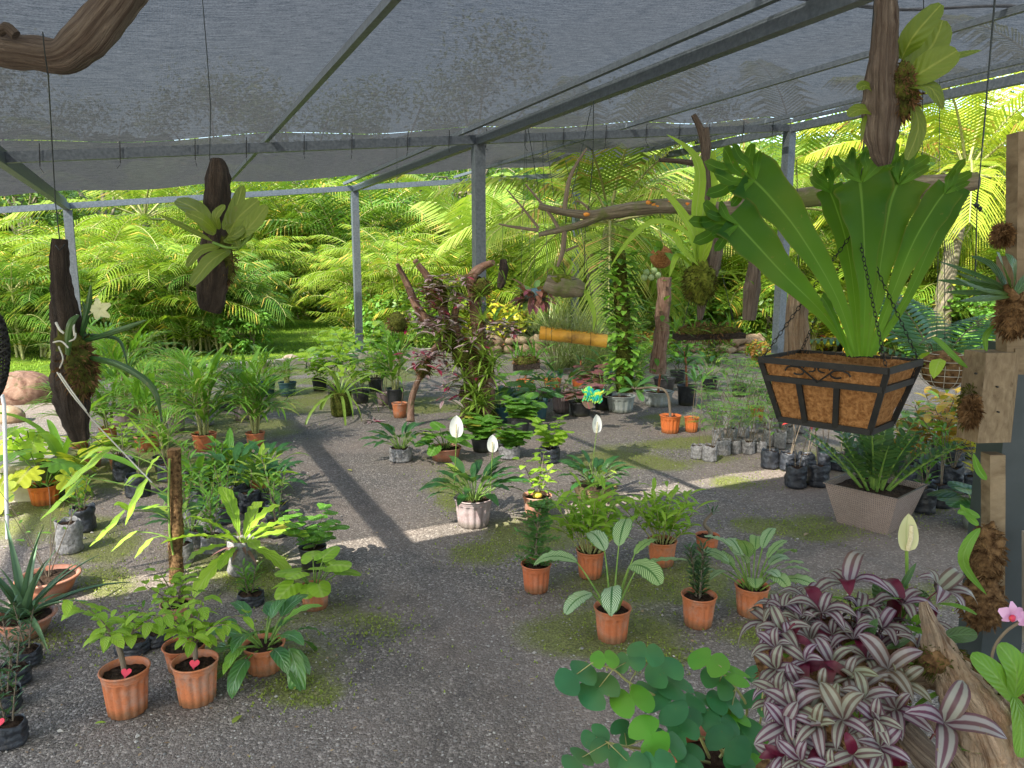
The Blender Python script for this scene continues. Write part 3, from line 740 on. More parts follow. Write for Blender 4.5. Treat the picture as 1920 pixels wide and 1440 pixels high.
place(CO[1], WX(1760, 13.5), 13.5, .6, 1.05, 'yellowing coconut palm filling the upper right behind the hanging fern', 'palm', 'coconut palms')
place(CO[1], WX(2060, 15), 15, 2.9, 1.2, 'golden coconut palm at the far right edge', 'palm', 'coconut palms')
place(CO[0], WX(1500, 17), 17, 4.0, 1.1, 'green coconut palm behind the right hand corner post', 'palm', 'coconut palms')
place(CO[2], WX(900, 17.5), 17.5, 1.4, 1.2, 'low coconut palm whose fronds arch behind the middle post', 'palm', 'coconut palms')
place(CO[0], WX(1120, 13.2), 13.2, 5.0, .9, 'coconut palm nearest the shade house, its long fronds arching left behind the middle post', 'palm', 'coconut palms')
place(CO[0], WX(250, 20), 20, 1.0, 1.1, 'coconut palm rising above the areca palms at the left', 'palm', 'coconut palms')
TR = [tree_proto(8.5, 3.6, 31, LM['tree']), tree_proto(9.5, 4.2, 32, LM['tree']), tree_proto(8, 3.8, 33, LM['bush'])]
for i in range(16):
    px = -420 + i*165 + rr.uniform(-30, 30); Y = rr.uniform(33, 40)
    if px < 420: Y = rr.uniform(24, 27)
    k = rr.choice((0, 1)) if px < 450 else rr.choice((0, 2, 1, 2))
    place(TR[k], WX(px, Y), Y, rr.uniform(0, 6), rr.uniform(1.0, 1.3)*(.75 if px < 420 else 1), 'broadleaf tree with a dense dark crown at the back of the garden' if k < 2 else 'lighter green broadleaf tree at the back of the garden', 'tree', 'trees at the back of the garden')
BU = [tree_proto(1.3, .75, 41, LM['bush'], 1500, .10, 'garden_shrub', .1), tree_proto(1.0, .6, 42, LM['croty'], 900, .12, 'croton_shrub', .15), tree_proto(1.1, .7, 43, LM['mid'], 1300, .12, 'garden_shrub', .1),
      tree_proto(.8, .5, 44, LM['croton'], 700, .12, 'croton_shrub', .15)]
for (px, Y, k, sc) in ((300, 14.8, 0, .8), (560, 24, 0, 1.3), (470, 14.5, 2, .8), (720, 15.5, 2, 1.0), (800, 14.5, 0, .9), (860, 16, 1, .8), (925, 15.5, 1, 1.1), (990, 17, 2, .9), (1060, 15.5, 0, .9),
                       (1180, 16, 2, .9), (1265, 15, 0, .9), (1370, 16, 2, 1), (1450, 15, 0, 1.0), (1540, 15.3, 1, .9), (1610, 14, 3, 1.0), (1660, 15, 0, 1), (1740, 14, 2, 1.1), (1840, 13.5, 0, 1.1), (150, 17, 2, .9), (30, 21, 0, 1.2), (1210, 14.8, 3, .6),
                       (1430, 12.8, 3, .55), (1900, 12, 2, 1.1), (1340, 13.2, 0, .5)):
    lab = {0: 'leafy bright green shrub on the lawn behind', 1: 'yellow leaved croton shrub behind the shade house', 2: 'mid green rounded shrub between the palms', 3: 'red and yellow croton shrub behind the stone wall'}[k]
    place(BU[k], WX(px, Y), Y, rr.uniform(0, 6), sc, lab, 'shrub', 'shrubs under the palms')

# wooded hill that closes the view behind the garden
def hillmat():
    t = NT('wooded_hill'); co = t.coord('Object'); n1 = t.noise(.9, 8, co, .75); n2 = t.noise(5, 5, co, .8)
    col = t.mix(t.ramp(n1, [(.35, 0), (.65, 1)]), (.012, .035, .008), (.06, .13, .02)); col = t.mix(t.ramp(n2, [(.45, 0), (.7, .6)]), col, (.12, .2, .03))
    return t.done(t.bsdf(col, .9, t.bump(n2, 1, .5), .1))
mb = MB(); rows = []; uvs = []
for j in range(34):
    y = 40 + j*1.6; row = []
    for i in range(121):
        x = -90 + i*1.5; h = 15*(1-math.exp(-((y-40)/9)))*(.8+.25*noise.noise(V((x*.05, y*.03, 0)))) + (1.6*noise.noise(V((x*.35, y*.35, 1))) + .9*noise.noise(V((x*.9, y*.9, 5))))*min(1, (y-40)/3)
        row.append(V((x, y, h-.3)))
    rows.append(row); uvs.append([(i/120, j/33) for i in range(121)])
mb.grid(rows, uvs); o = mb.build('hill', hillmat()); o['kind'] = 'structure'

# low kerb and dry stone wall in front of the lawn
mb = MB(); rr = random.Random(3)
kc = [SD(-2.6, 4.9), SD(-1, 5.2), SD(.9, 5.6), SD(2.0, 5.7)]
for a, b in zip(kc, kc[1:]):
    n = 3
    for k in range(n):
        p = a.lerp(b, (k+.04)/n); q = a.lerp(b, (k+.96)/n); boxp(mb, (p+q)/2+V((0, 0, .09)), (q-p)/2, DV*.09, Z3*.1)
tag(mb.build('garden_kerb', M_CONC, smooth=False), 'low old concrete kerb along the lawn behind the left hand post', 'kerb')
wall = empty('stone_wall', SD(3.5, 5.6), 'low dry stone retaining wall of rounded ochre rocks in front of the lawn', 'stone wall')
mb = MB()
wc = curve([SD(2.1, 5.75), SD(4.6, 5.5), SD(6.0, 4.6), SD(7.6, 3.6)], 30)
for k in range(30):
    for lv in range(2):
        p = wc[k] + V((rr.uniform(-.05, .05), rr.uniform(-.05, .05), .09+lv*.17)); blob(mb, p, rr.uniform(.07, .18), (1.15, .8, .75), .6, 9, 6, 2, rr.random()*9)
mb.build('masonry', M_STONE2, wall)
for px, py, r, mt in ((42, 752, .34, M_DRIFTR), (300, 722, .15, M_STONE), (325, 728, .1, M_STONE2), (250, 718, .12, M_STONE2), (545, 678, .12, M_STONE), (12, 790, .16, M_STONE2)):
    p = G(px, py); mb = MB(); blob(mb, p+V((0, 0, r*.35)), r, (1.3, 1, .75), .2, 14, 9, 1.6, px); mb.build
    lab = {42: 'big smooth reddish brown boulder at the left edge', 300: 'dark upright rock behind the potted palms', 325: 'small ochre rock beside the dark rock', 250: 'ochre rock left of the dark rock', 545: 'grey rock at the end of the kerb', 12: 'pale rock in front of the big boulder'}[px]
    tag(mb.build('rock', mt), lab, 'rock')
b = G(28, 945); mb = MB(); boxp(mb, b+V((-.1, .2, .13)), V((.22, .02, 0)), V((-.02, .16, 0)), Z3*.14); tag(mb.build('concrete_block', M_CONC, smooth=False), 'square pale concrete block at the left edge by the orange pot', 'block')
mb = MB(); p = SD(0, 5.46); boxp(mb, p+V((0, 0, .1)), SV*.16, DV*.16, Z3*.12); mb.build('post_footing', M_CONC, house, smooth=False)
# ------------------------------------------------------------------ plant builders (local coordinates, pot foot at the origin)
def leafp(mb, p, az, el, L, Wd, shape, bend=.6, n=6, fold=.22, wave=0, roll=0):
    pts = arc(p, az, el, L, bend, n); hint = V((0, 0, 1))
    if abs(el) > 1.2: hint = V((-cos(az), -sin(az), .6))
    if roll: hint = (hint + V((-sin(az), cos(az), 0))*roll).normalized()
    ribbon(mb, pts, Wd, hint, shape, fold, 2, wave)
    return pts
def rosette(lf, st, o, n, L, Wd, pet=.1, el0=1.4, el1=.3, bend=.7, shape='lance', seg=7, az0=None, spread=.02, prad=.003, fold=.2, wave=0, rr=R, kind=None, jit=.25, pbend=.35):
    az0 = rr.uniform(0, 6.28) if az0 is None else az0
    for k in range(n):
        t = k/max(1, n-1); az = az0 + k*2.4 + rr.uniform(-jit, jit); el = el0 + (el1-el0)*t + rr.uniform(-.12, .12)
        b = V(o) + V((cos(az), sin(az), 0))*spread*rr.uniform(.2, 1); l = L*rr.uniform(.75, 1.12)
        e2 = el
        if pet:
            pp = arc(b, az, el, pet*rr.uniform(.75, 1.15), pbend, 4); tube(st, pp, prad, 5, cap=False); b = pp[-1]; e2 = el - pbend
        if kind == 'heart':
            e3 = e2 - .6; d = V((cos(az)*cos(e3), sin(az)*cos(e3), sin(e3))); nn = V((-cos(az)*sin(e3), -sin(az)*sin(e3), cos(e3)))
            polar_leaf(lf, b, b+d*l, nn+V((rr.uniform(-.2, .2), rr.uniform(-.2, .2), 0)), rf_heart, .18, 20, 2, k)
        elif kind == 'split':
            e3 = e2 - 1.0; d = V((cos(az)*cos(e3), sin(az)*cos(e3), sin(e3))); nn = V((-cos(az)*sin(e3), -sin(az)*sin(e3), cos(e3)))
            polar_leaf(lf, b, b+d*l, nn, rf_split, .2, 60, 2, k)
        else: leafp(lf, b, az, e2, l, Wd*l/L, shape, bend*rr.uniform(.7, 1.2), seg, fold, wave, rr.uniform(-.3, .3))
def along(lf, st, pts, n, L, Wd, shape='ovate', t0=.2, el=.3, bend=.6, two=False, pet=.012, rr=R, seg=4, grow=0, fold=.2, prad=.0012, kind=None, flat=0):
    m = len(pts)-1; az = rr.uniform(0, 6.28)
    for k in range(n):
        t = t0 + (1-t0)*k/max(1, n-1); x = min(t*m, m-1e-4); i = int(x); p = pts[i].lerp(pts[i+1], x-i); tv = (pts[i+1]-pts[i]).normalized()
        l = L*rr.uniform(.75, 1.15)*(1-grow*t)
        if two: a = atan2(tv.y, tv.x) + (1.15 if k % 2 else -1.15)
        else: az += 2.4; a = az + rr.uniform(-.3, .3)
        e = el + rr.uniform(-.25, .25) + (tv.z*.35 if not two else 0)
        d = V((cos(a)*cos(e), sin(a)*cos(e), sin(e)))
        if pet > .002:
            q = p + d*pet; tube(st, [p, q], prad, 3, cap=False); p = q
        if kind == 'heart': polar_leaf(lf, p, p+V((d.x, d.y, d.z-.35)).normalized()*l, V((0, 0, 1))+d*.5, rf_heart, .15, 14, 2, k)
        elif kind == 'two': polar_leaf(lf, p, p+V((d.x, d.y, d.z-.2)).normalized()*l, V((0, 0, 1))+d*.3, rf_two, .12, 24, 2, k)
        else: leafp(lf, p, a, e, l, Wd*l/L, shape, bend, seg, fold, 0, rr.uniform(-.3, .3))

class PL:
    """one plant: collects foliage, stems and extras and links them as parts of its thing"""
    def __init__(s, seed): s.lf = MB(); s.st = MB(); s.ex = []; s.r = random.Random(seed); s.lm = 'mid'; s.sm = M_GSTEM
def p_palm(p, H, o, n=4):
    r = p.r; H *= 1.12; n += 2; p.lm = 'palmy'; p.sm = M_PSTEM
    for k in range(n):
        a = k*2.2+r.random(); b = V(o)+V((cos(a), sin(a), 0))*.035*r.uniform(.3, 1); h = H*r.uniform(.28, .5)
        tp = b+V((cos(a)*.12*h, sin(a)*.12*h, h)); tube(p.st, [b, b.lerp(tp, .5), tp], [.010, .009, .006], 6)
        for j in range(8):
            t = .35+.65*j/7; q = b.lerp(tp, t); az = a+j*2.5+r.uniform(-.4, .4); el = 1.35-.75*(1-t)*1.2+r.uniform(-.15, .1)
            l = H*r.uniform(.36, .6); pts = arc(q, az, el, l, r.uniform(.7, 1.5), 8)
            if r.random() < .55: ribbon(p.lf, pts, l*.17, V((0, 0, 1)), 'lance', .3, 2)
            else:
                tube(p.st, pts, .0025, 4, cap=False)
                for m in range(5):
                    for sg in (-1, 1): x = pts[3+m]; ribbon(p.lf, arc(x, az+sg*(.75-.08*m), el-.35*m/2, l*.42, .9, 4), l*.065, V((0, 0, 1)), 'lance', .2, 2)
def p_lily(p, H, o, n=30, L=None):
    r = p.r; p.lm = 'lily'; L = L or H*.52
    rosette(p.lf, p.st, o, int(n*1.25), L*1.05, L*.46, H*.5, 1.45, .78, .95, 'lance', 8, spread=.035, prad=.0028, rr=r, wave=.15, pbend=.5)
def p_cal(p, H, o, n=11):
    r = p.r; p.lm = 'cal'; p.sm = M_GSTEM
    rosette(p.lf, p.st, o, n, H*.55, H*.25, H*.58, 1.45, .75, 1.15, 'oval', 9, spread=.03, prad=.004, rr=r, wave=.12, fold=.1, pbend=.35)
def p_ginger(p, H, o, n=19):
    r = p.r; p.lm = 'lime'; p.sm = M_PSTEM
    for k in range(n):
        a = k*2.4; t = k/n; pts = arc(V(o)+V((cos(a), sin(a), 0))*.04*sqrt(t), a, 1.5-.6*t, H*r.uniform(.65, 1.02), .25, 8)
        tube(p.st, pts, lerps([.005, .002], 9), 5, cap=False); along(p.lf, p.st, pts, 10, H*.36, H*.13, 'lance', .35, .35, .8, rr=r, pet=.004, seg=6)
def p_shrub(p, H, o, n=60, lm='dark', L=.05, stems=3):
    r = p.r; p.lm = lm; p.sm = M_TWIG
    for k in range(stems):
        a = k*2.1+r.random(); pts = arc(V(o)+V((cos(a), sin(a), 0))*.01, a, 1.45, H*r.uniform(.8, 1), .1, 8, r.uniform(-1, 1)); tube(p.st, pts, lerps([.004, .0015], 9), 5, cap=False)
        along(p.lf, p.st, pts, int(n*1.9)//stems, L*1.15, L*.5, 'lance', .08, .4, .5, rr=r, seg=3)
def p_airy(p, H, o):
    r = p.r; p.lm = 'fine'; p.sm = M_TWIG
    main = arc(o, r.uniform(0, 6), 1.5, H, .1, 10, 1); tube(p.st, main, lerps([.005, .002], 11), 5)
    for k in range(46):
        t = .05+.93*k/34; q = main[min(10, int(t*10))]; a = k*2.4; l = H*.42*(1-.45*t)*r.uniform(.5, 1.1)
        tw = arc(q, a, .55, l, .5, 5); tube(p.st, tw, .0011, 3, cap=False); along(p.lf, p.st, tw, 20, .030, .013, 'lobe', .15, .3, .2, True, .004, r, 2)
def p_adenium(p, H, o):
    r = p.r; p.lm = 'dark'; p.sm = M_TWIG; o = V(o)
    pts = curve([o, o+V((.02, 0, H*.2)), o+V((-.02, .01, H*.45)), o+V((.03, .02, H*.75))], 12); tube(p.st, pts, lerps([.018, .012, .007], 12), 8, .2)
    rosette(p.lf, p.st, pts[-1], 14, H*.28, H*.07, 0, 1.3, -.1, .4, 'obov', 5, rr=r)
def p_cutting(p, H, o, n=5, lean=0):
    r = p.r; p.lm = 'lime'; p.sm = M_TWIG; o = V(o)
    tp = o+V((lean*H, 0, H*.36)); tube(p.st, curve([o, o.lerp(tp, .5)+V((.004, 0, 0)), tp], 6), .0095, 8, .1)
    for k in range(n):
        a = k*2.4+r.random(); q = o.lerp(tp, r.uniform(.6, 1)); pts = arc(q, a, r.uniform(.75, 1.3), H*r.uniform(.38, .68), .7, 7, r.uniform(-.6, .6)); tube(p.st, pts, lerps([.0035, .0015], 8), 5, cap=False)
        along(p.lf, p.st, pts, 10, H*.20, H*.13, 'ovate', .25, -.15, .9, rr=r, pet=.015, seg=5)
def p_philo(p, H, o, n=11, lm='philo', L=None):
    p.lm = lm; L = L or H*.48
    rosette(p.lf, p.st, o, int(n*1.5), L*.72, L*.6, H*.6, 1.4, .6, .8, 'oval', 8, rr=p.r, kind='heart', prad=.0035, spread=.03, pbend=.5)
def p_bigphilo(p, H, o, n=13):
    p.lm = 'philo'; rosette(p.lf, p.st, o, int(n*1.8), H*.52, H*.27, H*.36, 1.4, .1, 1.2, 'ovate', 9, rr=p.r, prad=.0045, spread=.035, pbend=.5, fold=.15, wave=.1)
def p_hib(p, H, o, lm='lime', L=.075, n=5):
    r = p.r; p.lm = lm; p.sm = M_TWIG
    for k in range(n):
        a = k*2.4+r.random(); pts = arc(o, a, 1.4-.12*k, H*r.uniform(.75, 1), .15, 8, .4); tube(p.st, pts, lerps([.005, .002], 9), 5, cap=False)
        along(p.lf, p.st, pts, 11, L, L*.72, 'ovate', .25, .1, .9, rr=r, pet=.02, seg=5)
def p_zz(p, H, o, n=17):
    r = p.r; p.lm = 'dark'; p.sm = M_GSTEM
    for k in range(n):
        a = k*2.4; t = k/n; pts = arc(V(o)+V((cos(a), sin(a), 0))*.09*sqrt(t), a, 1.48-.75*t, H*r.uniform(.8, 1.1), .35, 12)
        tube(p.st, pts, lerps([.010, .0025], 13), 7, cap=False)
        for i in range(3, 12):
            q = pts[i]; tv = (pts[min(i+1, 12)]-pts[i-1]).normalized(); s, u = frame(tv)
            for sg in (-1, 1):
                q2 = q + tv*(.012 if sg > 0 else 0); d = (s*sg+tv*.45+u*r.uniform(.1, .6)).normalized(); l = H*.17*(1-abs(i-6.5)/13)*r.uniform(.85, 1.1)
                ribbon(p.lf, [q2, q2+d*l*.3, q2+d*l*.65-u*l*.04, q2+d*l-u*l*.12], l*.40, u, 'lobe', .2, 2)
def p_split(p, H, o, n=9, lm='yellow'):
    p.lm = lm; rosette(p.lf, p.st, o, n, H*.44, .1, H*.62, 1.4, .35, .8, rr=p.r, kind='split', prad=.005, spread=.03, pbend=.5)
def p_brom(p, H, o, n=20, lm='brom', w=.1, el0=1.4, el1=.15, shape='strap', bend=1.0):
    p.lm = lm; rosette(p.lf, p.st, o, n, H, H*w, 0, el0, el1, bend, shape, 8, rr=p.r, spread=.02, fold=.4)
def p_anth(p, H, o, n=15):
    p.lm = 'lime'; rosette(p.lf, p.st, o, n+3, H*1.0, H*.30, H*.12, 1.35, .25, .85, 'obov', 10, rr=p.r, spread=.02, fold=.25, wave=.25)
    q = MB(); rosette(q, p.st, V(o), 16, H*.55, H*.10, 0, .6, -.3, .6, 'lance', 6, rr=p.r, spread=.03); p.ex.append(('dead_leaves', q, 'dbrom'))
def p_aloe(p, H, o, n=18):
    r = p.r; p.lm = 'aloe'
    for k in range(n):
        t = k/n; az = k*2.4; L = H*r.uniform(.75, 1.1); pts = arc(V(o), az, 1.45-1.25*t, L, .35+.5*t, 8)
        ribbon(p.lf, pts, L*.13, V((0, 0, 1)) if t > .3 else V((-cos(az), -sin(az), .4)), 'spike', .45, 4); ribbon(p.lf, [q-V((0, 0, .003)) for q in pts], L*.12, V((0, 0, 1)), 'spike', .75, 2)
def p_sap(p, H, o, lm='mid', L=.07, n=8, stems=1, w=.35):
    r = p.r; p.lm = lm; p.sm = M_TWIG
    for k in range(stems):
        a = r.uniform(0, 6.28); pts = arc(V(o)+V((cos(a), sin(a), 0))*.02, a, 1.45, H*r.uniform(.75, 1), .12, 7, r.uniform(-1, 1)); tube(p.st, pts, lerps([.004, .002], 8), 5, cap=False)
        along(p.lf, p.st, pts, n, L, L*w, 'lance', .35, .35, .7, rr=r, seg=5)
def p_lady(p, H, o, n=8):
    r = p.r; p.lm = 'palmy'; p.sm = M_TWIG
    for k in range(n):
        a = k*2.4; pts = arc(V(o)+V((cos(a), sin(a), 0))*.02, a, 1.4-.05*k, H*r.uniform(.5, 1), .2, 5); tube(p.st, pts, .0025, 4, cap=False)
        for j in range(3):
            q = pts[5-j]; b = r.uniform(0, 6.28)
            for m in range(7): leafp(p.lf, q, b+(m-3)*.38, .3, H*.24, H*.028, 'lance', .7, 4)
def p_round(p, H, o, lm='mid', n=14, L=.07):
    L *= .8; n = int(n*1.6)
    r = p.r; p.lm = lm; p.sm = M_TWIG
    for k in range(4):
        a = k*1.7+r.random(); pts = arc(o, a, 1.35-.15*k, H*r.uniform(.7, 1), .3, 7, .5); tube(p.st, pts, lerps([.003, .0015], 8), 4, cap=False)
        along(p.lf, p.st, pts, n//2, L, L*.9, 'ovate', .2, .1, .3, rr=r, pet=.025, kind='heart')
def p_red(p, H, o, lm='red', n=9):
    r = p.r; p.lm = lm; p.sm = M_TWIG
    for k in range(2):
        a = r.uniform(0, 6.28); pts = arc(V(o)+V((cos(a), sin(a), 0))*.02, a, 1.4, H*.8, .1, 5); tube(p.st, pts, .0035, 5, cap=False); rosette(p.lf, p.st, pts[-1], n, H*.35, H*.09, 0, 1.3, .2, .6, 'lance', 5, rr=r)
def p_croton(p, H, o):
    r = p.r; p.lm = 'croton'; p.sm = M_TWIG
    for k in range(5):
        a = k*2.4; pts = arc(o, a, 1.4-.1*k, H*r.uniform(.8, 1), .15, 6); tube(p.st, pts, .004, 5, cap=False); along(p.lf, p.st, pts, 14, H*.26, H*.12, 'lobe', .3, .2, .7, rr=r, seg=5)
def p_dracaena(p, H, o):
    r = p.r; p.lm = 'dark'; p.sm = M_RSTEM; pts = arc(o, r.uniform(0, 6), 1.5, H*.55, .05, 5); tube(p.st, pts, lerps([.016, .012], 6), 7)
    for k in range(16): t = k/16; leafp(p.lf, pts[2+int(t*3)], k*2.4, 1.2-.9*(1-t), H*.42, H*.06, 'lance', 1.0, 7)
def p_bent(p, H, o):
    p.sm = M_TWIG; p.lm = 'philo'; o = V(o); pts = curve([o, o+V((-.03, 0, H*.45)), o+V((-.13, 0, H*.62)), o+V((-.38, 0, H*.60))], 14); tube(p.st, pts, lerps([.016, .010], 14), 7, .1)
    rosette(p.lf, p.st, pts[-1], 12, .2, .09, .03, 1.2, -.1, .4, 'obov', 6, rr=p.r)

# ------------------------------------------------------------------ pots
def flute(n, z0, z1, amp): return lambda a, z, i: 1 - (amp*(.5+.5*cos(a*n))**2 if z0 < z < z1 else 0)
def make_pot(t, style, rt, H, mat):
    mb = MB(); org = V((0, 0, 0)); rb = rt*.80; wl = .004
    if style == 'flute':
        zr = H*.86; P = [(0, .002), (rb*.9, .002), (rb, .006)]
        for k in range(1, 7): z = H*.80*k/6; P.append((rb+(rt*.94-rb)*k/6, z))
        P += [(rt*.955, H*.82), (rt*.93, H*.84), (rt*.965, H*.86), (rt*.975, H*.90), (rt*.985, H*.955), (rt*1.03, H*.96), (rt*1.045, H*.98), (rt*1.03, H), (rt*.97, H), (rt*.93, H*.9), (rt*.91, H*.84)]
        lathe(mb, P, 96, org, flute(14, H*.03, H*.81, .085))
    elif style == 'plain':
        P = [(0, .002), (rb*.92, .002), (rb, .01), (rt*.95, H*.86), (rt*.96, H*.87), (rt*1.0, H*.88), (rt*1.01, H*.95), (rt*1.03, H*.97), (rt*1.03, H), (rt*.98, H), (rt*.95, H*.9), (rt*.93, H*.82)]
        lathe(mb, P, 40, org)
    elif style == 'bowl':
        P = [(0, .002), (rt*.6, .002), (rt*.62, .01), (rt*.70, H*.2), (rt*.8, H*.5), (rt*.86, H*.76), (rt*.88, H*.78), (rt*.92, H*.8), (rt*1.0, H*.86), (rt*1.04, H*.92), (rt*1.04, H*.97), (rt*1.0, H), (rt*.92, H*.985), (rt*.87, H*.88), (rt*.83, H*.8)]
        lathe(mb, P, 48, org, None, 0, .01)
    elif style == 'bag':
        P = [(0, .002), (rt*.85, .002), (rt*.98, H*.05)] + [(rt*(1.0+.03*sin(k*1.9)), H*(.05+.87*k/9)) for k in range(1, 10)] + [(rt*.97, H), (rt*.93, H*.99), (rt*.93, H*.86)]
        sd = R.random()*50
        fl = lambda a, z, i: 1 + .13*noise.noise(V((cos(a)*1.6+sd, sin(a)*1.6, z*16))) + .05*noise.noise(V((cos(a)*6+sd, sin(a)*6, z*60)))
        lathe(mb, P, 44, org, fl)
        mb.v = [(x, y, z + (.022*noise.noise(V((x*22+sd, y*22, 1))) if z > H*.9 else 0)) for x, y, z in mb.v]
    elif style == 'square':
        n = 4; rows = []; uvs = []
        for r, z in ((rb*.86, .002), (rb*.88, .012), (rt*.99, H*.97), (rt*1.03, H*.975), (rt*1.04, H), (rt*.98, H), (rt*.93, H*.8)):
            row = []
            for k in range(4):
                a0 = pi/4+k*pi/2; a1 = a0+pi/2; p0 = V((cos(a0), sin(a0), 0))*r*1.2; p1 = V((cos(a1), sin(a1), 0))*r*1.2
                for j in range(6): q = p0.lerp(p1, j/6); row.append(V((q.x, q.y, z)))
            rows.append(row); uvs.append([(k/24*4, z/H) for k in range(25)])
        mb.grid(rows, uvs, close=True); mb.poly([p for p in rows[0]][::-1])
    o = mb.build('pot', mat, t, False, style != 'square')
    ms = MB(); q = rt*(.93 if style != 'square' else 1.05)*(.96 if style != 'bowl' else .88); zs = H*.86
    rows = []; nseg = 28
    for k in range(5): rows.append([V((cos(2*pi*j/nseg)*q*k/4*(1 if style != 'square' else min(1/max(abs(cos(2*pi*j/nseg)), abs(sin(2*pi*j/nseg))), 1.25)*.8), sin(2*pi*j/nseg)*q*k/4*(1 if style != 'square' else min(1/max(abs(cos(2*pi*j/nseg)), abs(sin(2*pi*j/nseg))), 1.25)*.8), zs+.012*noise.noise(V((cos(j)*k, sin(j)*k, rt*90)))+(.008 if k < 3 else 0))) for j in range(nseg)])
    ms.grid(rows, [[(j/nseg, k/4) for j in range(nseg+1)] for k in range(5)], close=True); ms.build('soil', M_SOIL, t, False)
    return zs
def wicker(name, c1, c2):
    t = NT(name); uv = t.n('UVMap').outputs[0]; mp = t.n('Mapping'); mp.inputs['Scale'].default_value = (4.5, 11, 1); t.l(uv, mp.inputs[0])
    br = t.n('TexBrick'); br.inputs['Scale'].default_value = 2.0; br.inputs['Mortar Size'].default_value = .06; br.inputs['Mortar Smooth'].default_value = .8; br.inputs['Brick Width'].default_value = .5; br.inputs['Row Height'].default_value = .5
    t.l(mp.outputs[0], br.inputs['Vector']); br.inputs['Color1'].default_value = (*c1, 1); br.inputs['Color2'].default_value = (*c2, 1); br.inputs['Mortar'].default_value = (c1[0]*.25, c1[1]*.25, c1[2]*.25, 1)
    h = t.math('SUBTRACT', 1.0, br.outputs['Fac'])
    return t.done(t.bsdf(br.outputs['Color'], .55, t.bump(h, .8, .006), .4))
M_WICKB = wicker('brown_wicker', (.33, .245, .20), (.39, .30, .25)); M_WICKT = wicker('tan_wicker', (.30, .21, .10), (.36, .26, .13))

def heart_tag(t, x, y, z, r, mat, tilt=.9, yaw=0.0, label=None):
    mb = MB(); pts = []
    for k in range(28):
        a = 2*pi*k/28; hx = 16*sin(a)**3/17; hy = (13*cos(a)-5*cos(2*a)-2*cos(3*a)-cos(4*a))/17; pts.append((hx*r, hy*r))
    def T(u, v, w): q = Matrix.Rotation(yaw, 3, 'Z') @ Matrix.Rotation(tilt, 3, 'X') @ V((u, v, w)); return q + V((x, y, z))
    mb.poly([T(a, b, .001) for a, b in pts]); mb.poly([T(a, b, -.001) for a, b in pts][::-1])
    for k in range(28):
        a, b = pts[k], pts[(k+1) % 28]; mb.poly([T(*a, -.001), T(*b, -.001), T(*b, .001), T(*a, .001)])
    boxp(mb, T(0, -r*1.3, 0), T(.003, 0, 0)-T(0, 0, 0), T(0, r*.5, 0)-T(0, 0, 0), T(0, 0, .001)-T(0, 0, 0))
    mb.build('plant_tag', mat, t, False, False)

def potted(label, px, pyb, wpx, pyr, pytop, fn, style='flute', mat=M_TERRA, cat='potted plant', name='potted_plant', group=None, rz=None, seed=None, tags=(), extra=None, **kw):
    g = G(px, pyb); rt = wpx/2*mpp(pyb, g.y); dirn = V((g.x, g.y, 0)).normalized(); c = g + dirn*rt*.8
    rt = wpx/2*mpp(pyr, c.y)/1.03
    H = max(.06, W(px, pyr, c.y).z); top = W(px, pytop, c.y).z
    seed = seed if seed is not None else int(px*7+pyb); p = PL(seed)
    t = empty(name, (c.x, c.y, 0), label, cat, group, 0 if rz is None else rz)
    zs = make_pot(t, style, rt, H, mat)
    fn(p, max(.08, top-zs), V((0, 0, zs-.01)), **kw)
    if p.st.f: p.st.build('stem', p.sm, t, False)
    if p.lf.f: p.lf.build('foliage', LM[p.lm], t, False)
    for nm, q, m in p.ex: q.build(nm, LM[m] if isinstance(m, str) else m, t, False)
    for (tx, ty, r, m) in tags: heart_tag(t, tx*rt, -abs(ty)*rt, zs+r*1.1, r, m)
    if extra: extra(t, rt, H, zs, p)
    return t

def spathe(t, st, base, h, L, az=-pi/2, lean=.06, mat=None):
    """white hooded flower on its stalk, facing az"""
    ms = MB(); pts = arc(base, az+.6, 1.5, h, lean, 6); tube(ms, pts, .003, 6); ms.build('flower_stalk', M_GSTEM, t, False)
    q = pts[-1]; mb = MB(); n = 10; rows = []; uvs = []; f = V((cos(az), sin(az), 0)); s = V((-sin(az), cos(az), 0))
    for i in range(n+1):
        tt = i/n; hw = L*.34*max(.02, (tt**.5)*((1-tt)**.62)*1.9); row = []
        for j in range(7):
            x = j/3-1; row.append(q + V((0, 0, L*(tt-.04))) + s*hw*x + f*(hw*.45*abs(x)**1.6 - L*.10*sin(tt*2.6)) )
        rows.append(row); uvs.append([(tt, j/6) for j in range(7)])
    mb.grid(rows, uvs); mb.build('spathe', mat or M_WHITE, t, False)
    md = MB(); tube(md, [q+f*.004, q+V((0, 0, L*.3))+f*.008, q+V((0, 0, L*.58))+f*.006], [.0055, .006, .004], 8); md.build('spadix', M_SPADIX, t, False)
def fl(*fs):
    def e(t, rt, H, zs, p):
        for (dx, dy, pyt, L, Y) in fs: pass
    return e

GR = 'terracotta pots standing on the gravel at the right'
GL = 'terracotta pots standing on the gravel at the left'
def flowers(lst):
    def e(t, rt, H, zs, p):
        for dx, dy, h, L in lst: spathe(t, None, V((dx, dy, zs)), h, L)
    return e
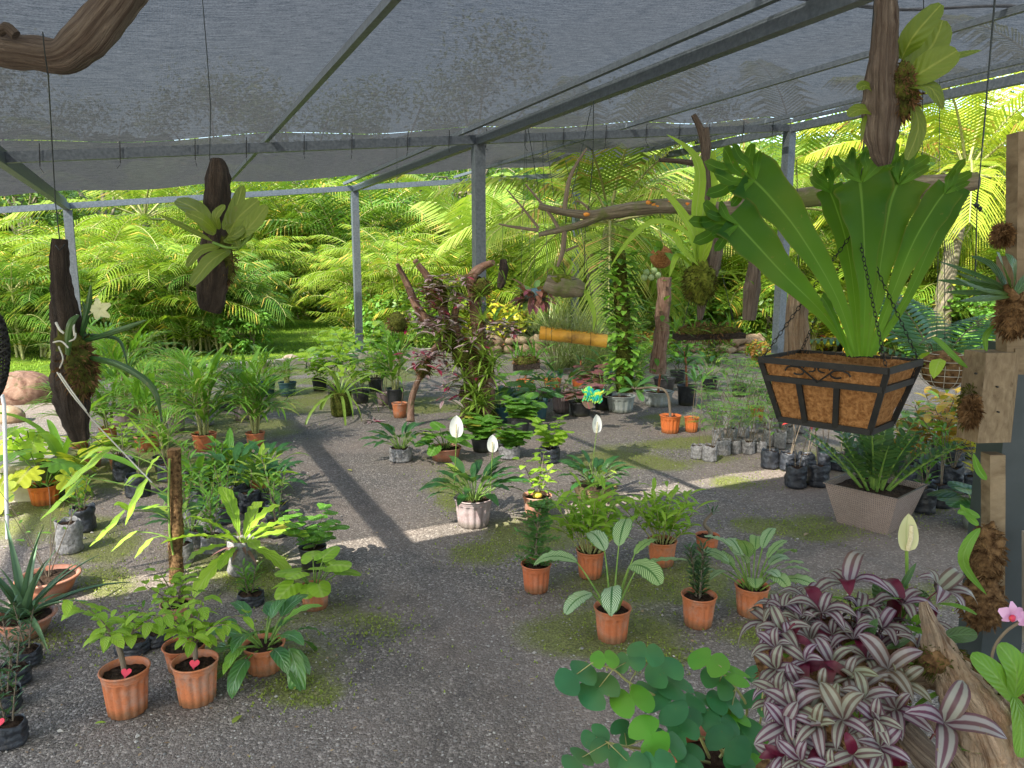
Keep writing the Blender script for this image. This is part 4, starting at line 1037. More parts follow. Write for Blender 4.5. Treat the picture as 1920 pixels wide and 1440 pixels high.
# right foreground group
def cal_hand(p, H, o):
    p.lm = 'cal'; u = mpp(1100, .0001)
    # (azimuth, stalk length, stalk lean, blade length, blade start elevation, bend, width)
    for az, pl, el, L, e2, bd, wd in ((2.75, .27, 1.05, .27, .35, 1.25, .085), (-1.75, .17, 1.35, .20, .25, 1.7, .095), (3.6, .15, 1.0, .19, .1, 1.2, .075), (-.9, .27, 1.38, .23, .55, 1.5, .10),
                                      (.12, .25, 1.25, .27, .25, .45, .075), (1.2, .30, 1.4, .21, .9, .9, .09), (2.0, .28, 1.45, .18, .8, 1.1, .085), (.5, .28, 1.3, .16, .8, .9, .08)):
        b = o + V((cos(az), sin(az), 0))*.02; pp = arc(b, az, el, pl, .2, 6); tube(p.st, pp, lerps([.006, .003], 7), 6, cap=False)
        leafp(p.lf, pp[-1], az, e2, L*.86, wd*1.08, 'oval', bd, 12, .10, .10, -.35 if az < 0 else .2)
potted('large white striped leaves in the terracotta pot nearest the camera right of the aisle', 1147, 1213, 70, 1137, 985, cal_hand, group=GR)
potted('narrow upright bush of small dark leaves in a terracotta pot', 1308, 1184, 66, 1114, 1020, p_shrub, group=GR, n=120, L=.04, stems=5)
potted('bushy striped leaf plant in the rightmost terracotta pot', 1407, 1163, 64, 1097, 990, p_cal, group=GR, n=20, seed=5)
potted('wispy fine leaved sapling in a tall terracotta pot beside the aisle', 1005, 1117, 57, 1056, 945, p_airy, group=GR)
potted('broad bright green ginger bush in terracotta behind the large striped plant', 1106, 1090, 54, 1030, 905, p_ginger, group=GR)
potted('bright green ginger bush in terracotta right of its twin', 1240, 1067, 56, 1012, 915, p_ginger, group=GR, seed=77)
potted('small twisted trunk succulent in a low terracotta pot', 1325, 1040, 45, 1003, 945, p_adenium, group=GR)
potted('peace lily with dark leaves and two white flowers in a big pinkish grey pot', 888, 994, 74, 932, 835, p_lily, mat=M_PINKPOT, n=36, extra=flowers([(-.13, .02, .44, .15), (.11, .05, .33, .12)]))
def lemon(t, rt, H, zs, p):
    mb = MB(); blob(mb, V((0, -rt*.3, zs+.03)), .028, (1.2, 1, .9), .1, 12, 8); mb.build('fallen_fruit', simple('lemon_peel', (.62, .48, .05), (.55, .36, .04), 20, .5, .1), t, False)
potted('hibiscus with glossy lime leaves and a yellow fruit in a light terracotta pot', 1007, 979, 56, 928, 830, p_hib, 'plain', M_ORANGE2, extra=lemon, n=4)
potted('dark peace lily with one white flower in a square tan wicker pot', 1114, 950, 76, 908, 830, p_lily, 'square', M_WICKT, n=30, extra=flowers([(.0, .05, .40, .14)]), rz=.5)
potted('glossy zamia plant in the big square brown wicker planter under the hanging fern', 1634, 1002, 160, 906, 765, p_zz, 'square', M_WICKB, rz=.72, n=20)
# left foreground group
potted('terracotta pot with bare cutting and red heart tag, nearest the camera at lower left', 242, 1352, 88, 1252, 1090, p_cutting, group=GL, tags=((.25, .35, .021, M_REDTAG),), lean=-.05, seed=3)
potted('terracotta pot with leafy woody cutting and red heart tag beside the nearest pot', 372, 1331, 84, 1238, 1085, p_cutting, group=GL, tags=((.1, .3, .021, M_REDTAG),), n=7, seed=9)
potted('terracotta pot half hidden behind the second cutting, red heart tag at its rim', 350, 1268, 78, 1207, 1100, p_cutting, group=GL, tags=((.45, .1, .021, M_REDTAG),), seed=12)
potted('faded pinkish pot with a young green shrub at the back of the cuttings', 337, 1186, 62, 1130, 1060, p_hib, group=GL, mat=M_ORANGE2, lm='lime', n=5, L=.06)
def bigleaf(t, rt, H, zs, p):
    mb = MB(); b = V((rt*.8, -rt*.3, zs+.02)); pts = curve([b, b+V((.05, -.04, .02)), b+V((.10, -.10, -.03)), b+V((.115, -.13, -.13)), b+V((.115, -.14, -.21))], 14); ribbon(mb, pts[4:], .105, V((-.1, -1, .5)), 'ovate', .12, 4, .06)
    mb.build('hanging_leaf', LM['philo'], t, False)
potted('large glossy heart leaved philodendron in terracotta, one leaf hanging to the ground', 498, 1272, 78, 1205, 1060, p_bigphilo, group=GL, extra=bigleaf, seed=4)
potted('light green heart leaved philodendron in terracotta beside the aisle', 592, 1150, 56, 1098, 1005, p_philo, group=GL, lm='lime', n=11, seed=6, L=.125)
potted('sparse round leaved plant in a dark grey pot behind the heart leaved philodendron', 588, 1075, 52, 1024, 925, p_round, 'plain', M_BLACKPOT, n=14, L=.075, lm='mid')
potted('black nursery bag with a young cutting behind the nearest pot', 250, 1232, 62, 1205, 1120, p_cutting, 'bag', M_BAGBLACK, 'nursery bag', n=4)
potted('second black nursery bag leaning behind the first bag', 292, 1215, 52, 1180, 1110, p_sap, 'bag', M_BAGBLACK, 'nursery bag', lm='mid', n=6)
potted('pale grey bag with wide bright leaves over a skirt of dead bromeliad leaves', 456, 1082, 52, 1010, 905, p_anth, 'bag', M_BAGGREY, 'nursery bag')
potted('shaggy dark seedling between the philodendron and the grey bag', 470, 1140, 50, 1118, 1060, p_shrub, 'bag', M_BAGBLACK, 'nursery bag', n=40, lm='mid', L=.045)
potted('aloe with long spiky leaves in a terracotta bowl at the left edge', 52, 1206, 106, 1152, 985, p_aloe, 'bowl', M_ORANGE2, n=20, seed=2)
def thin_twigs(p, H, o):
    r = p.r; p.lm = 'mid'; p.sm = M_TWIG
    for k in range(5):
        pts = arc(o, k*1.3+.4, 1.25, H*r.uniform(.6, 1), .2, 8, .5); tube(p.st, pts, lerps([.004, .0015], 9), 4, cap=False); along(p.lf, p.st, pts, 4, .05, .025, 'ovate', .6, .2, .3, rr=r)
potted('wide terracotta bowl with a few bare twigs behind the aloe', 96, 1130, 108, 1078, 860, thin_twigs, 'bowl', M_ORANGE2, seed=8)
GB = 'black nursery bags in the lower left corner'
for px, py, w_, yr, lab in ((22, 1405, 60, 1352, 'black nursery bag nearest the corner with a red heart tag'), (12, 1338, 58, 1296, 'crumpled black bag, second from the lower left corner'), (30, 1290, 56, 1250, 'black bag with a dark seedling, third from the lower left corner'), (52, 1252, 52, 1215, 'black bag furthest from the camera, just below the aloe')):
    potted(lab, px, py, w_, yr, yr-90, p_shrub, 'bag', M_BAGBLACK, 'nursery bag', 'nursery_bag', GB, n=26, L=.035, stems=2, tags=((-.3, .5, .022, M_REDTAG),) if px == 22 else ())
potted('bright orange pot with a big yellow split leaf philodendron', 86, 950, 56, 908, 800, p_split, mat=M_ORANGE, n=11, seed=3)
potted('small plant in a bleached grey bag beside the orange pot', 133, 1040, 46, 975, 935, p_sap, 'bag', M_BAGGREY, 'nursery bag', n=7, L=.05)
potted('dark bag with an ixora bush behind the bleached grey bag', 158, 1000, 44, 950, 890, p_shrub, 'bag', M_BAGBLACK, 'nursery bag', n=40, lm='mid', L=.05)
# palms and pots further back on the left
GP = 'young palms in terracotta pots'
potted('young palm in terracotta, leftmost of the palm row', 278, 850, 48, 815, 665, p_palm, 'plain', group=GP, seed=1)
potted('tall bushy young palm in terracotta in the middle of the palm row', 385, 850, 46, 812, 628, p_palm, 'plain', group=GP, n=6, seed=2)
potted('bushy young palm in terracotta at the right end of the palm row', 480, 840, 36, 810, 640, p_palm, 'plain', group=GP, n=6, seed=3)
potted('small terracotta pot with a green heart tag in front of the palms', 435, 872, 38, 842, 800, p_sap, 'plain', tags=((.1, .3, .03, M_GREENTAG),), n=6)
potted('slim terracotta pot behind the hanging log', 205, 832, 32, 800, 700, p_palm, 'plain', group=GP, n=3, seed=5)
potted('dark leaved seedling in the black pot before the leftmost palm', 312, 890, 46, 855, 745, p_palm, 'plain', M_BLACKPOT, n=2, seed=31)
GK = 'large nursery pots at the back left'
potted('wide pinkish grey pot of palms behind the hanging log', 235, 800, 56, 762, 590, p_palm, 'plain', M_PINKPOT, group=GK, n=6, seed=6)
potted('grey pot of broad palm seedlings at the back left', 345, 775, 40, 742, 640, p_palm, 'plain', M_PINKPOT, group=GK, n=4, seed=7)
potted('black pot between the two tall potted palms', 428, 772, 42, 742, 650, p_sap, 'plain', M_BLACKPOT, group=GK, n=8, L=.12, stems=3)
potted('big teal pot behind the right hand potted palm', 495, 745, 48, 705, 640, p_palm, 'plain', M_TEAL, group=GK, n=4, seed=8)
potted('pale grey bag behind the middle potted palm', 383, 800, 34, 765, 700, p_sap, 'bag', M_BAGGREY, 'nursery bag', n=5)
potted('feathery palm seedling at the far left', 180, 770, 50, 735, 580, p_palm, 'plain', M_PINKPOT, group=GK, n=5, seed=9)
potted('orange pot with broad pleated palm leaves behind the split leaf plant', 120, 905, 50, 870, 700, p_brom, 'plain', M_ORANGE2, lm='palmy', n=9, w=.12, bend=1.2, seed=5)
potted('variegated plant beside the split leaf philodendron', 170, 880, 44, 850, 780, p_philo, 'plain', M_ORANGE2, lm='yellow', n=8)
potted('mossy log pot with spider plant leaves spilling over at the back of the aisle', 640, 782, 40, 735, 620, p_brom, 'bag', M_MOSS, n=26, lm='brom', w=.045, bend=1.7, seed=4)
potted('black pot with a tall leafy shrub at the foot of the far post', 677, 757, 34, 731, 590, p_hib, 'plain', M_BLACKPOT, lm='lime', n=7, L=.22)
potted('dark pot of drooping pale leaves left of the far post', 628, 745, 30, 722, 600, p_hib, 'plain', M_BLACKPOT, lm='lime', n=4, L=.22)
potted('dark pot with a slim palm left of the driftwood tree', 742, 768, 34, 728, 600, p_palm, 'plain', M_BLACKPOT, n=3, seed=12)
potted('small red brown pot at the foot of the driftwood tree', 750, 785, 30, 755, 690, p_sap, 'plain', M_TERRA, n=7, L=.1)
potted('wide leaved lime green plant spilling over its grey bag beside the driftwood tree', 752, 868, 44, 838, 768, p_lily, 'bag', M_BAGGREY, 'nursery bag', n=26, seed=14)
potted('terracotta dish with heart shaped leaves behind the big peace lily', 835, 868, 62, 838, 770, p_philo, 'plain', M_ORANGE2, n=11, lm='mid', seed=15)
potted('dark pot of rounded leaves behind the peace lily', 905, 850, 46, 820, 770, p_round, 'plain', M_BLACKPOT, n=22, L=.11, lm='mid')
potted('grey bag of lobed leaves behind the hibiscus', 955, 862, 42, 835, 780, p_round, 'bag', M_BAGGREY, 'nursery bag', n=24, L=.10, lm='mid')
potted('dark bag with a tall sprig of lime leaves behind the hibiscus', 1030, 870, 40, 838, 768, p_round, 'bag', M_BAGBLACK, 'nursery bag', n=22, L=.085, lm='lime')
for px, pb, w_, pt, f, kw, mt, lab in (
    (150, 842, 36, 690, p_palm, dict(n=4), M_TERRA, 'terracotta pot with a feathery palm left of the hanging log'),
    (332, 812, 34, 660, p_palm, dict(n=4), M_PINKPOT, 'pinkish pot with a palm between the leftmost and middle potted palms'),
    (432, 905, 40, 800, p_brom, dict(lm='mid', n=26, w=.2, bend=1.0), M_TERRA, 'terracotta pot with a broad sword leaved rosette in front of the green heart tag'),
    (488, 930, 40, 815, p_brom, dict(lm='lime', n=26, w=.18, bend=1.1), M_TERRA, 'terracotta pot with a lime sword leaved rosette at the aisle edge of the left block'),
    (370, 935, 38, 830, p_brom, dict(lm='palmy', n=24, w=.18, bend=1.1), M_TERRA, 'terracotta pot with strap leaves right of the moss totem top'),
    (225, 885, 36, 770, p_hib, dict(n=6, L=.1, lm='lime'), M_TERRA, 'terracotta pot with a lime shrub behind the totem leaves'),
    (285, 800, 34, 665, p_palm, dict(n=4), M_TERRA, 'terracotta pot with a palm behind the leftmost potted palm'),
    (455, 790, 34, 655, p_palm, dict(n=4), M_PINKPOT, 'pinkish pot with a palm between the two tall potted palms'),
    (60, 880, 44, 760, p_split, dict(n=9, lm='lime'), M_BLACKPOT, 'dark pot with green split leaves behind the orange pot'),
    (410, 960, 34, 870, p_lily, dict(n=16), M_BAGBLACK, 'black bag of dark sword leaves in the middle of the left block')):
    potted(lab, px, pb, w_, pb-w_*.85, pt, f, 'plain', mt, group='mixed potted plants in the left block', **kw)
# nursery bags in the left block
GBL = 'grey and black nursery bags in a block at the left'
rb = random.Random(17); k = 0
for (px, py) in ((360, 1032), (392, 1012), (352, 985), (400, 1040), (420, 985), (375, 955), (440, 950), (470, 965), (505, 960), (520, 985), (500, 925), (455, 920), (410, 925), (350, 925), (520, 1010), (345, 1060), (318, 905), (260, 935), (235, 905)):
    k += 1; grey = k in (1, 2, 3, 4, 16)
    f = rb.choice((p_sap, p_shrub, p_lily)) if k not in (7, 9, 11) else p_lily
    potted('bleached grey nursery bag with a small plant in the left block' if grey else 'black nursery bag with a seedling in the left block', px, py, rb.randint(36, 44), py-rb.randint(36, 46), py-rb.randint(95, 140), f, 'bag', M_BAGGREY if grey else M_BAGBLACK, 'nursery bag', 'nursery_bag', GBL, **({'n': 12, 'L': .12, 'lm': 'brom' if k % 3 else 'mid'} if f is p_sap else {'n': 34, 'L': .06, 'lm': 'mid'} if f is p_shrub else {'n': 14, 'L': .2}))
# middle distance
potted('bright orange pot with a bent bare trunk and a tuft of big leaves', 1256, 815, 40, 778, 690, p_bent, mat=M_ORANGE, seed=2)
potted('small bright orange pot with a square white tag and a grey trunked rosette', 1296, 812, 28, 782, 690, p_red, mat=M_ORANGE, lm='philo', n=12)
potted('bright orange pot half hidden among the lady palms', 1416, 792, 32, 762, 680, p_lady, mat=M_ORANGE)
GG = 'big pots in a row in front of the stone wall'
for px, pb, w_, pr, pt, f, st, mt, kw, lab in (
    (1163, 776, 56, 741, 640, p_sap, 'flute', M_GREYPOT, dict(n=9, L=.14, stems=2), 'grey green fluted pot with a palm seedling right of the coloured gloves'),
    (1233, 765, 58, 733, 600, p_dracaena, 'flute', M_GREYPOT, {}, 'grey green pot with a red stemmed palm'),
    (1245, 735, 42, 708, 620, p_sap, 'plain', M_BLACKPOT, dict(n=8, L=.2), 'black pot behind the red stemmed palm'),
    (1287, 762, 38, 722, 600, p_dracaena, 'plain', M_BLACKPOT, {}, 'black pot with a thin palm left of the lady palms'),
    (1005, 792, 46, 748, 690, p_philo, 'plain', M_TEAL, dict(n=9, lm='philo'), 'teal pot with big round glossy leaves, nearer of two'),
    (965, 772, 44, 735, 660, p_philo, 'plain', M_TEAL, dict(n=7, lm='mid'), 'teal pot behind the round glossy leaves'),
    (940, 755, 40, 722, 640, p_sap, 'plain', M_PINKPOT, dict(n=9, L=.2), 'brown pot right of the driftwood tree'),
    (1052, 775, 38, 732, 655, p_lily, 'flute', M_PINKPOT, dict(n=14), 'pinkish fluted pot left of the pink leaved plant'),
    (1088, 782, 44, 752, 690, p_philo, 'plain', M_BLACKPOT, dict(n=16, lm='pinkl', L=.16), 'black pot of pink and burgundy leaves'),
    (1130, 770, 36, 735, 660, p_philo, 'plain', M_BLACKPOT, dict(n=10, lm='purple', L=.14), 'dark pot of purple leaves behind the coloured gloves'),
    (985, 738, 34, 712, 640, p_dracaena, 'plain', M_ORANGE, {}, 'orange pot at the back between the driftwood tree and the vine'),
    (1036, 735, 34, 710, 640, p_sap, 'plain', M_ORANGE, dict(n=8, L=.2), 'orange pot at the back with strap leaves'),
    (1088, 728, 36, 706, 640, p_dracaena, 'plain', M_ORANGE, {}, 'wide orange pot at the back behind the pink leaves'),
    (1135, 720, 30, 696, 640, p_lily, 'plain', M_TEAL, dict(n=14), 'teal pot at the foot of the vine column'),
    (895, 735, 32, 708, 640, p_palm, 'plain', M_BLACKPOT, dict(n=3), 'dark pot with a palm behind the driftwood tree')):
    potted(lab, px, pb, w_, pr, pt, f, st, mt, group=GG, **kw)

GX = 'assorted potted plants in front of the far kerb'
for px, pb, w_, pt, f, kw, mt, lab in (
    (600, 735, 30, 640, p_hib, dict(n=6, L=.2, lm='lime'), M_BLACKPOT, 'small dark pot with yellow green shrub left of the mossy log pot'),
    (705, 735, 30, 600, p_hib, dict(n=7, L=.16, lm='mid'), M_BLACKPOT, 'dark pot with dense green shrub between far post and driftwood tree'),
    (720, 760, 28, 640, p_sap, dict(n=12, L=.22, stems=3), M_PINKPOT, 'grey pot of feathery seedlings left of the driftwood tree'),
    (540, 745, 34, 660, p_palm, dict(n=3), M_TEAL, 'low teal pot of palm seedlings right of the tall potted palms'),
    (935, 795, 40, 700, p_lily, dict(n=18), M_TEAL, 'blue green pot of dark leaves right of the driftwood tree foot'),
    (975, 815, 40, 735, p_round, dict(n=26, L=.14), M_BLACKPOT, 'low black pot of rounded leaves before the teal pots'),
    (1195, 735, 30, 620, p_palm, dict(n=4), M_BLACKPOT, 'dark pot with a palm right of the vine column'),
    (1270, 720, 30, 600, p_hib, dict(n=6, L=.2, lm='mid'), M_BLACKPOT, 'dark pot with a broad leaved shrub by the stone wall'),
    (1330, 735, 32, 640, p_lily, dict(n=16), M_BLACKPOT, 'dark pot of strap leaves by the stone wall'),
    (1385, 745, 30, 640, p_lady, dict(n=9), M_BLACKPOT, 'dark pot with a tall fan palm by the stone wall'),
    (1450, 760, 32, 660, p_lady, dict(n=9), M_BLACKPOT, 'second dark fan palm pot nearer the hanging basket'),
    (1110, 745, 34, 660, p_philo, dict(n=12, lm='purple'), M_BLACKPOT, 'dark pot of burgundy leaves behind the vine column'),
    (1020, 755, 34, 680, p_lily, dict(n=14), M_PINKPOT, 'grey brown pot of sword leaves behind the teal pots'),
    (1330, 790, 26, 690, p_lady, dict(n=8), M_BAGGREY, 'grey pot with a fan palm seedling right of the small orange pot')):
    potted(lab, px, pb, w_, pb-w_*.85, pt, f, 'plain', mt, group=GX, **kw)
t = empty('grass_clump', V((WX(1090, 12.2), 12.2, .03)), 'tall wispy grey green grass clump on the lawn behind the hanging bamboo', 'ornamental grass'); mb = MB()
for k in range(5): rosette(mb, mb, V((k*.22-.4, (k%2)*.3, 0)), 90, 1.5, .016, 0, 1.5, .7, 1.1, 'grass', 7, rr=random.Random(k), spread=.15)
mb.build('blades', LM['grassy'], t, False)
# the gloves on the pink leaved plant
t = empty('garden_gloves', W(1114, 740, 7.6), 'pair of turquoise and yellow patterned gloves lying over the pink leaved plant', 'gloves')
def glovem():
    m = NT('patterned_glove'); nz = m.noise(22, 3, m.coord('Object')); c = m.ramp(nz, [(.38, (.01, .30, .34)), (.5, (.02, .42, .12)), (.6, (.55, .60, .05))]); return m.done(m.bsdf(c, .7))
MG = glovem()
for sx in (-1, 1):
    mb = MB(); u = mpp(740, 7.6)
    blob(mb, W(1112+sx*8, 738+sx*3, 7.58), 10*u, (1.0, .3, 1.1), .15, 12, 8, seed=sx)
    for k in range(4): a = W(1112+sx*(3+k*4), 744+sx*2, 7.57); tube(mb, curve([a, a+V((sx*u*(k-2)*1.5, 0, -5*u)), a+V((-u*(3+k*.5), 0, -(9+k%2*2)*u))], 5), [2.4*u, 2.4*u, 2.3*u, 2.1*u, 1.4*u], 7)
    a = W(1112+sx*17, 736, 7.58); tube(mb, curve([a-V((sx*6*u, 0, 0)), a, a+V((sx*4*u, 0, 6*u))], 4), [2.8*u, 2.6*u, 2.3*u, 1.6*u], 7)
    mb.build('glove', MG, t)
# bags and saplings on the right
GRB = 'bleached grey nursery bags of seedlings at the right'; GRK = 'black nursery bags of saplings at the right'
rb = random.Random(23)
for px, pb, w_ in ((1307, 862, 26), (1330, 867, 28), (1356, 856, 26), (1378, 852, 24), (1402, 853, 26), (1425, 850, 24), (1440, 838, 24), (1345, 835, 22), (1372, 830, 22), (1392, 822, 22), (1462, 842, 22), (1480, 832, 22), (1412, 812, 20), (1440, 812, 20), (1470, 806, 20), (1365, 806, 20), (1500, 812, 20), (1395, 795, 20)):
    f = p_lady if rb.random() < .72 else p_sap
    potted('bleached grey bag with a lady palm seedling in the right hand block', px, pb, w_, pb-rb.randint(24, 36), pb-rb.randint(105, 160), f, 'bag', M_BAGGREY, 'nursery bag', 'nursery_bag', GRB, **({'n': 6} if f is p_lady else {'n': 9, 'L': .12}))
for px, pb, w_, pr, pt, f, kw in ((1443, 880, 34, 844, 740, p_sap, dict(n=7, L=.1)), (1477, 884, 32, 848, 770, p_red, {}), (1510, 888, 32, 850, 765, p_red, {}), (1491, 917, 40, 872, 775, p_red, {}), (1533, 915, 40, 870, 770, p_sap, dict(n=8, L=.1)),
                                (1546, 880, 32, 840, 760, p_red, {}), (1575, 884, 36, 850, 750, p_sap, dict(n=9, L=.1, stems=2)), (1600, 872, 32, 838, 740, p_lady, dict(n=5)), (1730, 965, 42, 912, 815, p_shrub, dict(n=24, lm='mid', L=.08)), (1762, 955, 40, 905, 800, p_sap, dict(n=9, L=.1, stems=3)),
                                (1700, 905, 34, 868, 770, p_croton, {}), (1745, 900, 34, 862, 740, p_croton, {}), (1785, 912, 36, 874, 750, p_croton, {}), (1720, 880, 30, 846, 760, p_lady, dict(n=5)), (1665, 880, 30, 848, 740, p_lady, dict(n=5)), (1790, 875, 30, 842, 735, p_croton, {}), (1825, 930, 36, 890, 790, p_shrub, dict(n=40, lm='croty', L=.09)),
                                (1760, 850, 30, 822, 725, p_croton, {}), (1815, 860, 30, 830, 720, p_croton, {})):
    lab = 'black nursery bag with ' + {p_sap: 'a thin sapling', p_red: 'a red leaved ti plant', p_lady: 'a fan leaved seedling', p_croton: 'a pink and yellow croton', p_shrub: 'a small leafy bush'}[f] + ' at the right of the gravel'
    potted(lab, px, pb, w_, pr, pt, f, 'bag', M_BAGBLACK, 'nursery bag', 'nursery_bag', GRK, **kw)
potted('round grey pot with dark leaves at the foot of the right hand steel post', 1832, 1000, 60, 962, 870, p_philo, 'plain', M_GREYPOT, n=12, lm='dark')

# ------------------------------------------------------------------ driftwood tree with epiphytes
def epi(mbl, mbs, p, kind, size, rr):
    if kind == 'brom': rosette(mbl, mbs, p, 30, size, size*.085, 0, 1.3, -.4, .8, 'strap', 5, rr=rr, spread=.01, fold=.3)
    elif kind == 'zeb':
        for k in range(7):
            a = rr.uniform(0, 6.28); pts = arc(p, a, .4, size*.9, 1.6, 5); along(mbl, mbs, pts, 6, size*.5, size*.22, 'lance', .2, .2, .4, rr=rr, pet=0, seg=4)
DW = empty('driftwood_tree', G(915, 800), 'upright driftwood tree covered in bromeliads, moss and purple striped leaves round the middle post', 'driftwood display')
mb = MB(); YD = 7.9
for pts, rads in ((((872, 800), (885, 720), (870, 650), (830, 615), (790, 590), (762, 530), (745, 495)), [.085, .085, .08, .07, .05, .035, .02]),
                  (((905, 800), (915, 720), (900, 640), (890, 560), (885, 520), (905, 500), (925, 492)), [.09, .085, .07, .06, .055, .04, .03]),
                  (((870, 660), (838, 600), (822, 560), (805, 525), (778, 488)), [.07, .06, .05, .045, .03]),
                  (((770, 790), (773, 745), (790, 700), (808, 665), (840, 630)), [.045, .038, .035, .04, .05]),
                  (((860, 640), (852, 600), (858, 570)), [.06, .04, .03])):
    c = curve([W(x, y, YD+(.05 if i % 2 else -.03)) for i, (x, y) in enumerate(pts)], 26); tube(mb, c, lerps(rads, 26), 12, .28, seed=len(c))
mb.build('trunk', M_DRIFTR, DW)
mb = MB(); mz = MB(); ml = MB(); ms = MB(); mm = MB(); mh = MB(); rr = random.Random(41)
for x, y, s_ in ((905, 668, .26), (893, 755, .28), (870, 710, .22), (830, 622, .2), (905, 600, .2), (925, 680, .22), (890, 735, .24), (890, 640, .2), (845, 560, .15), (860, 680, .2), (915, 700, .24), (880, 780, .26), (905, 760, .24), (845, 650, .18), (900, 555, .16), (815, 640, .14)): epi(ml, ms, W(x, y, YD-.12), 'brom', s_*1.15, rr)
for x, y, s_ in ((795, 545, .22), (820, 540, .2), (800, 580, .2), (830, 600, .22), (845, 598, .2), (795, 670, .24), (785, 660, .18), (880, 710, .2), (830, 700, .2), (832, 730, .2), (880, 520, .16), (868, 640, .22), (902, 630, .2), (850, 560, .16), (920, 610, .2), (935, 605, .18), (950, 612, .18), (885, 562, .18), (828, 520, .16), (690, 790, .16), (812, 665, .2), (790, 605, .2)):
    epi(mz, ms, W(x, y, YD-.1) if y < 780 else G(x, y), 'zeb', s_*1.45, rr)
for x, y, r in ((822, 555, .11), (815, 545, .1), (745, 605, .09), (902, 540, .09), (870, 660, .13), (845, 640, .1), (905, 690, .1), (795, 690, .08), (890, 790, .12), (915, 795, .12), (880, 735, .09)):
    blob(mm, W(x, y, YD-.03), r, (1, 1, 1.15), .5, 12, 8, seed=x); fuzz(mh, W(x, y, YD-.03), r, 160, .06, .003, rr=rr)
for x, y, L, az in ((925, 610, .45, 1.2), (930, 600, .4, 2.6), (920, 615, .4, .2), (765, 520, .5, -.4), (760, 530, .45, 3.6), (940, 620, .5, .6), (950, 640, .5, -.2)): leafp(mb, W(x, y, YD-.1), az, 1.1, L, L*.16, 'lance', 1.5, 9)
ml.build('bromeliad', LM['brom'], DW); mz.build('trailing_leaves', LM['zebfar'], DW); build_each(mm, 'moss', M_MOSS, DW); mh.build('root_fibres', M_ROOT, DW); mb.build('strap_leaves', LM['mid'], DW)
if ms.f: ms.build('stem', M_GSTEM, DW)

# vine column and back posts of wood
def moss_pole(name, label, cat, a, b, Y, r, leaf, nleaf, L, mat=M_MOSS, kind='ovate', seed=0, group=None, base=None):
    rr = random.Random(seed); p0 = W(*a, Y); p1 = W(*b, Y); t = empty(name, p0, label, cat, group)
    mb = MB(); tube(mb, curve([p0, p0.lerp(p1, .5)+V((.02, 0, 0)), p1], 18), lerps([r, r*.9, r*.85], 18), 12, .3, 14); mb.build('pole', mat, t)
    mh = MB(); ml = MB()
    for k in range(nleaf):
        q = p0.lerp(p1, rr.random()); a_ = rr.uniform(0, 6.28); d = V((cos(a_), sin(a_), 0)); q = q + d*r*rr.uniform(.9, 1.9)
        leafp(ml, q, a_+rr.uniform(-.5, .5), rr.uniform(-.4, .7), L*rr.uniform(.6, 1.2), L*.62, kind, .3, 4)
    for k in range(int((p1-p0).length*420)):
        q = p0.lerp(p1, rr.random()); a_ = rr.uniform(0, 6.28); d = V((cos(a_), sin(a_), rr.uniform(-.5, .5))); x = q+d*r*.9; s, u = frame(d); mh.poly([x-s*.0015, x+s*.0015, x+d*r*rr.uniform(.2, .7)], [(0, 0), (0, 1), (1, .5)])
    mh.build('fibres', M_ROOT, t); ml.build('foliage', LM[leaf], t); return t
moss_pole('vine_column', 'tall moss column smothered in small round glossy vine leaves', 'climbing vine', (1172, 735), (1158, 470), 7.9, .09, 'vine', 620, .13, seed=1)
moss_pole('wooden_post', 'leafy wooden stump post standing behind the hanging boards', 'post', (1232, 700), (1245, 520), 8.6, .09, 'mid', 40, .16, M_DRIFTR, 'lance', seed=2)
# moss totem at left with split leaves
T1 = G(330, 1090); t = empty('moss_totem', T1, 'brown fibre moss pole with a climbing split leaf philodendron at the left', 'climbing plant')
mb = MB(); top = W(326, 842, T1.y); tube(mb, curve([T1, T1.lerp(top, .5)+V((.006, 0, 0)), top], 40), lerps([.036, .034, .033], 40), 14, .28, 26); mb.build('pole', M_ROOT, t)
mh = MB(); rr = random.Random(6)
for k in range(1500):
    q = T1.lerp(top, rr.random()); a_ = rr.uniform(0, 6.28); d = V((cos(a_), sin(a_), rr.uniform(-.6, .3))); x = q+d*.034; s, u = frame(d); mh.poly([x-s*.001, x+s*.001, x+d*rr.uniform(.008, .03)], [(0, 0), (0, 1), (1, .5)])
mh.build('fibres', M_ROOT, t)
ms = MB(); ml = MB(); YT = T1.y
tube(ms, [W(318, 860, YT-.05), W(316, 930, YT-.05), W(318, 1000, YT-.04), W(325, 1040, YT-.03)], .006, 6)
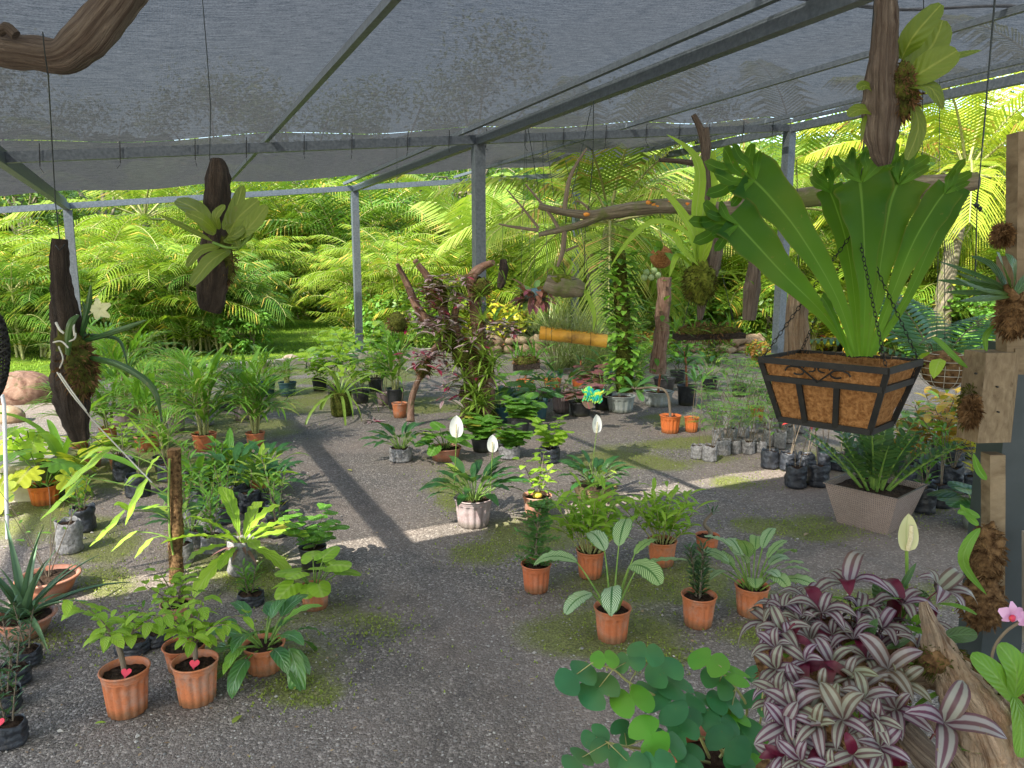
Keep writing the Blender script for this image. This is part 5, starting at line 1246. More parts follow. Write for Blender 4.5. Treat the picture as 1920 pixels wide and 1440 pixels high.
for st_, lv in ((((316, 885), (270, 862), (210, 840)), ((210, 838), (160, 880), (110, 925), 46)), (((316, 885), (270, 862), (212, 842)), ((210, 840), (180, 845), (150, 868), 26)), (((316, 930), (250, 912), (158, 893)), ((158, 893), (120, 935), (75, 975), 34)),
                 (((316, 930), (300, 920), (275, 898)), ((278, 895), (255, 935), (235, 985), 44)), (((275, 898), (272, 896), (270, 893)), ((272, 895), (285, 870), (300, 855), 30)), (((275, 898), (260, 893), (240, 910)), ((272, 893), (250, 893), (232, 912), 18)),
                 (((318, 975), (290, 960), (250, 958)), ((235, 955), (205, 990), (168, 1025), 34)), (((318, 975), (290, 960), (250, 958)), ((250, 960), (225, 945), (213, 948), 24)), (((320, 1010), (290, 1000), (255, 997)), ((258, 995), (235, 1010), (208, 1035), 20)),
                 (((322, 1015), (305, 1005), (285, 1010)), ((288, 1008), (270, 1025), (252, 1047), 26)), (((318, 950), (300, 950), (272, 955)), ((300, 945), (285, 950), (265, 955), 14)), (((315, 880), (300, 850), (245, 790)), ((300, 850), (280, 825), (240, 780), 8))):
    tube(ms, curve([W(*a, YT-.05-.02*i) for i, a in enumerate(st_)], 6), .0035, 5, cap=False)
    a, b, c, w_ = lv; ribbon(ml, curve([W(*a, YT-.09), W(*b, YT-.12), W(*c, YT-.14)], 12), w_*mpp(900, YT)*.75, V((-.2, -.6, .8)), 'lance', .15, 4, .2, 3)
ms.build('stem', M_GSTEM, t); ml.build('foliage', LM['lime'], t)

# ------------------------------------------------------------------ things hanging from the roof
def hang(name, px, py, Y, label, cat, group=None): return empty(name, W(px, py, Y), label, cat, group)
def wire(t, pts, Y, r=.0012, mat=M_WIRE):
    mb = MB(); P = [W(p[0], p[1], p[2] if len(p) > 2 else Y) for p in pts]; tube(mb, P, r, 4); mb.build('wire', mat, t)
def woodpx(mb, pts, Y, rough=.18, n=30, seg=16, seed=0, rs=9):
    c = curve([W(p[0], p[1], Y + (p[3] if len(p) > 3 else 0)) for p in pts], n); tube(mb, c, lerps([p[2]*mpp(p[1], Y) for p in pts], n), seg, rough, rs, seed=seed); return c
def leafpx(mb, pts, w_, Y, shape='oval', hint=V((0, -.9, .5)), n=10, across=4, fold=.12, wave=0.05, dz=0):
    P = [W(p[0], p[1], Y + (p[2] if len(p) > 2 else 0)) for p in pts]; ribbon(mb, curve(P, n), w_*mpp(pts[0][1], Y), hint, shape, fold, across, wave)

# log at the left
Y = 1.5; t = hang('hanging_log', 120, 640, Y, 'long dark hanging log at the left with leafless orchid leaves and pale roots', 'hanging plant')
mb = MB(); woodpx(mb, [(112, 448, 13), (114, 520, 17), (122, 590, 24), (130, 650, 30), (134, 710, 33), (140, 770, 26), (152, 826, 13)], Y, .34, 70, 26, 3, 22); mb.build('log', M_DARKW, t)
mb = MB(); mh = MB(); blob(mb, W(145, 690, Y-.01), 28*mpp(690, Y), (1, .9, 2.0), .5, 18, 14, 3); fuzz(mh, W(145, 690, Y-.01), 28*mpp(690, Y), 1100, .018, .0006, (1, .9, 2.0)); blob(mb, W(128, 640, Y-.02), 22*mpp(640, Y), (1, .8, 1.3), .5, 12, 9, 3, 4); mb.build('moss', M_MOSS, t); mh.build('root_fibres', M_ROOT, t)
mb = MB()
for pts, w_ in ((((150, 640), (165, 580, -.02), (170, 535, -.03)), 11), (((152, 645), (160, 590, .0), (155, 565, .0)), 8), (((150, 642), (215, 622, -.03), (275, 600, -.05)), 11), (((152, 668), (225, 685, -.04), (285, 725, -.06), (302, 780, -.06)), 13), (((155, 628), (190, 630, .02), (225, 640, .03), (240, 690, .03)), 7), (((127, 665, -.05), (132, 610, -.06), (148, 590, -.05)), 13)):
    P = [W(p[0], p[1], Y+(p[2] if len(p) > 2 else 0)) for p in pts]; c = curve(P, 14); u = mpp(640, Y); tube(mb, c, lerps([w_*.3*u, w_*.5*u, w_*.48*u, w_*.1*u], 14), 8)
build_each(mb, 'leaf', LM['dark'], t)
mb = MB()
for pts, r in ((((107, 698, -.06), (135, 740, -.07), (160, 770, -.06), (185, 800, -.02), (285, 905, -.02)), 1.3), (((112, 700, -.06), (138, 738, -.07), (162, 770, -.06)), 1.3), (((105, 605, -.05), (112, 618, -.06), (120, 625, -.06)), 2.2), (((140, 630, -.06), (138, 610, -.06), (145, 590, -.05)), 2.0), (((100, 642, -.04), (115, 640, -.06), (128, 652, -.07)), 1.5), (((130, 640, -.06), (140, 635, -.07), (142, 625, -.06)), 1.4), (((110, 650, -.05), (118, 672, -.06), (112, 690, -.05)), 1.4)):
    tube(mb, curve([W(*p[:2], Y+p[2]) for p in pts], 10), r*mpp(700, Y), 6)
mb.build('root', simple('pale_root', (.42, .42, .36), (.55, .54, .46), 30, .7, .2), t)
mb = MB(); tube(mb, [W(150, 640, Y), W(165, 590, Y-.02), W(188, 578, Y-.02)], .0015, 5)
for a in range(5): an = a*1.2566+.5; q = W(188, 580, Y-.02); pts = [q, q+V((cos(an)*.012, -.004, sin(an)*.012)), q+V((cos(an)*.024, 0, sin(an)*.022))]; ribbon(mb, pts, .016, V((0, -1, 0)), 'lobe', .1, 2)
mb.build('flower', M_CREAM, t)
wire(t, [(112, 450), (104, 380), (96, 240), (90, 135, 1.25)], Y); wire(t, [(104, 460, 1.46), (112, 470, 1.44), (122, 458, 1.46)], Y)
# second wood with rounded leaves
Y = 1.8; t = hang('hanging_bark', 402, 440, Y, 'dark charred wood slab hanging on a wire with rounded olive leaves', 'hanging plant')
mb = MB(); woodpx(mb, [(406, 297, 10), (408, 330, 20), (405, 420, 23), (402, 500, 30), (398, 560, 25), (392, 582, 17)], Y, .30, 60, 24, 8, 22); mb.build('log', M_DARKW, t)
mb = MB(); mh = MB(); blob(mb, W(418, 480, Y), 22*mpp(480, Y), (.8, .9, 2.2), .5, 14, 12, 3); fuzz(mh, W(420, 490, Y), 22*mpp(490, Y), 420, .014, .0005, (.9, .9, 2.2)); mb.build('moss', M_MOSS, t); mh.build('root_fibres', M_ROOT, t)
mb = MB()
for pts, w_, sh in ((((398, 452, -.06), (345, 425, -.09), (298, 402, -.1)), 22, 'lance'), (((402, 440, -.06), (370, 395, -.05), (330, 375, .02)), 42, 'oval'), (((405, 435, -.06), (380, 412, -.1), (348, 398, -.1)), 26, 'oval'), (((418, 430, -.05), (440, 395, -.05), (455, 348, -.02)), 34, 'oval'),
                    (((430, 440, -.05), (445, 410, -.06), (485, 375, -.05)), 52, 'oval'), (((438, 445, -.06), (468, 425, -.09), (500, 385, -.08)), 44, 'oval'), (((410, 430, -.06), (405, 405, -.08), (422, 385, -.08)), 24, 'oval'), (((425, 445, -.06), (440, 440, -.09), (460, 425, -.08)), 30, 'oval'),
                    (((412, 462, -.06), (375, 470, -.09), (350, 500, -.1)), 26, 'oval'), (((430, 468, -.06), (395, 490, -.11), (358, 535, -.11)), 40, 'oval'), (((420, 450, -.06), (440, 452, -.09), (445, 462, -.09)), 22, 'oval'), (((445, 455, -.05), (470, 445, -.05), (475, 420, -.05)), 20, 'lance')):
    leafpx(mb, pts, w_*.82, Y, sh)
build_each(mb, 'leaf', LM['olive'], t); mb = MB(); tube(mb, curve([W(400, 455, Y-.06), W(430, 465, Y-.08), W(455, 458, Y-.08), W(475, 430, Y-.08)], 10), .004, 6, .3); mb.build('stem', M_GSTEM, t)
wire(t, [(393, 300), (395, 200), (388, 100), (378, -20)], Y)
# driftwood branch top left
Y = 1.22; t = hang('driftwood_branch', 120, 80, Y, 'smooth curved grey brown driftwood branch in the top left corner', 'driftwood')
mb = MB(); woodpx(mb, [(-90, 108, 26), (-20, 92, 29), (50, 98, 31), (115, 104, 30), (165, 72, 38), (205, 25, 36), (245, -30, 33), (270, -90, 30)], Y, .20, 80, 30, 2, 14); mb.build('branch', M_DRIFT, t)
mb = MB(); woodpx(mb, [(-5, 62, 8), (12, 52, 10), (30, 66, 9)], Y-.03, .3, 10, 10, 5); mb.build('knot', M_DRIFT, t); wire(t, [(80, 60, 1.18), (84, 100, 1.18), (90, 140, 1.2)], Y)
# top right wood with big leaves
Y = 1.25; t = hang('hanging_driftwood', 1670, 150, Y, 'brown driftwood hanging at upper right with large olive leaves on its right side', 'hanging plant')
mb = MB(); woodpx(mb, [(1672, -60, 16), (1662, 0, 19), (1660, 60, 22), (1655, 130, 26), (1655, 200, 32), (1652, 260, 28), (1658, 310, 10)], Y, .32, 60, 24, 6, 20); mb.build('log', M_DRIFT, t)
mb = MB(); mh = MB(); blob(mb, W(1690, 175, Y-.01), 26*mpp(175, Y), (.9, .9, 1.8), .5, 14, 12, 3); fuzz(mh, W(1690, 175, Y-.01), 27*mpp(175, Y), 900, .014, .0004, (.9, .9, 1.9)); mb.build('moss', M_MOSS, t); mh.build('root_fibres', M_ROOT, t)
mb = MB()
for pts, w_, sh in ((((1690, 110), (1715, 65, -.03), (1765, 8, -.04)), 46, 'oval'), (((1700, 130, .02), (1745, 90, .02), (1768, 38, .02)), 58, 'oval'), (((1705, 150, -.02), (1745, 125, -.04), (1795, 95, -.05)), 62, 'oval'), (((1760, 118, -.01), (1795, 105, -.01), (1840, 94, -.01)), 26, 'lance'), (((1708, 160, -.02), (1745, 165, -.05), (1768, 205, -.06)), 46, 'ovate'),
                    (((1712, 195, -.02), (1722, 240, -.03), (1700, 300, -.04)), 30, 'oval'), (((1640, 170), (1622, 160, -.01), (1608, 168, -.02)), 22, 'oval'), (((1640, 210), (1612, 205, -.01), (1590, 218, -.02)), 26, 'oval'), (((1625, 215), (1618, 235, -.01), (1615, 270, -.02)), 16, 'lance'), (((1700, 125, .03), (1700, 80, .03), (1720, 60, .03)), 30, 'oval')):
    leafpx(mb, pts, w_, Y, sh)
build_each(mb, 'leaf', LM['olive'], t)
# fern basket
Y = 1.6; B0 = W(1588, 740, Y); t = empty('fern_basket', B0, 'black iron trough lined with coir hanging on chains and holding a big crested fern', 'hanging basket')
u = mpp(740, Y); yaw = radians(-45); ex = V((cos(yaw), sin(yaw), 0)); ey = V((-sin(yaw), cos(yaw), 0))
Ht = .135; hwT, hwB, dT, dB = .132, .096, .10, .066; zc0 = W(1588, 690, Y).z
C0 = V((B0.x-.008, Y+.03, 0)); zt = zc0+.012; zb = zt-Ht
def bp(x, y, z): f = (z-zb)/Ht; return C0 + ex*x*(hwB+(hwT-hwB)*f) + ey*y*(dB+(dT-dB)*f) + V((0, 0, z))
mb = MB(); N = 10
for (x0, y0, x1, y1) in ((-1, -1, 1, -1), (1, -1, 1, 1), (1, 1, -1, 1), (-1, 1, -1, -1)):
    rows = []
    for i in range(N+1):
        z = zb+Ht*i/N; row = []
        for j in range(17):
            q = bp(x0+(x1-x0)*j/16, y0+(y1-y0)*j/16, z); nrm = (q-V((C0.x, C0.y, z))).normalized(); row.append(C0*0 + q - nrm*.004 + nrm*.005*noise.noise(q*60) + V((0, 0, .004*noise.noise(q*40) if i == N else 0)))
        rows.append(row)
    mb.grid(rows, [[(j/16, i/N) for j in range(17)] for i in range(N+1)])
rows = [[bp(x/6*.97, y/4*.97, zb+.003) for x in range(-6, 7)] for y in range(-4, 5)]; mb.grid(rows, [[(0, 0)]*13]*9)
rows = [[bp(x/6*.96, y/4*.96, zt-.012)+V((0, 0, .012*noise.noise(V((x*1.3, y*1.7, 0))))) for x in range(-6, 7)] for y in range(-4, 5)]; mb.grid(rows, [[(0, 0)]*13]*9)
mb.build('coir_liner', M_COIR, t)
mh = MB(); rr = random.Random(2)
for _ in range(700):
    q = bp(rr.uniform(-1, 1), rr.uniform(-1, 1), zt-.005); d = V((rr.gauss(0, 1), rr.gauss(0, 1), rr.uniform(0, 1))).normalized()*rr.uniform(.01, .03); s, uu = frame(d); mh.poly([q-s*.0005, q+s*.0005, q+d], [(0, 0), (0, 1), (1, .5)])
for _ in range(1500):
    z = zb+Ht*rr.random(); sd_ = rr.randrange(3); q = bp(rr.uniform(-1, 1), -1, z) if sd_ < 2 else bp(1, rr.uniform(-1, 1), z); out = -ey if sd_ < 2 else ex
    d = (out*.5+V((rr.gauss(0, 1), rr.gauss(0, .4), rr.gauss(0, 1)))).normalized()*rr.uniform(.004, .011); s, uu = frame(d); mh.poly([q-s*.0004, q+s*.0004, q+d], [(0, 0), (0, 1), (1, .5)])
mh.build('loose_fibre', M_COIR, t)
mb = MB(); th = .0105
def strut(a, b, w1=.012): bar(mb, a, b, w1, .005, (V((0, 0, 1)) if abs((b-a).normalized().z) < .8 else ey))
for x in (-1, 1):
    for y in (-1, 1): strut(bp(x*1.015, y*1.015, zb), bp(x*1.015, y*1.015, zt))
for z in (zt, zb+Ht*.70, zb):
    for y in (-1, 1): a, b = bp(-1.03, y*1.03, z), bp(1.03, y*1.03, z); bar(mb, a, b, .006, .013)
    for x in (-1, 1): a, b = bp(x*1.03, -1.03, z), bp(x*1.03, 1.03, z); bar(mb, a, b, .006, .013)
for y in (-1, 1):
    for x in (-.4, .28): bar(mb, bp(x, y*1.03, zb), bp(x, y*1.03, zb+Ht*.70), .012, .006, ey)
    tube(mb, [bp(-.42, y*1.04, zt), bp(-.05, y*1.05, zb+Ht*.72), bp(.32, y*1.04, zt)], .0022, 5)
    for sg in (-1, 1):
        c = [bp(-.05+sg*(.35+.2*cos(a_)*(1-a_/9)), y*1.05, zb+Ht*(.86+.1*sin(a_)*(1-a_/9))) for a_ in [k*.6 for k in range(10)]]; tube(mb, c, .002, 5)
        c = [bp(-.05+sg*(.12+.1*cos(a_)), y*1.05, zb+Ht*(.93+.05*sin(a_))) for a_ in [k*.6 for k in range(9)]]; tube(mb, c, .0018, 5)
mb.build('iron_frame', M_BLACKIRON, t, smooth=False)
mb = MB()
apex = W(1640, 60, Y)
for cx, cy in ((-1, -1), (1, -1), (1, 1), (-1, 1)):
    a = bp(cx, cy, zt); b = W(1607, 425, Y+.03); a2 = b
    n = int((b-a).length/.0105)
    for k in range(n):
        p0 = a.lerp(a2, k/n); p1 = a.lerp(a2, (k+1.25)/n); s, uu = frame(p1-p0); s = s if k % 2 else uu
        c = [(p0+p1)/2 + (p1-p0)*.5*cos(q) + s*.0035*sin(q) for q in [i*pi/4 for i in range(9)]]; tube(mb, c, .0009, 4, cap=False)
mb.build('chain', M_BLACKIRON, t); wire(t, [(1607, 425), (1625, 200), (1642, -30)], Y+.03, .0018)
mb = MB(); Fz = .03
FR = [  # midrib points px, widths px along, crest lobes
 ([(1600, 668), (1545, 590), (1470, 515), (1410, 450), (1368, 405)], [10, 50, 74, 84, 90], [(190, 80), (165, 84), (150, 60), (215, 60)]),
 ([(1605, 668), (1570, 560), (1500, 440), (1440, 365), (1398, 325)], [10, 56, 80, 96, 100], [(150, 90), (185, 85), (115, 70), (215, 60), (90, 45)]),
 ([(1610, 668), (1602, 560), (1588, 460), (1566, 385), (1552, 352)], [10, 50, 62, 66, 56], [(120, 55), (90, 60), (150, 50)]),
 ([(1618, 668), (1622, 560), (1620, 450), (1615, 370), (1610, 330)], [10, 44, 78, 110, 120], [(100, 60), (130, 66), (75, 60), (150, 50), (50, 50)]),
 ([(1622, 668), (1640, 570), (1655, 470), (1670, 380), (1690, 330)], [10, 42, 70, 96, 100], [(90, 70), (60, 75), (115, 55), (35, 50)]),
 ([(1630, 668), (1670, 560), (1710, 460), (1750, 390), (1780, 350)], [10, 40, 64, 64, 52], [(55, 60), (80, 40), (30, 36)]),
 ([(1632, 668), (1700, 560), (1745, 460), (1778, 390), (1800, 350)], [8, 30, 44, 46, 38], [(70, 40), (100, 30)]),
 ([(1590, 668), (1570, 610), (1550, 570), (1540, 555)], [6, 20, 24, 18], []),
 ([(1640, 665), (1665, 590), (1672, 540)], [6, 20, 16], [])]
CUT = []
for i, (pts, wd, lobes) in enumerate(FR):
    dy = [-.05, -.02, .02, -.04, .01, -.03, .02, -.06, .04][i]; n = 22; wd = [w_*q_ for w_, q_ in zip(wd, (.9, .55, .75, .95, 1.0))]; CUT.append(len(mb.f)); P = curve([W(x, y, Y+.03+dy*(k/(len(pts)-1))) for k, (x, y) in enumerate(pts)], n); ws = lerps(wd, n)
    uu = mpp(450, Y); rows = []; uvs = []
    for k, p in enumerate(P):
        tv = P[min(k+1, n-1)]-P[max(k-1, 0)]; s, up = frame(tv, V((0, -1, .25))); hw = ws[k]*.5*uu; row = []
        for j in range(9):
            x = j/4-1; row.append(p + s*hw*x + up*hw*(.25*abs(x) + (.14*sin(k*1.25+x*3+i)*abs(x)**2)) )
        rows.append(row); uvs.append([(k/n, j/8) for j in range(9)])
    mb.grid(rows, uvs)
    end = P[-1]; ex_, ez_ = V((1, 0, 0)), V((0, 0, 1)); uu = mpp(340, Y)
    for m, (ang, L) in enumerate(lobes):
        a_ = radians(ang); d = ex_*cos(a_)+ez_*sin(a_); b = P[-5].lerp(end, .5) + V((0, -.004*m, 0))
        for q in range(2 if L > 50 else 1):
            a2 = a_ + (-.22 if q else .2)*(1 if L > 50 else 0); dd = ex_*cos(a2)+ez_*sin(a2)
            pts_ = curve([b, b+d*L*.45*uu+V((0, rnd(-.006, .006), 0)), b+dd*L*.75*uu, b+dd*L*(1.15 if q == 0 else .95)*uu+V((0, -.015, 0))], 9); ribbon(mb, pts_, L*.42*uu if L > 50 else L*.5*uu, V((0, -1, .2)), 'obov', .05, 4, .14, 2)
build_each(mb, 'frond', LM['stag'], t, cuts=CUT)
# heavy mossy branch
Y = 3.3; t = hang('hanging_branch', 1420, 385, Y, 'long mossy branch hung level across the right half with orange fungus and bare twigs', 'hanging branch')
mb = MB(); woodpx(mb, [(1010, 386, 6), (1060, 398, 7), (1110, 403, 9), (1150, 397, 12), (1250, 386, 14), (1350, 392, 13), (1450, 378, 16), (1560, 365, 19), (1700, 352, 21), (1828, 341, 18)], Y, .22, 60, 14, 1)
woodpx(mb, [(1128, 405, 8), (1085, 422, 7), (1045, 432, 6), (1010, 440, 4)], Y, .2, 14, 8); mb.build('branch', M_BARK, t)
mb = MB()
for pts in ([(1010, 432, 4), (960, 425, 2.5), (935, 420, 1.5)], [(1010, 428, 3), (980, 390, 2), (950, 355, 1.2)], [(1048, 430, 4), (1030, 400, 3), (985, 345, 1.5)], [(1058, 430, 5), (1055, 470, 5), (1045, 500, 3)], [(1058, 398, 5), (1070, 330, 4), (1100, 278, 2)], [(1110, 398, 2), (1090, 380, 2), (1078, 378, 1)], [(1060, 470, 3), (1085, 460, 1.5)], [(978, 400, 1.2), (985, 372, .8)]): woodpx(mb, pts, Y, .15, 14, 7)
mb.build('twig', M_TWIG, t); mb = MB()
for x, y in ((1216, 380), (1226, 384), (1232, 388), (1288, 383), (1257, 378), (1330, 382), (1100, 402)): blob(mb, W(x, y, Y-.02), 5*mpp(y, Y), (1.3, 1, .8), .4, 8, 6, seed=x)
mb.build('fungus', simple('orange_fungus', (.65, .17, .02), (.7, .3, .05), 50, .7, .2), t)
mb = MB(); rr = random.Random(9)
for k in range(16): x = rr.uniform(1120, 1290); leafp(mb, W(x, 385, Y), rr.uniform(0, 6), rr.uniform(-.5, 1), .07, .02, 'oval', .4, 4)
mb.build('leaf', LM['mid'], t); wire(t, [(1103, 398), (1112, 300, 3.2), (1113, 190, 3.2)], Y, .0018); wire(t, [(1828, 395), (1835, 345), (1845, 250), (1868, -20)], Y, .002); wire(t, [(1728, 345), (1730, 200), (1732, -20)], Y, .002)
wire(t, [(1098, 405), (1095, 520), (1072, 525)], Y, .0015)
# knotted string right
t = hang('knotted_string', 1832, 400, 1.9, 'thin dark string with a knot hanging in front of the yellow palm at right', 'string'); wire(t, [(1866, -20), (1848, 200), (1832, 385), (1830, 480), (1826, 560)], 1.9, .0016)
mb = MB(); blob(mb, W(1831, 385, 1.9), .006, (1.3, 1, 1), .5, 8, 6); blob(mb, W(1838, 392, 1.9), .005, (1, 1, 1.4), .5, 8, 6); mb.build('knot', M_WIRE, t); 
# moss log with strap leaved orchid
Y = 3.0; t = hang('orchid_log', 1320, 480, Y, 'hanging log with a moss ball and long strap leaved orchid left of the big fern', 'hanging plant')
mb = MB(); woodpx(mb, [(1322, 300, 6), (1316, 250, 7), (1300, 215, 5)], Y, .2, 10, 8); woodpx(mb, [(1322, 240, 6), (1326, 275, 7), (1322, 320, 8), (1328, 390, 16), (1335, 440, 22), (1330, 500, 20), (1318, 555, 10), (1312, 600, 4)], Y, .22, 30, 14, 3); woodpx(mb, [(1235, 300, 4), (1270, 302, 5), (1315, 308, 6)], Y, .2, 12, 8); mb.build('log', M_DRIFT, t)
mb = MB(); mh = MB(); blob(mb, W(1312, 530, Y-.02), 26*mpp(530, Y), (1, 1, 1.45), .5, 16, 12, 3); fuzz(mh, W(1312, 530, Y-.02), 27*mpp(530, Y), 900, .025, .001, (1, 1, 1.4)); mb.build('moss', M_MOSSG, t); mh.build('root_fibres', M_MOSS, t)
mb = MB()
for pts, w_ in (([(1312, 490), (1305, 410, -.02), (1312, 330, -.04), (1295, 285, -.05), (1250, 252, -.05)], 26), ([(1308, 490), (1300, 440, -.02), (1270, 390, -.05), (1232, 345, -.07)], 26), ([(1305, 495), (1290, 440, -.05), (1230, 415, -.1), (1180, 450, -.12), (1145, 500, -.12)], 15), ([(1310, 495), (1310, 430), (1325, 370, .03), (1330, 320, .05), (1340, 280, .05)], 44), ([(1312, 500), (1280, 470, -.05), (1262, 440, -.07), (1240, 430, -.08)], 18), ([(1315, 495), (1325, 450, -.04), (1335, 420, -.05)], 26), ([(1300, 500), (1270, 480, -.03), (1255, 520, -.05)], 14)):
    leafpx(mb, pts, w_*1.45, Y-.05, 'lance', V((0, -.7, .6)), 14, 2, .3)
for az, L in ((.3, .3), (.1, .34), (-.3, .3), (.6, .28), (-.1, .26), (.9, .3), (-.6, .25), (.2, .22)): leafp(mb, W(1335, 520, Y), az, rnd(0, .8), L, .035, 'lance', 1.0, 8)
build_each(mb, 'leaf', LM['lime'], t); wire(t, [(1318, 300), (1320, 238)], Y, .0015)
def rosettepx(mb, px, py, Y, n, L, w_, el0=1.3, el1=0, bend=.8, seed=0, shape='lance'): rosette(mb, mb, W(px, py, Y), n, L, w_, 0, el0, el1, bend, shape, 6, rr=random.Random(seed), spread=.02)
# boards
for nm, pts, th_, Yb, lab, lm, seeds, mt in (('hanging_board', [(1265, 632), (1330, 630), (1392, 628)], 5, 3.2, 'hanging plank with moss and small ferns below the orchid log', 'mid', 31, M_DARKW), ('hanging_plank', [(962, 688), (985, 683), (1012, 684)], 5, 5.4, 'small mossy hanging board with strap leaves right of the driftwood tree', 'mid', 32, M_DARKW)):
    t = hang(nm, pts[1][0], pts[1][1], Yb, lab, 'hanging plant'); u = mpp(630, Yb); mb = MB(); a, b = W(*pts[0], Yb), W(*pts[2], Yb); boxp(mb, (a+b)/2, (b-a)/2, V((0, 35*u*.6, 0)), V((0, 0, th_*u))); mb.build('board', mt, t, smooth=False)
    mb = MB(); mh = MB(); c = (a+b)/2+V((0, 0, 8*u)); blob(mb, c, 22*u, ((b-a).length/44/u*.85, .9, .5), .5, 16, 8, 3); fuzz(mh, c, 22*u, 500, .03, .0012, ((b-a).length/44/u*.9, .9, .6)); mb.build('moss', M_MOSS, t); mh.build('root_fibres', M_ROOT, t)
    mb = MB(); rr = random.Random(seeds)
    for k in range(5): q = a.lerp(b, rr.random())+V((0, 0, 10*u)); rosette(mb, mb, q, 9, 45*u, 6*u, 0, 1.4, .2, .8, 'lance', 5, rr=rr, spread=.01)
    mb.build('foliage', LM[lm], t); wire(t, [(pts[0][0]+10, pts[0][1]), (pts[1][0], 420 if Yb < 4 else 250)], Yb, .0012); wire(t, [(pts[2][0]-10, pts[2][1]), (pts[1][0], 420 if Yb < 4 else 250)], Yb, .0012)
# bamboo
Y = 4.2; t = hang('hanging_bamboo', 1074, 630, Y, 'thick yellow bamboo tube hung level and planted with grey grassy tufts', 'hanging planter'); u = mpp(630, Y)
mb = MB(); c = curve([W(1012, 624, Y), W(1040, 627, Y), W(1074, 631, Y), W(1105, 635, Y), W(1137, 640, Y)], 26); tube(mb, c, [13*u*(1.07 if i in (8, 18) else 1) for i in range(26)], 18, cap=False); tube(mb, c[::-1], 11*u, 18, cap=False); tube(mb, [c[-1]-V((.004, 0, 0)), c[-1]], 11.5*u, 18); mb.build('bamboo', M_BAMBOO, t)
mb = MB()
for k in (3, 5, 12, 19): q = c[k]; tube(mb, [q+V((0, cos(a_)*13.6*u, sin(a_)*13.6*u)) for a_ in [i*pi/6 for i in range(13)]], .0012, 4)
mb.build('tie', M_WIRE, t); mb = MB()
for k in range(13): rosettepx(mb, 1028+k*7.5, 617+k*.9, Y, 16, rnd(.12, .25), .006, 1.5, .3, .7, k, 'grass')
mb.build('grass_tuft', LM['grassy'], t); wire(t, [(1030, 615), (1024, 430), (1018, 300)], Y, .0015); wire(t, [(1120, 630), (1090, 430), (1060, 300)], Y, .0015)
# mossy bark chunk with leaf
Y = 3.6; t = hang('bark_chunk', 1058, 535, Y, 'rough hanging bark chunk with green moss and one long drooping leaf', 'hanging plant'); u = mpp(535, Y)
mb = MB(); woodpx(mb, [(1022, 530, 14), (1040, 536, 19), (1070, 540, 20), (1094, 545, 12)], Y, .4, 20, 14, 5, 16); mb.build('bark', M_BARK, t); mb = MB(); blob(mb, W(1050, 524, Y), 20*u, (1.4, .8, .5), .4, 14, 8); mb.build('moss', M_MOSSG, t)
mb = MB()
for pts, w_ in (([(1085, 530), (1102, 555, -.03), (1114, 590, -.05), (1112, 622, -.05)], 15), ([(1050, 520), (1030, 495, -.02), (1018, 520, -.04)], 10), ([(1060, 522), (1072, 495, -.02), (1058, 480, -.03)], 8), ([(1065, 522), (1080, 505, 0), (1060, 480, .02)], 7), ([(1085, 530), (1095, 520, 0), (1100, 515, 0)], 6)): leafpx(mb, pts, w_, Y, 'lance', V((0, -.8, .5)), 10, 2, .25)
build_each(mb, 'leaf', LM['lime'], t); wire(t, [(1060, 520), (1040, 380), (1022, 250)], Y, .0014)
# slender wood, coconut basket, small balls, hanging pots
for nm, pts, Yb, lab, mt, sd in (('hanging_slab', [(1412, 462, 8), (1414, 500, 10), (1410, 540, 15), (1404, 600, 12)], 2.6, 'narrow grey hanging slab with wiry orchid stems between the orchid log and the fern', M_DRIFT, 1), ('hanging_stump', [(1497, 520, 14), (1494, 570, 19), (1492, 620, 22), (1496, 672, 24)], 1.9, 'upright weathered wood standing behind the left end of the fern basket', M_DRIFTB, 2), ('hanging_knot', [(943, 486, 5), (944, 505, 9), (940, 530, 8), (936, 540, 4)], 5.2, 'small dark wood knot hanging right of the middle post', M_DARKW, 3)):
    t = hang(nm, pts[1][0], pts[1][1], Yb, lab, 'hanging wood'); mb = MB(); woodpx(mb, pts, Yb, .25, 22, 12, sd, 14); mb.build('wood', mt, t); wire(t, [(pts[0][0], pts[0][1]), (pts[0][0]-3, 300)], Yb, .001)
    if sd != 2:
        mb = MB(); rosettepx(mb, pts[2][0]+8, pts[2][1], Yb, 12, 60*mpp(530, Yb), 4*mpp(530, Yb), 1.2, -.2, .7, sd); build_each(mb, 'leaf', LM['mid'], t)
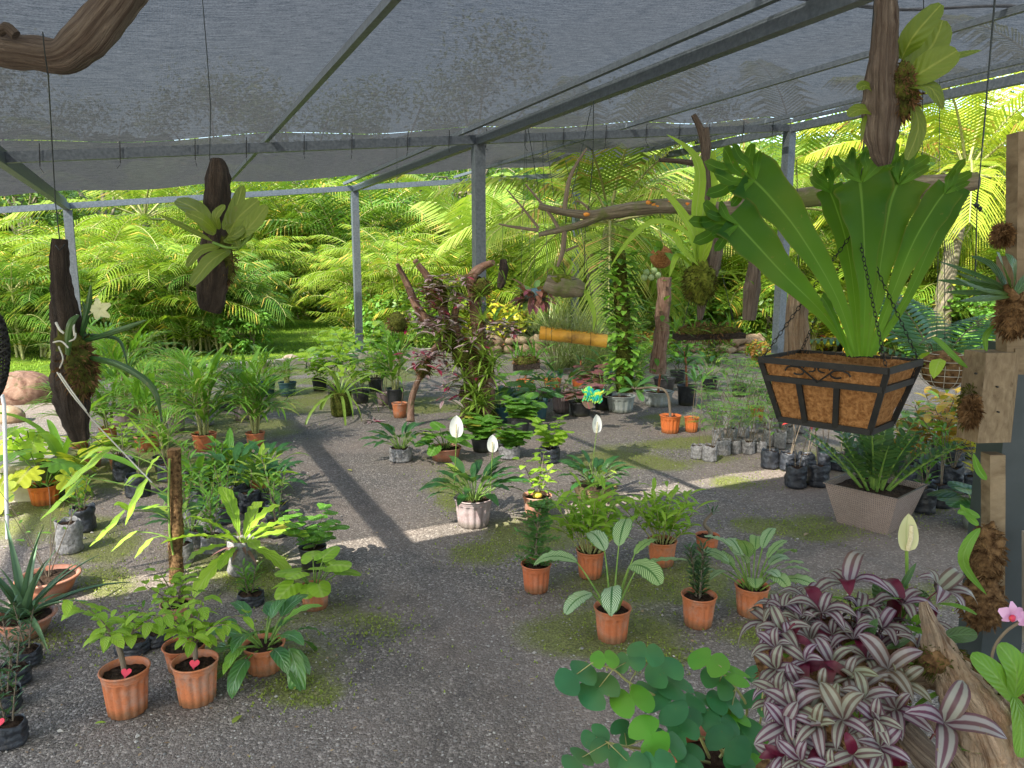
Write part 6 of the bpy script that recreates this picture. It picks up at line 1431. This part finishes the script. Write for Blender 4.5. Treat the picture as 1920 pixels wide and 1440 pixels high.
for nm, x, y, r, Yb, lab, mt, lm, L in (('coconut_planter', 1240, 482, 21, 4.2, 'coconut husk planter hanging beside the orchid log', M_COIR, 'mid', .12), ('moss_ball', 746, 604, 15, 6.3, 'small hanging moss ball left of the driftwood tree', M_MOSS, None, 0), ('hanging_pot', 1003, 560, 20, 5.6, 'teal hanging pot overflowing with burgundy leaves', M_TEAL, 'purple', .14), ('cane_basket', 1772, 692, 42, 2.6, 'round wire basket lined with brown fibre hanging behind the wooden box', M_ROOT, 'lime', .14)):
    t = hang(nm, x, y, Yb, lab, 'hanging planter'); u = mpp(y, Yb); mb = MB(); blob(mb, W(x, y, Yb), r*u, (1, 1, 1 if nm != 'cane_basket' else .85), .12 if nm != 'moss_ball' else .4, 18, 12, 3); mb.build('shell' if nm != 'hanging_pot' else 'pot', mt, t)
    if lm:
        mb = MB(); rr = random.Random(x)
        for k in range(70 if lm == 'purple' else 12):
            a_ = rr.uniform(0, 6.28); q = W(x, y, Yb)+V((cos(a_), sin(a_), 0))*r*u*.9+V((0, 0, rr.uniform(-.2, .9)*r*u)); leafp(mb, q, a_, rr.uniform(-.8, 1), L*rr.uniform(.6, 1.2), L*.45, 'ovate', .6, 5)
        mb.build('foliage', LM[lm], t)
    if nm == 'cane_basket':
        mb = MB()
        for k in range(5): z = (-.6+.35*k)*r*u*.85; q = r*u*sqrt(max(.1, 1-(z/(r*u*.85))**2))*1.08; tube(mb, [W(x, y, Yb)+V((cos(a_)*q, sin(a_)*q, z)) for a_ in [i*pi/10 for i in range(21)]], .0012, 4)
        for k in range(12): a0 = k*pi/6; tube(mb, [W(x, y, Yb)+V((cos(a0)*sin(p_)*r*u*1.08, sin(a0)*sin(p_)*r*u*1.08, -cos(p_)*r*u*.92)) for p_ in [i*pi/12 for i in range(8)]], .001, 4)
        mb.build('wire_cage', simple('pale_wire', (.35, .33, .28), (.45, .43, .38), 20, .4, .1), t)
    wire(t, [(x, y-r), (x-2, 260 if x < 1200 else 400)], Yb, .0013)
# green fruit bunch by the vine
t = hang('fruit_cluster', 1222, 515, 7.6, 'cluster of round green fruit beside the vine column', 'fruit'); mb = MB()
for x, y in ((1212, 511), (1226, 508), (1221, 520), (1208, 520), (1233, 516)): blob(mb, W(x, y, 7.6), 6.5*mpp(515, 7.6), (1, 1, 1), .02, 14, 10)
mb.build('fruit', simple('green_fruit', (.16, .26, .08), (.28, .36, .16), 6, .4, .1), t); mb = MB(); tube(mb, [W(1222, 512, 7.6), W(1222, 490, 7.65), W(1225, 470, 7.7)], .006, 5); mb.build('stalk', M_GSTEM, t)
# dark lattice hanging at far left
Y = 1.6; t = hang('hanging_lattice', 5, 660, Y, 'dark woven lattice strip hanging at the left edge', 'hanging ornament'); u = mpp(660, Y); mb = MB()
for s0 in (-1, 1):
    for k in range(-2, 3):
        P = []
        for i in range(30): z = i/29; w_ = (20*sin(min(1, z*1.1)*pi)**.6+2); P.append(W(-4+w_*sin(z*14*s0+k*1.25), 590+z*165, Y-.015*cos(z*14*s0+k*1.25)))
        tube(mb, P, 2.6*u, 6)
mb.build('lattice', M_BLACKIRON, t)
# white post at far left
t = tag((lambda m: (tube(m, [W(14, 1010, 4.2), W(8, 760, 4.2), W(4, 740, 4.2)], .010, 10), m.build('white_stake', simple('white_paint', (.6, .6, .62), (.7, .7, .7), 9, .5, .1)))[1])(MB()), 'thin white stake standing at the left edge behind the lattice', 'stake')

# ------------------------------------------------------------------ right foreground
Y = 1.75
sp = empty('steel_post', V((W(1895, 900, Y).x+.045, Y+.02, 0)), 'thick dark green grey steel post at the right edge', 'post')
mb = MB(); x0 = W(1890, 700, Y).x; boxp(mb, V((x0+.055, Y+.05, 1.5*.5+.02)), V((.05, 0, 0)), V((0, .05, 0)), V((0, 0, .75+.0))); mb.build('post', M_STEELD, sp, smooth=False)
wp = empty('mounting_post', V((x0+.0, Y+.05, 0)), 'rough wooden mounting posts wrapped in coir against the steel post', 'post')
def plank(a, b, hw, hd, mat, nm, par):
    mb = MB(); a = V(a); b = V(b); rows = []; uvs = []
    for i in range(15):
        p = a.lerp(b, i/14); row = []
        for sx, sy in ((-1, -1), (0, -1.02), (1, -1), (1.01, 0), (1, 1), (0, 1), (-1, 1), (-1.01, 0)): row.append(p+V((sx*hw, sy*hd, 0))+V((1, 1, 0))*.002*noise.noise(p*12+V((sx, sy, 0))))
        rows.append(row); uvs.append([(k/8*.4, i*.1) for k in range(9)])
    mb.grid(rows, uvs, close=True); mb.poly(rows[0][::-1]); mb.poly(rows[-1]); return mb.build(nm, mat, par, smooth=False)
plank(W(1908, 560, 1.7), W(1912, 250, 1.7), .016, .02, M_PLANK, 'upper_post', wp)
plank(W(1898, 700, 1.72), W(1900, 480, 1.72), .026, .02, M_PLANK, 'middle_post', wp)
plank(W(1862, 1160, 1.72), W(1862, 850, 1.72), .018, .018, M_PLANK, 'lower_post', wp)
plank(W(1938, 1210, 1.66), W(1938, 1000, 1.66), .014, .02, simple('pale_board', (.30, .27, .23), (.40, .37, .32), 8, .8, .2), 'pale_board', wp)
mb = MB(); mh = MB()
for x, y, r, sq in ((1900, 590, 24, 1.8), (1850, 1040, 26, 2.2), (1842, 1130, 34, 1.5), (1820, 770, 10, 2.6), (1880, 440, 10, 1.5)):
    blob(mb, W(x, y, 1.68), r*mpp(y, 1.68), (1, 1, sq), .4, 16, 14, 3, x); fuzz(mh, W(x, y, 1.68), r*mpp(y, 1.68), 900, .018, .0005, (1.02, 1, sq))
build_each(mb, 'coir', M_ROOT, wp); mh.build('coir_fibres', M_ROOT, wp)
# bird's nest like bromeliad
t = hang('mounted_bromeliad', 1890, 530, 1.65, 'dark spreading strap leaved fern mounted on the right hand wooden post', 'mounted plant'); mb = MB()
for pts, w_ in (([(1895, 545), (1840, 520, -.03), (1760, 490, -.05)], 16), ([(1895, 545), (1830, 535), (1755, 525, 0)], 18), ([(1895, 550), (1840, 550, -.06), (1770, 548, -.1)], 16), ([(1890, 545), (1860, 500), (1820, 480, 0)], 22), ([(1895, 545), (1880, 500, -.05), (1868, 472, -.07)], 30), ([(1900, 545), (1900, 500, -.03), (1885, 475, -.03)], 26), ([(1895, 555), (1850, 560, -.1), (1800, 565, -.16)], 16), ([(1895, 550), (1850, 535, .05), (1790, 510, .1)], 18), ([(1900, 555), (1930, 520), (1960, 500)], 20), ([(1895, 550), (1845, 545, -.08), (1790, 520, -.14)], 15)): leafpx(mb, pts, w_*1.7, 1.65, 'lance', V((0, -.6, .6)), 10, 2, .2)
build_each(mb, 'frond', LM['dark'], t)
mb = MB(); woodpx(mb, [(1905, 560, 9), (1892, 545, 8), (1885, 535, 5)], 1.64, .3, 8, 8); mb.build('crown', M_ROOT, t)
# box
t = hang('wooden_box', 1848, 740, 1.72, 'old grey plank box with moss mounted left of the steel post', 'wooden box'); u = mpp(740, 1.72); mb = MB(); a = W(1848, 742, 1.72); yw = .12; exx = V((cos(yw), sin(yw), 0)); eyy = V((-sin(yw), cos(yw), 0))
boxp(mb, a, exx*30*u, eyy*.035, V((0, 0, 84*u))); mb.build('box', M_PLANK, t, smooth=False); mb = MB(); boxp(mb, a+exx*36*u+V((0, 0, 3*u)), exx*5*u, eyy*.03, V((0, 0, 88*u))); mb.build('side_batten', M_PLANK, t, smooth=False)
mb = MB(); fuzz(mb, a-exx*30*u-V((0, 0, 20*u)), 14*u, 500, .016, .0005, (1, 1, 3)); mb.build('moss', M_MOSS, t)
mb = MB()
for px, py in ((1828, 700), (1868, 725), (1870, 772), (1830, 790)): q = W(px, py, 1.68); tube(mb, [q, q-V((0, .006, 0))], .0022, 8)
mb.build('nail', M_BLACKIRON, t)
mb = MB()
for pts, w_ in (([(1815, 690), (1790, 670), (1760, 640), (1745, 632)], 24), ([(1850, 660), (1848, 630), (1870, 605)], 20)): leafpx(mb, pts, w_, 1.72, 'lance', V((0, -.8, .5)))
build_each(mb, 'leaf', LM['mid'], t)
t = hang('mounted_orchid', 1835, 1000, 1.62, 'long glossy curved leaves hanging down from the lower wooden post', 'mounted plant'); mb = MB()
for pts, w_ in (([(1838, 990), (1815, 1020), (1808, 1060), (1850, 1115)], 34), ([(1838, 970), (1810, 960), (1795, 962)], 26), ([(1835, 985), (1818, 970), (1800, 945)], 22), ([(1850, 900), (1835, 880), (1825, 850)], 24)): leafpx(mb, pts, w_, 1.62, 'lance', V((-.5, -.8, .4)), 14)
build_each(mb, 'leaf', LM['mid'], t)
# fern fronds in the middle right
t = hang('hanging_fern', 1755, 700, 4.6, 'blue green fern fronds spreading behind the crested fern basket', 'fern'); mb = MB(); ms = MB(); rr = random.Random(4)
c = W(1755, 700, 4.6); FC = []
for az, el, L in ((3.0, .6, .95), (2.6, .9, .9), (.1, .6, .8), (.5, .9, .8), (-1.0, .8, .7), (-2.2, .7, .9), (3.5, .4, 1.0), (1.6, 1.1, .8), (-.4, .5, .8), (2.0, 1.2, .8)):
    FC.append(len(mb.f)); pts = arc(c, az, el, L, .9, 12); tube(ms, pts, lerps([.006, .002], 13), 5, cap=False)
    for k in range(2, 25):
        x = k/2; i = min(int(x), 11); q = pts[i].lerp(pts[i+1], x-i); tv = (pts[i+1]-pts[i]).normalized(); s, uu = frame(tv); l = .22*sin(pi*min(1, k/25+.08))
        for sg in (-1, 1): d = (s*sg+tv*.3).normalized(); ribbon(mb, [q, q+d*l*.5, q+d*l-uu*l*.15], .028, uu, 'lobe', .1, 2)
mbb = MB(); blob(mbb, c, .06, (1, 1, .8), .3, 12, 8); mbb.build('root_ball', M_ROOT, t); wire(t, [(1755, 700), (1760, 400), (1762, 150)], 4.6, .002); ms.build('stem', M_BARK, t); build_each(mb, 'frond', LM['fern'], t, cuts=FC)

# purple striped mass on its stump, driftwood, orchid, anthurium
ZC = W(1610, 1275, 1.28)
t = empty('zebra_plant', V((ZC.x, ZC.y, 0)), 'mass of silver and purple striped trailing leaves on a mossy mound at lower right', 'trailing plant')
mb = MB(); mh = MB()
blob(mb, ZC+V((.0, .10, -.05)), .115, (1.2, .8, .9), .3, 24, 16, 2.5, 3); blob(mb, W(1530, 1340, 1.24), .055, (1, .8, 1.3), .35, 18, 12, 3, 5); blob(mb, W(1690, 1235, 1.48), .07, (1.2, .8, .7), .35, 18, 12, 3, 6)
blob(mb, V((ZC.x+.02, ZC.y+.12, .40)), .17, (1, .8, 2.5), .3, 20, 16, 2.5, 9)
fuzz(mh, ZC+V((.0, .10, -.05)), .118, 1800, .02, .0006, (1.2, .8, .9)); fuzz(mh, W(1530, 1340, 1.24), .058, 1100, .02, .0006, (1, .8, 1.3)); build_each(mb, 'mossy_mound', M_ROOT, t); mh.build('root_fibres', M_ROOT, t)
ml = MB(); ms = MB(); rr = random.Random(13)
def sprig(q, d, L, n=5):
    d = d.normalized(); s, uu = frame(d, V((.1, .2, 1))); base = q-d*L*1.1-V((0, 0, L*.3)); tube(ms, [base, q-d*L*.3, q], .0016, 5, cap=False); ph = rr.uniform(0, 6.28)
    for k in range(n):
        a_ = ph+k*2*pi/n+rr.uniform(-.25, .25); e = rr.uniform(.15, .6); dd = (s*cos(a_)+uu*sin(a_))*cos(e)+d*sin(e); l = L*rr.uniform(.75, 1.15)
        pts = [q+dd*l*x+d*(.25*l*sin(x*pi))-V((0, 0, .18*l*x*x)) for x in (0, .14, .28, .42, .57, .71, .86, 1)]; ribbon(ml, pts, l*.50, d+V((0, 0, .3)), 'ovate', .22, 6, .05)
cam0 = V((0, 0, CH))
for x, y, L, Yd in ((1590, 1100, 70, 1.42), (1755, 1110, 66, 1.45), (1690, 1135, 66, 1.4), (1540, 1150, 60, 1.36), (1470, 1185, 56, 1.3), (1500, 1165, 50, 1.34), (1455, 1255, 62, 1.22), (1480, 1200, 50, 1.28), (1600, 1200, 62, 1.3), (1560, 1245, 66, 1.22), (1665, 1255, 74, 1.2), (1720, 1225, 58, 1.25), (1490, 1330, 66, 1.12), (1470, 1360, 56, 1.1), (1580, 1350, 72, 1.08), (1770, 1355, 84, 1.05), (1540, 1290, 56, 1.15), (1620, 1310, 60, 1.12), (1650, 1400, 60, 1.05), (1600, 1415, 60, 1.03), (1540, 1400, 52, 1.08), (1650, 1180, 54, 1.34), (1510, 1240, 46, 1.22), (1610, 1150, 54, 1.38), (1680, 1330, 60, 1.12), (1530, 1360, 50, 1.08), (1640, 1350, 56, 1.08), (1455, 1215, 46, 1.26), (1590, 1270, 54, 1.18), (1500, 1290, 48, 1.18), (1740, 1170, 50, 1.36), (1560, 1190, 50, 1.32), (1625, 1235, 50, 1.25), (1460, 1300, 44, 1.17), (1560, 1320, 50, 1.12), (1690, 1280, 50, 1.18), (1520, 1200, 46, 1.3), (1500, 1425, 46, 1.06), (1560, 1440, 52, 1.02)):
    q = W(x, y, Yd); out = (q-ZC); out.y *= .6; d = (cam0-q).normalized()*.8 + out.normalized()*.7 + V((rr.uniform(-.4, .4), rr.uniform(-.3, .3), .5)); sprig(q, d, L*1.08*mpp(y, Yd), rr.choice((4, 5, 5, 6)))
for _ in range(40):
    x = rr.uniform(1440, 1700); y = rr.uniform(1120, 1450)
    if x > 1680 and y > 1250: continue
    Yd = 1.42-(y-1120)/330*.35+rr.uniform(0, .06); q = W(x, y, Yd); out = q-ZC; d = (cam0-q).normalized()*.5+out.normalized()*.8+V((rr.uniform(-.6, .6), rr.uniform(-.4, .4), .5)); sprig(q, d, rr.uniform(42, 66)*mpp(y, Yd), rr.choice((3, 4, 5)))
ml.build('foliage', LM['zebra'], t); ms.build('stem', simple('purple_stem', (.14, .03, .05), (.2, .08, .07), 20, .5, .1), t)
mb = MB()
for k in range(26):
    x = rr.uniform(1450, 1780); y = rr.uniform(1130, 1420); Yd = 1.40-(y-1120)/330*.33; leafp(mb, W(x, y, Yd), rr.uniform(-3.0, -.1), rr.uniform(.1, 1.1), rr.uniform(.04, .085), rr.uniform(.018, .03), rr.choice(('oval', 'lance')), .6, 7)
build_each(mb, 'green_leaf', LM['mid'], t)
# driftwood root
Y = 1.15; t = empty('driftwood_root', V((W(1840, 1400, Y).x, Y+.1, 0)), 'tall pointed weathered driftwood root in the lower right corner', 'driftwood')
mb = MB(); woodpx(mb, [(1732, 1128, 7, .12), (1745, 1170, 17, .1), (1765, 1225, 30, .06), (1795, 1285, 44, .03), (1830, 1350, 62, 0), (1850, 1440, 82, 0), (1850, 1560, 92, .02), (1850, 1800, 100, .05)], Y, .42, 110, 44, 4, 26)
woodpx(mb, [(1700, 1270, 18, .1), (1750, 1268, 26, .06), (1800, 1300, 34, .03)], Y, .45, 30, 20, 7, 26); woodpx(mb, [(1840, 1260, 20, .09), (1850, 1300, 34, .05), (1880, 1380, 46, .02), (1900, 1480, 60, .02)], Y, .45, 50, 28, 9, 26); woodpx(mb, [(1810, 1440, 16, -.04), (1760, 1370, 12, -.05), (1740, 1330, 9, -.04)], Y, .3, 20, 12, 11, 12)
mb.v = [(x, y, z) for x, y, z in mb.v]; mb.build('wood', M_DRIFTB, t)
mb = MB(); woodpx(mb, [(1690, 1360, 20, 0), (1730, 1410, 26, -.02), (1780, 1480, 28, -.02)], 1.1, .15, 20, 16, 3); mb.build('side_root', M_DRIFT, t)
mb = MB(); mh = MB(); blob(mb, W(1860, 1290, 1.22), .05, (1.5, 1, .8), .4, 14, 10, 3); fuzz(mh, W(1860, 1290, 1.22), .052, 900, .018, .0005, (1.5, 1, .8)); blob(mb, W(1770, 1240, 1.2), .03, (1.5, 1, .7), .4, 12, 8, 3); fuzz(mh, W(1770, 1240, 1.2), .032, 500, .014, .0005, (1.5, 1, .8)); mb.build('moss', M_ROOT, t); mh.build('root_fibres', M_MOSS, t)
t = hang('moth_orchid', 1870, 1260, 1.15, 'pink moth orchid flower over three thick green leaves on the driftwood', 'orchid'); mb = MB()
for pts, w_ in (([(1900, 1310), (1870, 1270, -.03), (1820, 1228, -.03)], 46), ([(1902, 1310), (1905, 1255, -.02), (1872, 1208, -.01)], 50), ([(1902, 1305), (1915, 1360, -.05), (1912, 1420, -.07)], 34), ([(1902, 1300), (1930, 1250), (1960, 1220)], 46)): leafpx(mb, pts, w_, 1.13, 'oval', V((-.1, -.8, .6)), 12, 4, .15, 0)
build_each(mb, 'leaf', LM['mid'], t); mb = MB(); tube(mb, curve([W(1858, 1265, 1.12), W(1862, 1220, 1.1), W(1885, 1185, 1.08), W(1915, 1165, 1.07)], 12), .0024, 6); mb.build('flower_stalk', M_TWIG, t)
mb = MB(); mc = MB()
for cx, cy, sc in ((1894, 1150, 1.0), (1925, 1158, 1.0)):
    q = W(cx, cy, 1.06); u = mpp(cy, 1.06)
    for an, L, w_ in ((90, 24, 15), (162, 24, 22), (18, 24, 22), (225, 20, 14), (315, 20, 14)): a_ = radians(an); d = V((cos(a_), 0, sin(a_))); ribbon(mb, [q, q+d*L*.3*u-V((0, .003, 0)), q+d*L*.65*u-V((0, .004, 0)), q+d*L*u], w_*u*1.1, V((0, -1, 0)), 'oval', .1, 4)
    blob(mc, q-V((0, .006, -.0))-V((0, 0, 6*u)), 6*u, (1, 1, 1.1), .3, 10, 8)
mb.build('petals', M_PINK, t); mc.build('lip', M_MAGENTA, t)
t = hang('anthurium', 1700, 1120, 1.45, 'single cream spathe flower on a green stalk above the striped leaves', 'flower'); q = W(1697, 1140, 1.45)
tl = q-t.location
mb = MB(); b0 = W(1697, 1160, 1.46); b1 = W(1700, 1030, 1.44); tube(mb, curve([b0, b0.lerp(b1, .5)+V((.002, 0, 0)), b1], 10), .0035, 8); mb.build('flower_stalk', M_GSTEM, t)
mb = MB(); L = 72*mpp(1000, 1.44); n = 12; rows = []; uvs = []
for i in range(n+1):
    tt = i/n; hw = L*.30*max(.02, (tt**.45)*((1-tt)**.7)*1.95); rows.append([b1+V((hw*x, -.002+hw*.4*abs(x)**1.6*-1-.01*sin(tt*2.4)*-1, L*(tt-.05))) for x in [j/4-1 for j in range(9)]]); uvs.append([(tt, j/8) for j in range(9)])
mb.grid(rows, uvs); mb.build('spathe', M_CREAM, t); mb = MB(); tube(mb, [b1+V((0, -.004, 0)), b1+V((.002, -.008, L*.35)), b1+V((.002, -.006, L*.68))], [.0045, .005, .004], 10); mb.build('spadix', M_SPADIX, t)
mb = MB(); leafpx(mb, [(1690, 1105), (1700, 1085), (1718, 1055)], 22, 1.44, 'lance'); leafpx(mb, [(1690, 1180), (1660, 1120), (1640, 1090)], 50, 1.46, 'oval'); leafpx(mb, [(1700, 1170), (1720, 1130), (1735, 1110)], 40, 1.47, 'oval'); leafpx(mb, [(1615, 1230), (1630, 1185), (1645, 1160)], 36, 1.3, 'lance'); leafpx(mb, [(1770, 1195), (1800, 1190), (1832, 1190)], 30, 1.3, 'oval'); leafpx(mb, [(1660, 1215), (1690, 1205), (1720, 1185)], 22, 1.3, 'lance'); build_each(mb, 'leaf', LM['dark'], t)
# foreground plant with two lobed leaves
g = G(1335, 1545); PB = V((W(1340, 1400, 1.8).x, 1.8, 0)); t = empty('bauhinia_shrub', PB, 'potted shrub with large rounded two lobed leaves at the bottom of the picture', 'potted plant')
HB = W(1340, 1400, 1.8).z; make_pot(t, 'flute', .125, HB, M_TERRA)
ml = MB(); ms = MB(); rr = random.Random(77)
ctr = V((PB.x, PB.y, HB-.02))
TW = [[(1330, 1420, 1.8), (1290, 1340, 1.72), (1240, 1310, 1.66), (1180, 1280, 1.62), (1150, 1255, 1.6), (1110, 1243, 1.6)], [(1350, 1420, 1.8), (1400, 1340, 1.78), (1380, 1290, 1.76), (1355, 1262, 1.75), (1352, 1250, 1.75)], [(1330, 1430, 1.8), (1240, 1410, 1.6), (1175, 1400, 1.5), (1140, 1392, 1.47)], [(1360, 1420, 1.8), (1330, 1385, 1.7), (1260, 1380, 1.6)], [(1370, 1420, 1.8), (1420, 1370, 1.75), (1430, 1300, 1.74)]]
for tw in TW: tube(ms, curve([W(*p) for p in tw], 20), lerps([.0045, .002], 20), 6)
LV = [(1180, 1245, 34, 1.62), (1210, 1230, 38, 1.64), (1135, 1240, 30, 1.6), (1085, 1275, 44, 1.58), (1130, 1300, 44, 1.57), (1190, 1320, 46, 1.56), (1240, 1330, 46, 1.6), (1250, 1265, 40, 1.66), (1275, 1290, 42, 1.66), (1280, 1355, 38, 1.66), (1325, 1245, 42, 1.76), (1345, 1285, 38, 1.75), (1390, 1268, 34, 1.76), (1425, 1270, 30, 1.78), (1365, 1325, 40, 1.72), (1420, 1320, 40, 1.76), (1380, 1350, 42, 1.7), (1350, 1365, 42, 1.66), (1360, 1400, 46, 1.6), (1410, 1385, 44, 1.68), (1430, 1400, 38, 1.7),
      (1210, 1385, 44, 1.5), (1255, 1400, 40, 1.52), (1285, 1380, 34, 1.58), (1120, 1385, 30, 1.5), (1090, 1430, 34, 1.42), (1140, 1420, 40, 1.44), (1180, 1440, 40, 1.42), (1230, 1440, 40, 1.42), (1165, 1375, 28, 1.55), (1300, 1420, 30, 1.55), (1435, 1445, 40, 1.6), (1390, 1440, 36, 1.58), (1320, 1320, 34, 1.72), (1230, 1295, 34, 1.68), (1300, 1440, 34, 1.5)]
for x, y, s_, Yd in LV:
    q = W(x, y, Yd); L = s_*mpp(y, Yd)*.96; a_ = rr.uniform(-1.9, -1.1)+rr.uniform(-.9, .9); nn = V((rr.uniform(-.4, .4), -.35+rr.uniform(-.3, .3), 1)).normalized()
    d = V((cos(a_), sin(a_), -.25)); s, uu = frame(d)
    polar_leaf(ml, q-d*L*.35, q+d*L*.65, nn, rf_two, .16, 30, 3, x); best = min((W(*p) for tw in TW for p in tw), key=lambda w_: (w_-q).length); tube(ms, [best, q-d*L*.35-V((0, 0, .004)), q-d*L*.34], .0013, 4, cap=False)
ml.build('foliage', LM['two'], t); ms.build('stem', M_PSTEM, t)

# fallen leaves on the gravel
for i, (x, y, r, mt, lab) in enumerate(((990, 1280, .022, 'dry', 'dry pale leaf lying on the bare gravel in the aisle'), (436, 1362, .03, 'gmoss', 'green fallen leaf in front of the nearest pots'), (660, 885, .03, 'croty', 'yellow leaf lying on the aisle further back'), (1515, 1003, .03, 'dry', 'brown curled leaf beside the brown wicker planter'), (950, 1142, .014, 'dry', 'small pale stone like leaf beside the wispy sapling'), (178, 1362, .02, 'lime', 'small green leaf on the gravel at lower left'))):
    mb = MB(); q = G(x, y); q.z = .012; leafp(mb, q, i*1.3, .15, r*2, r, 'ovate', .4, 6); tag(mb.build('fallen_leaf', LM[mt]), lab, 'leaf')
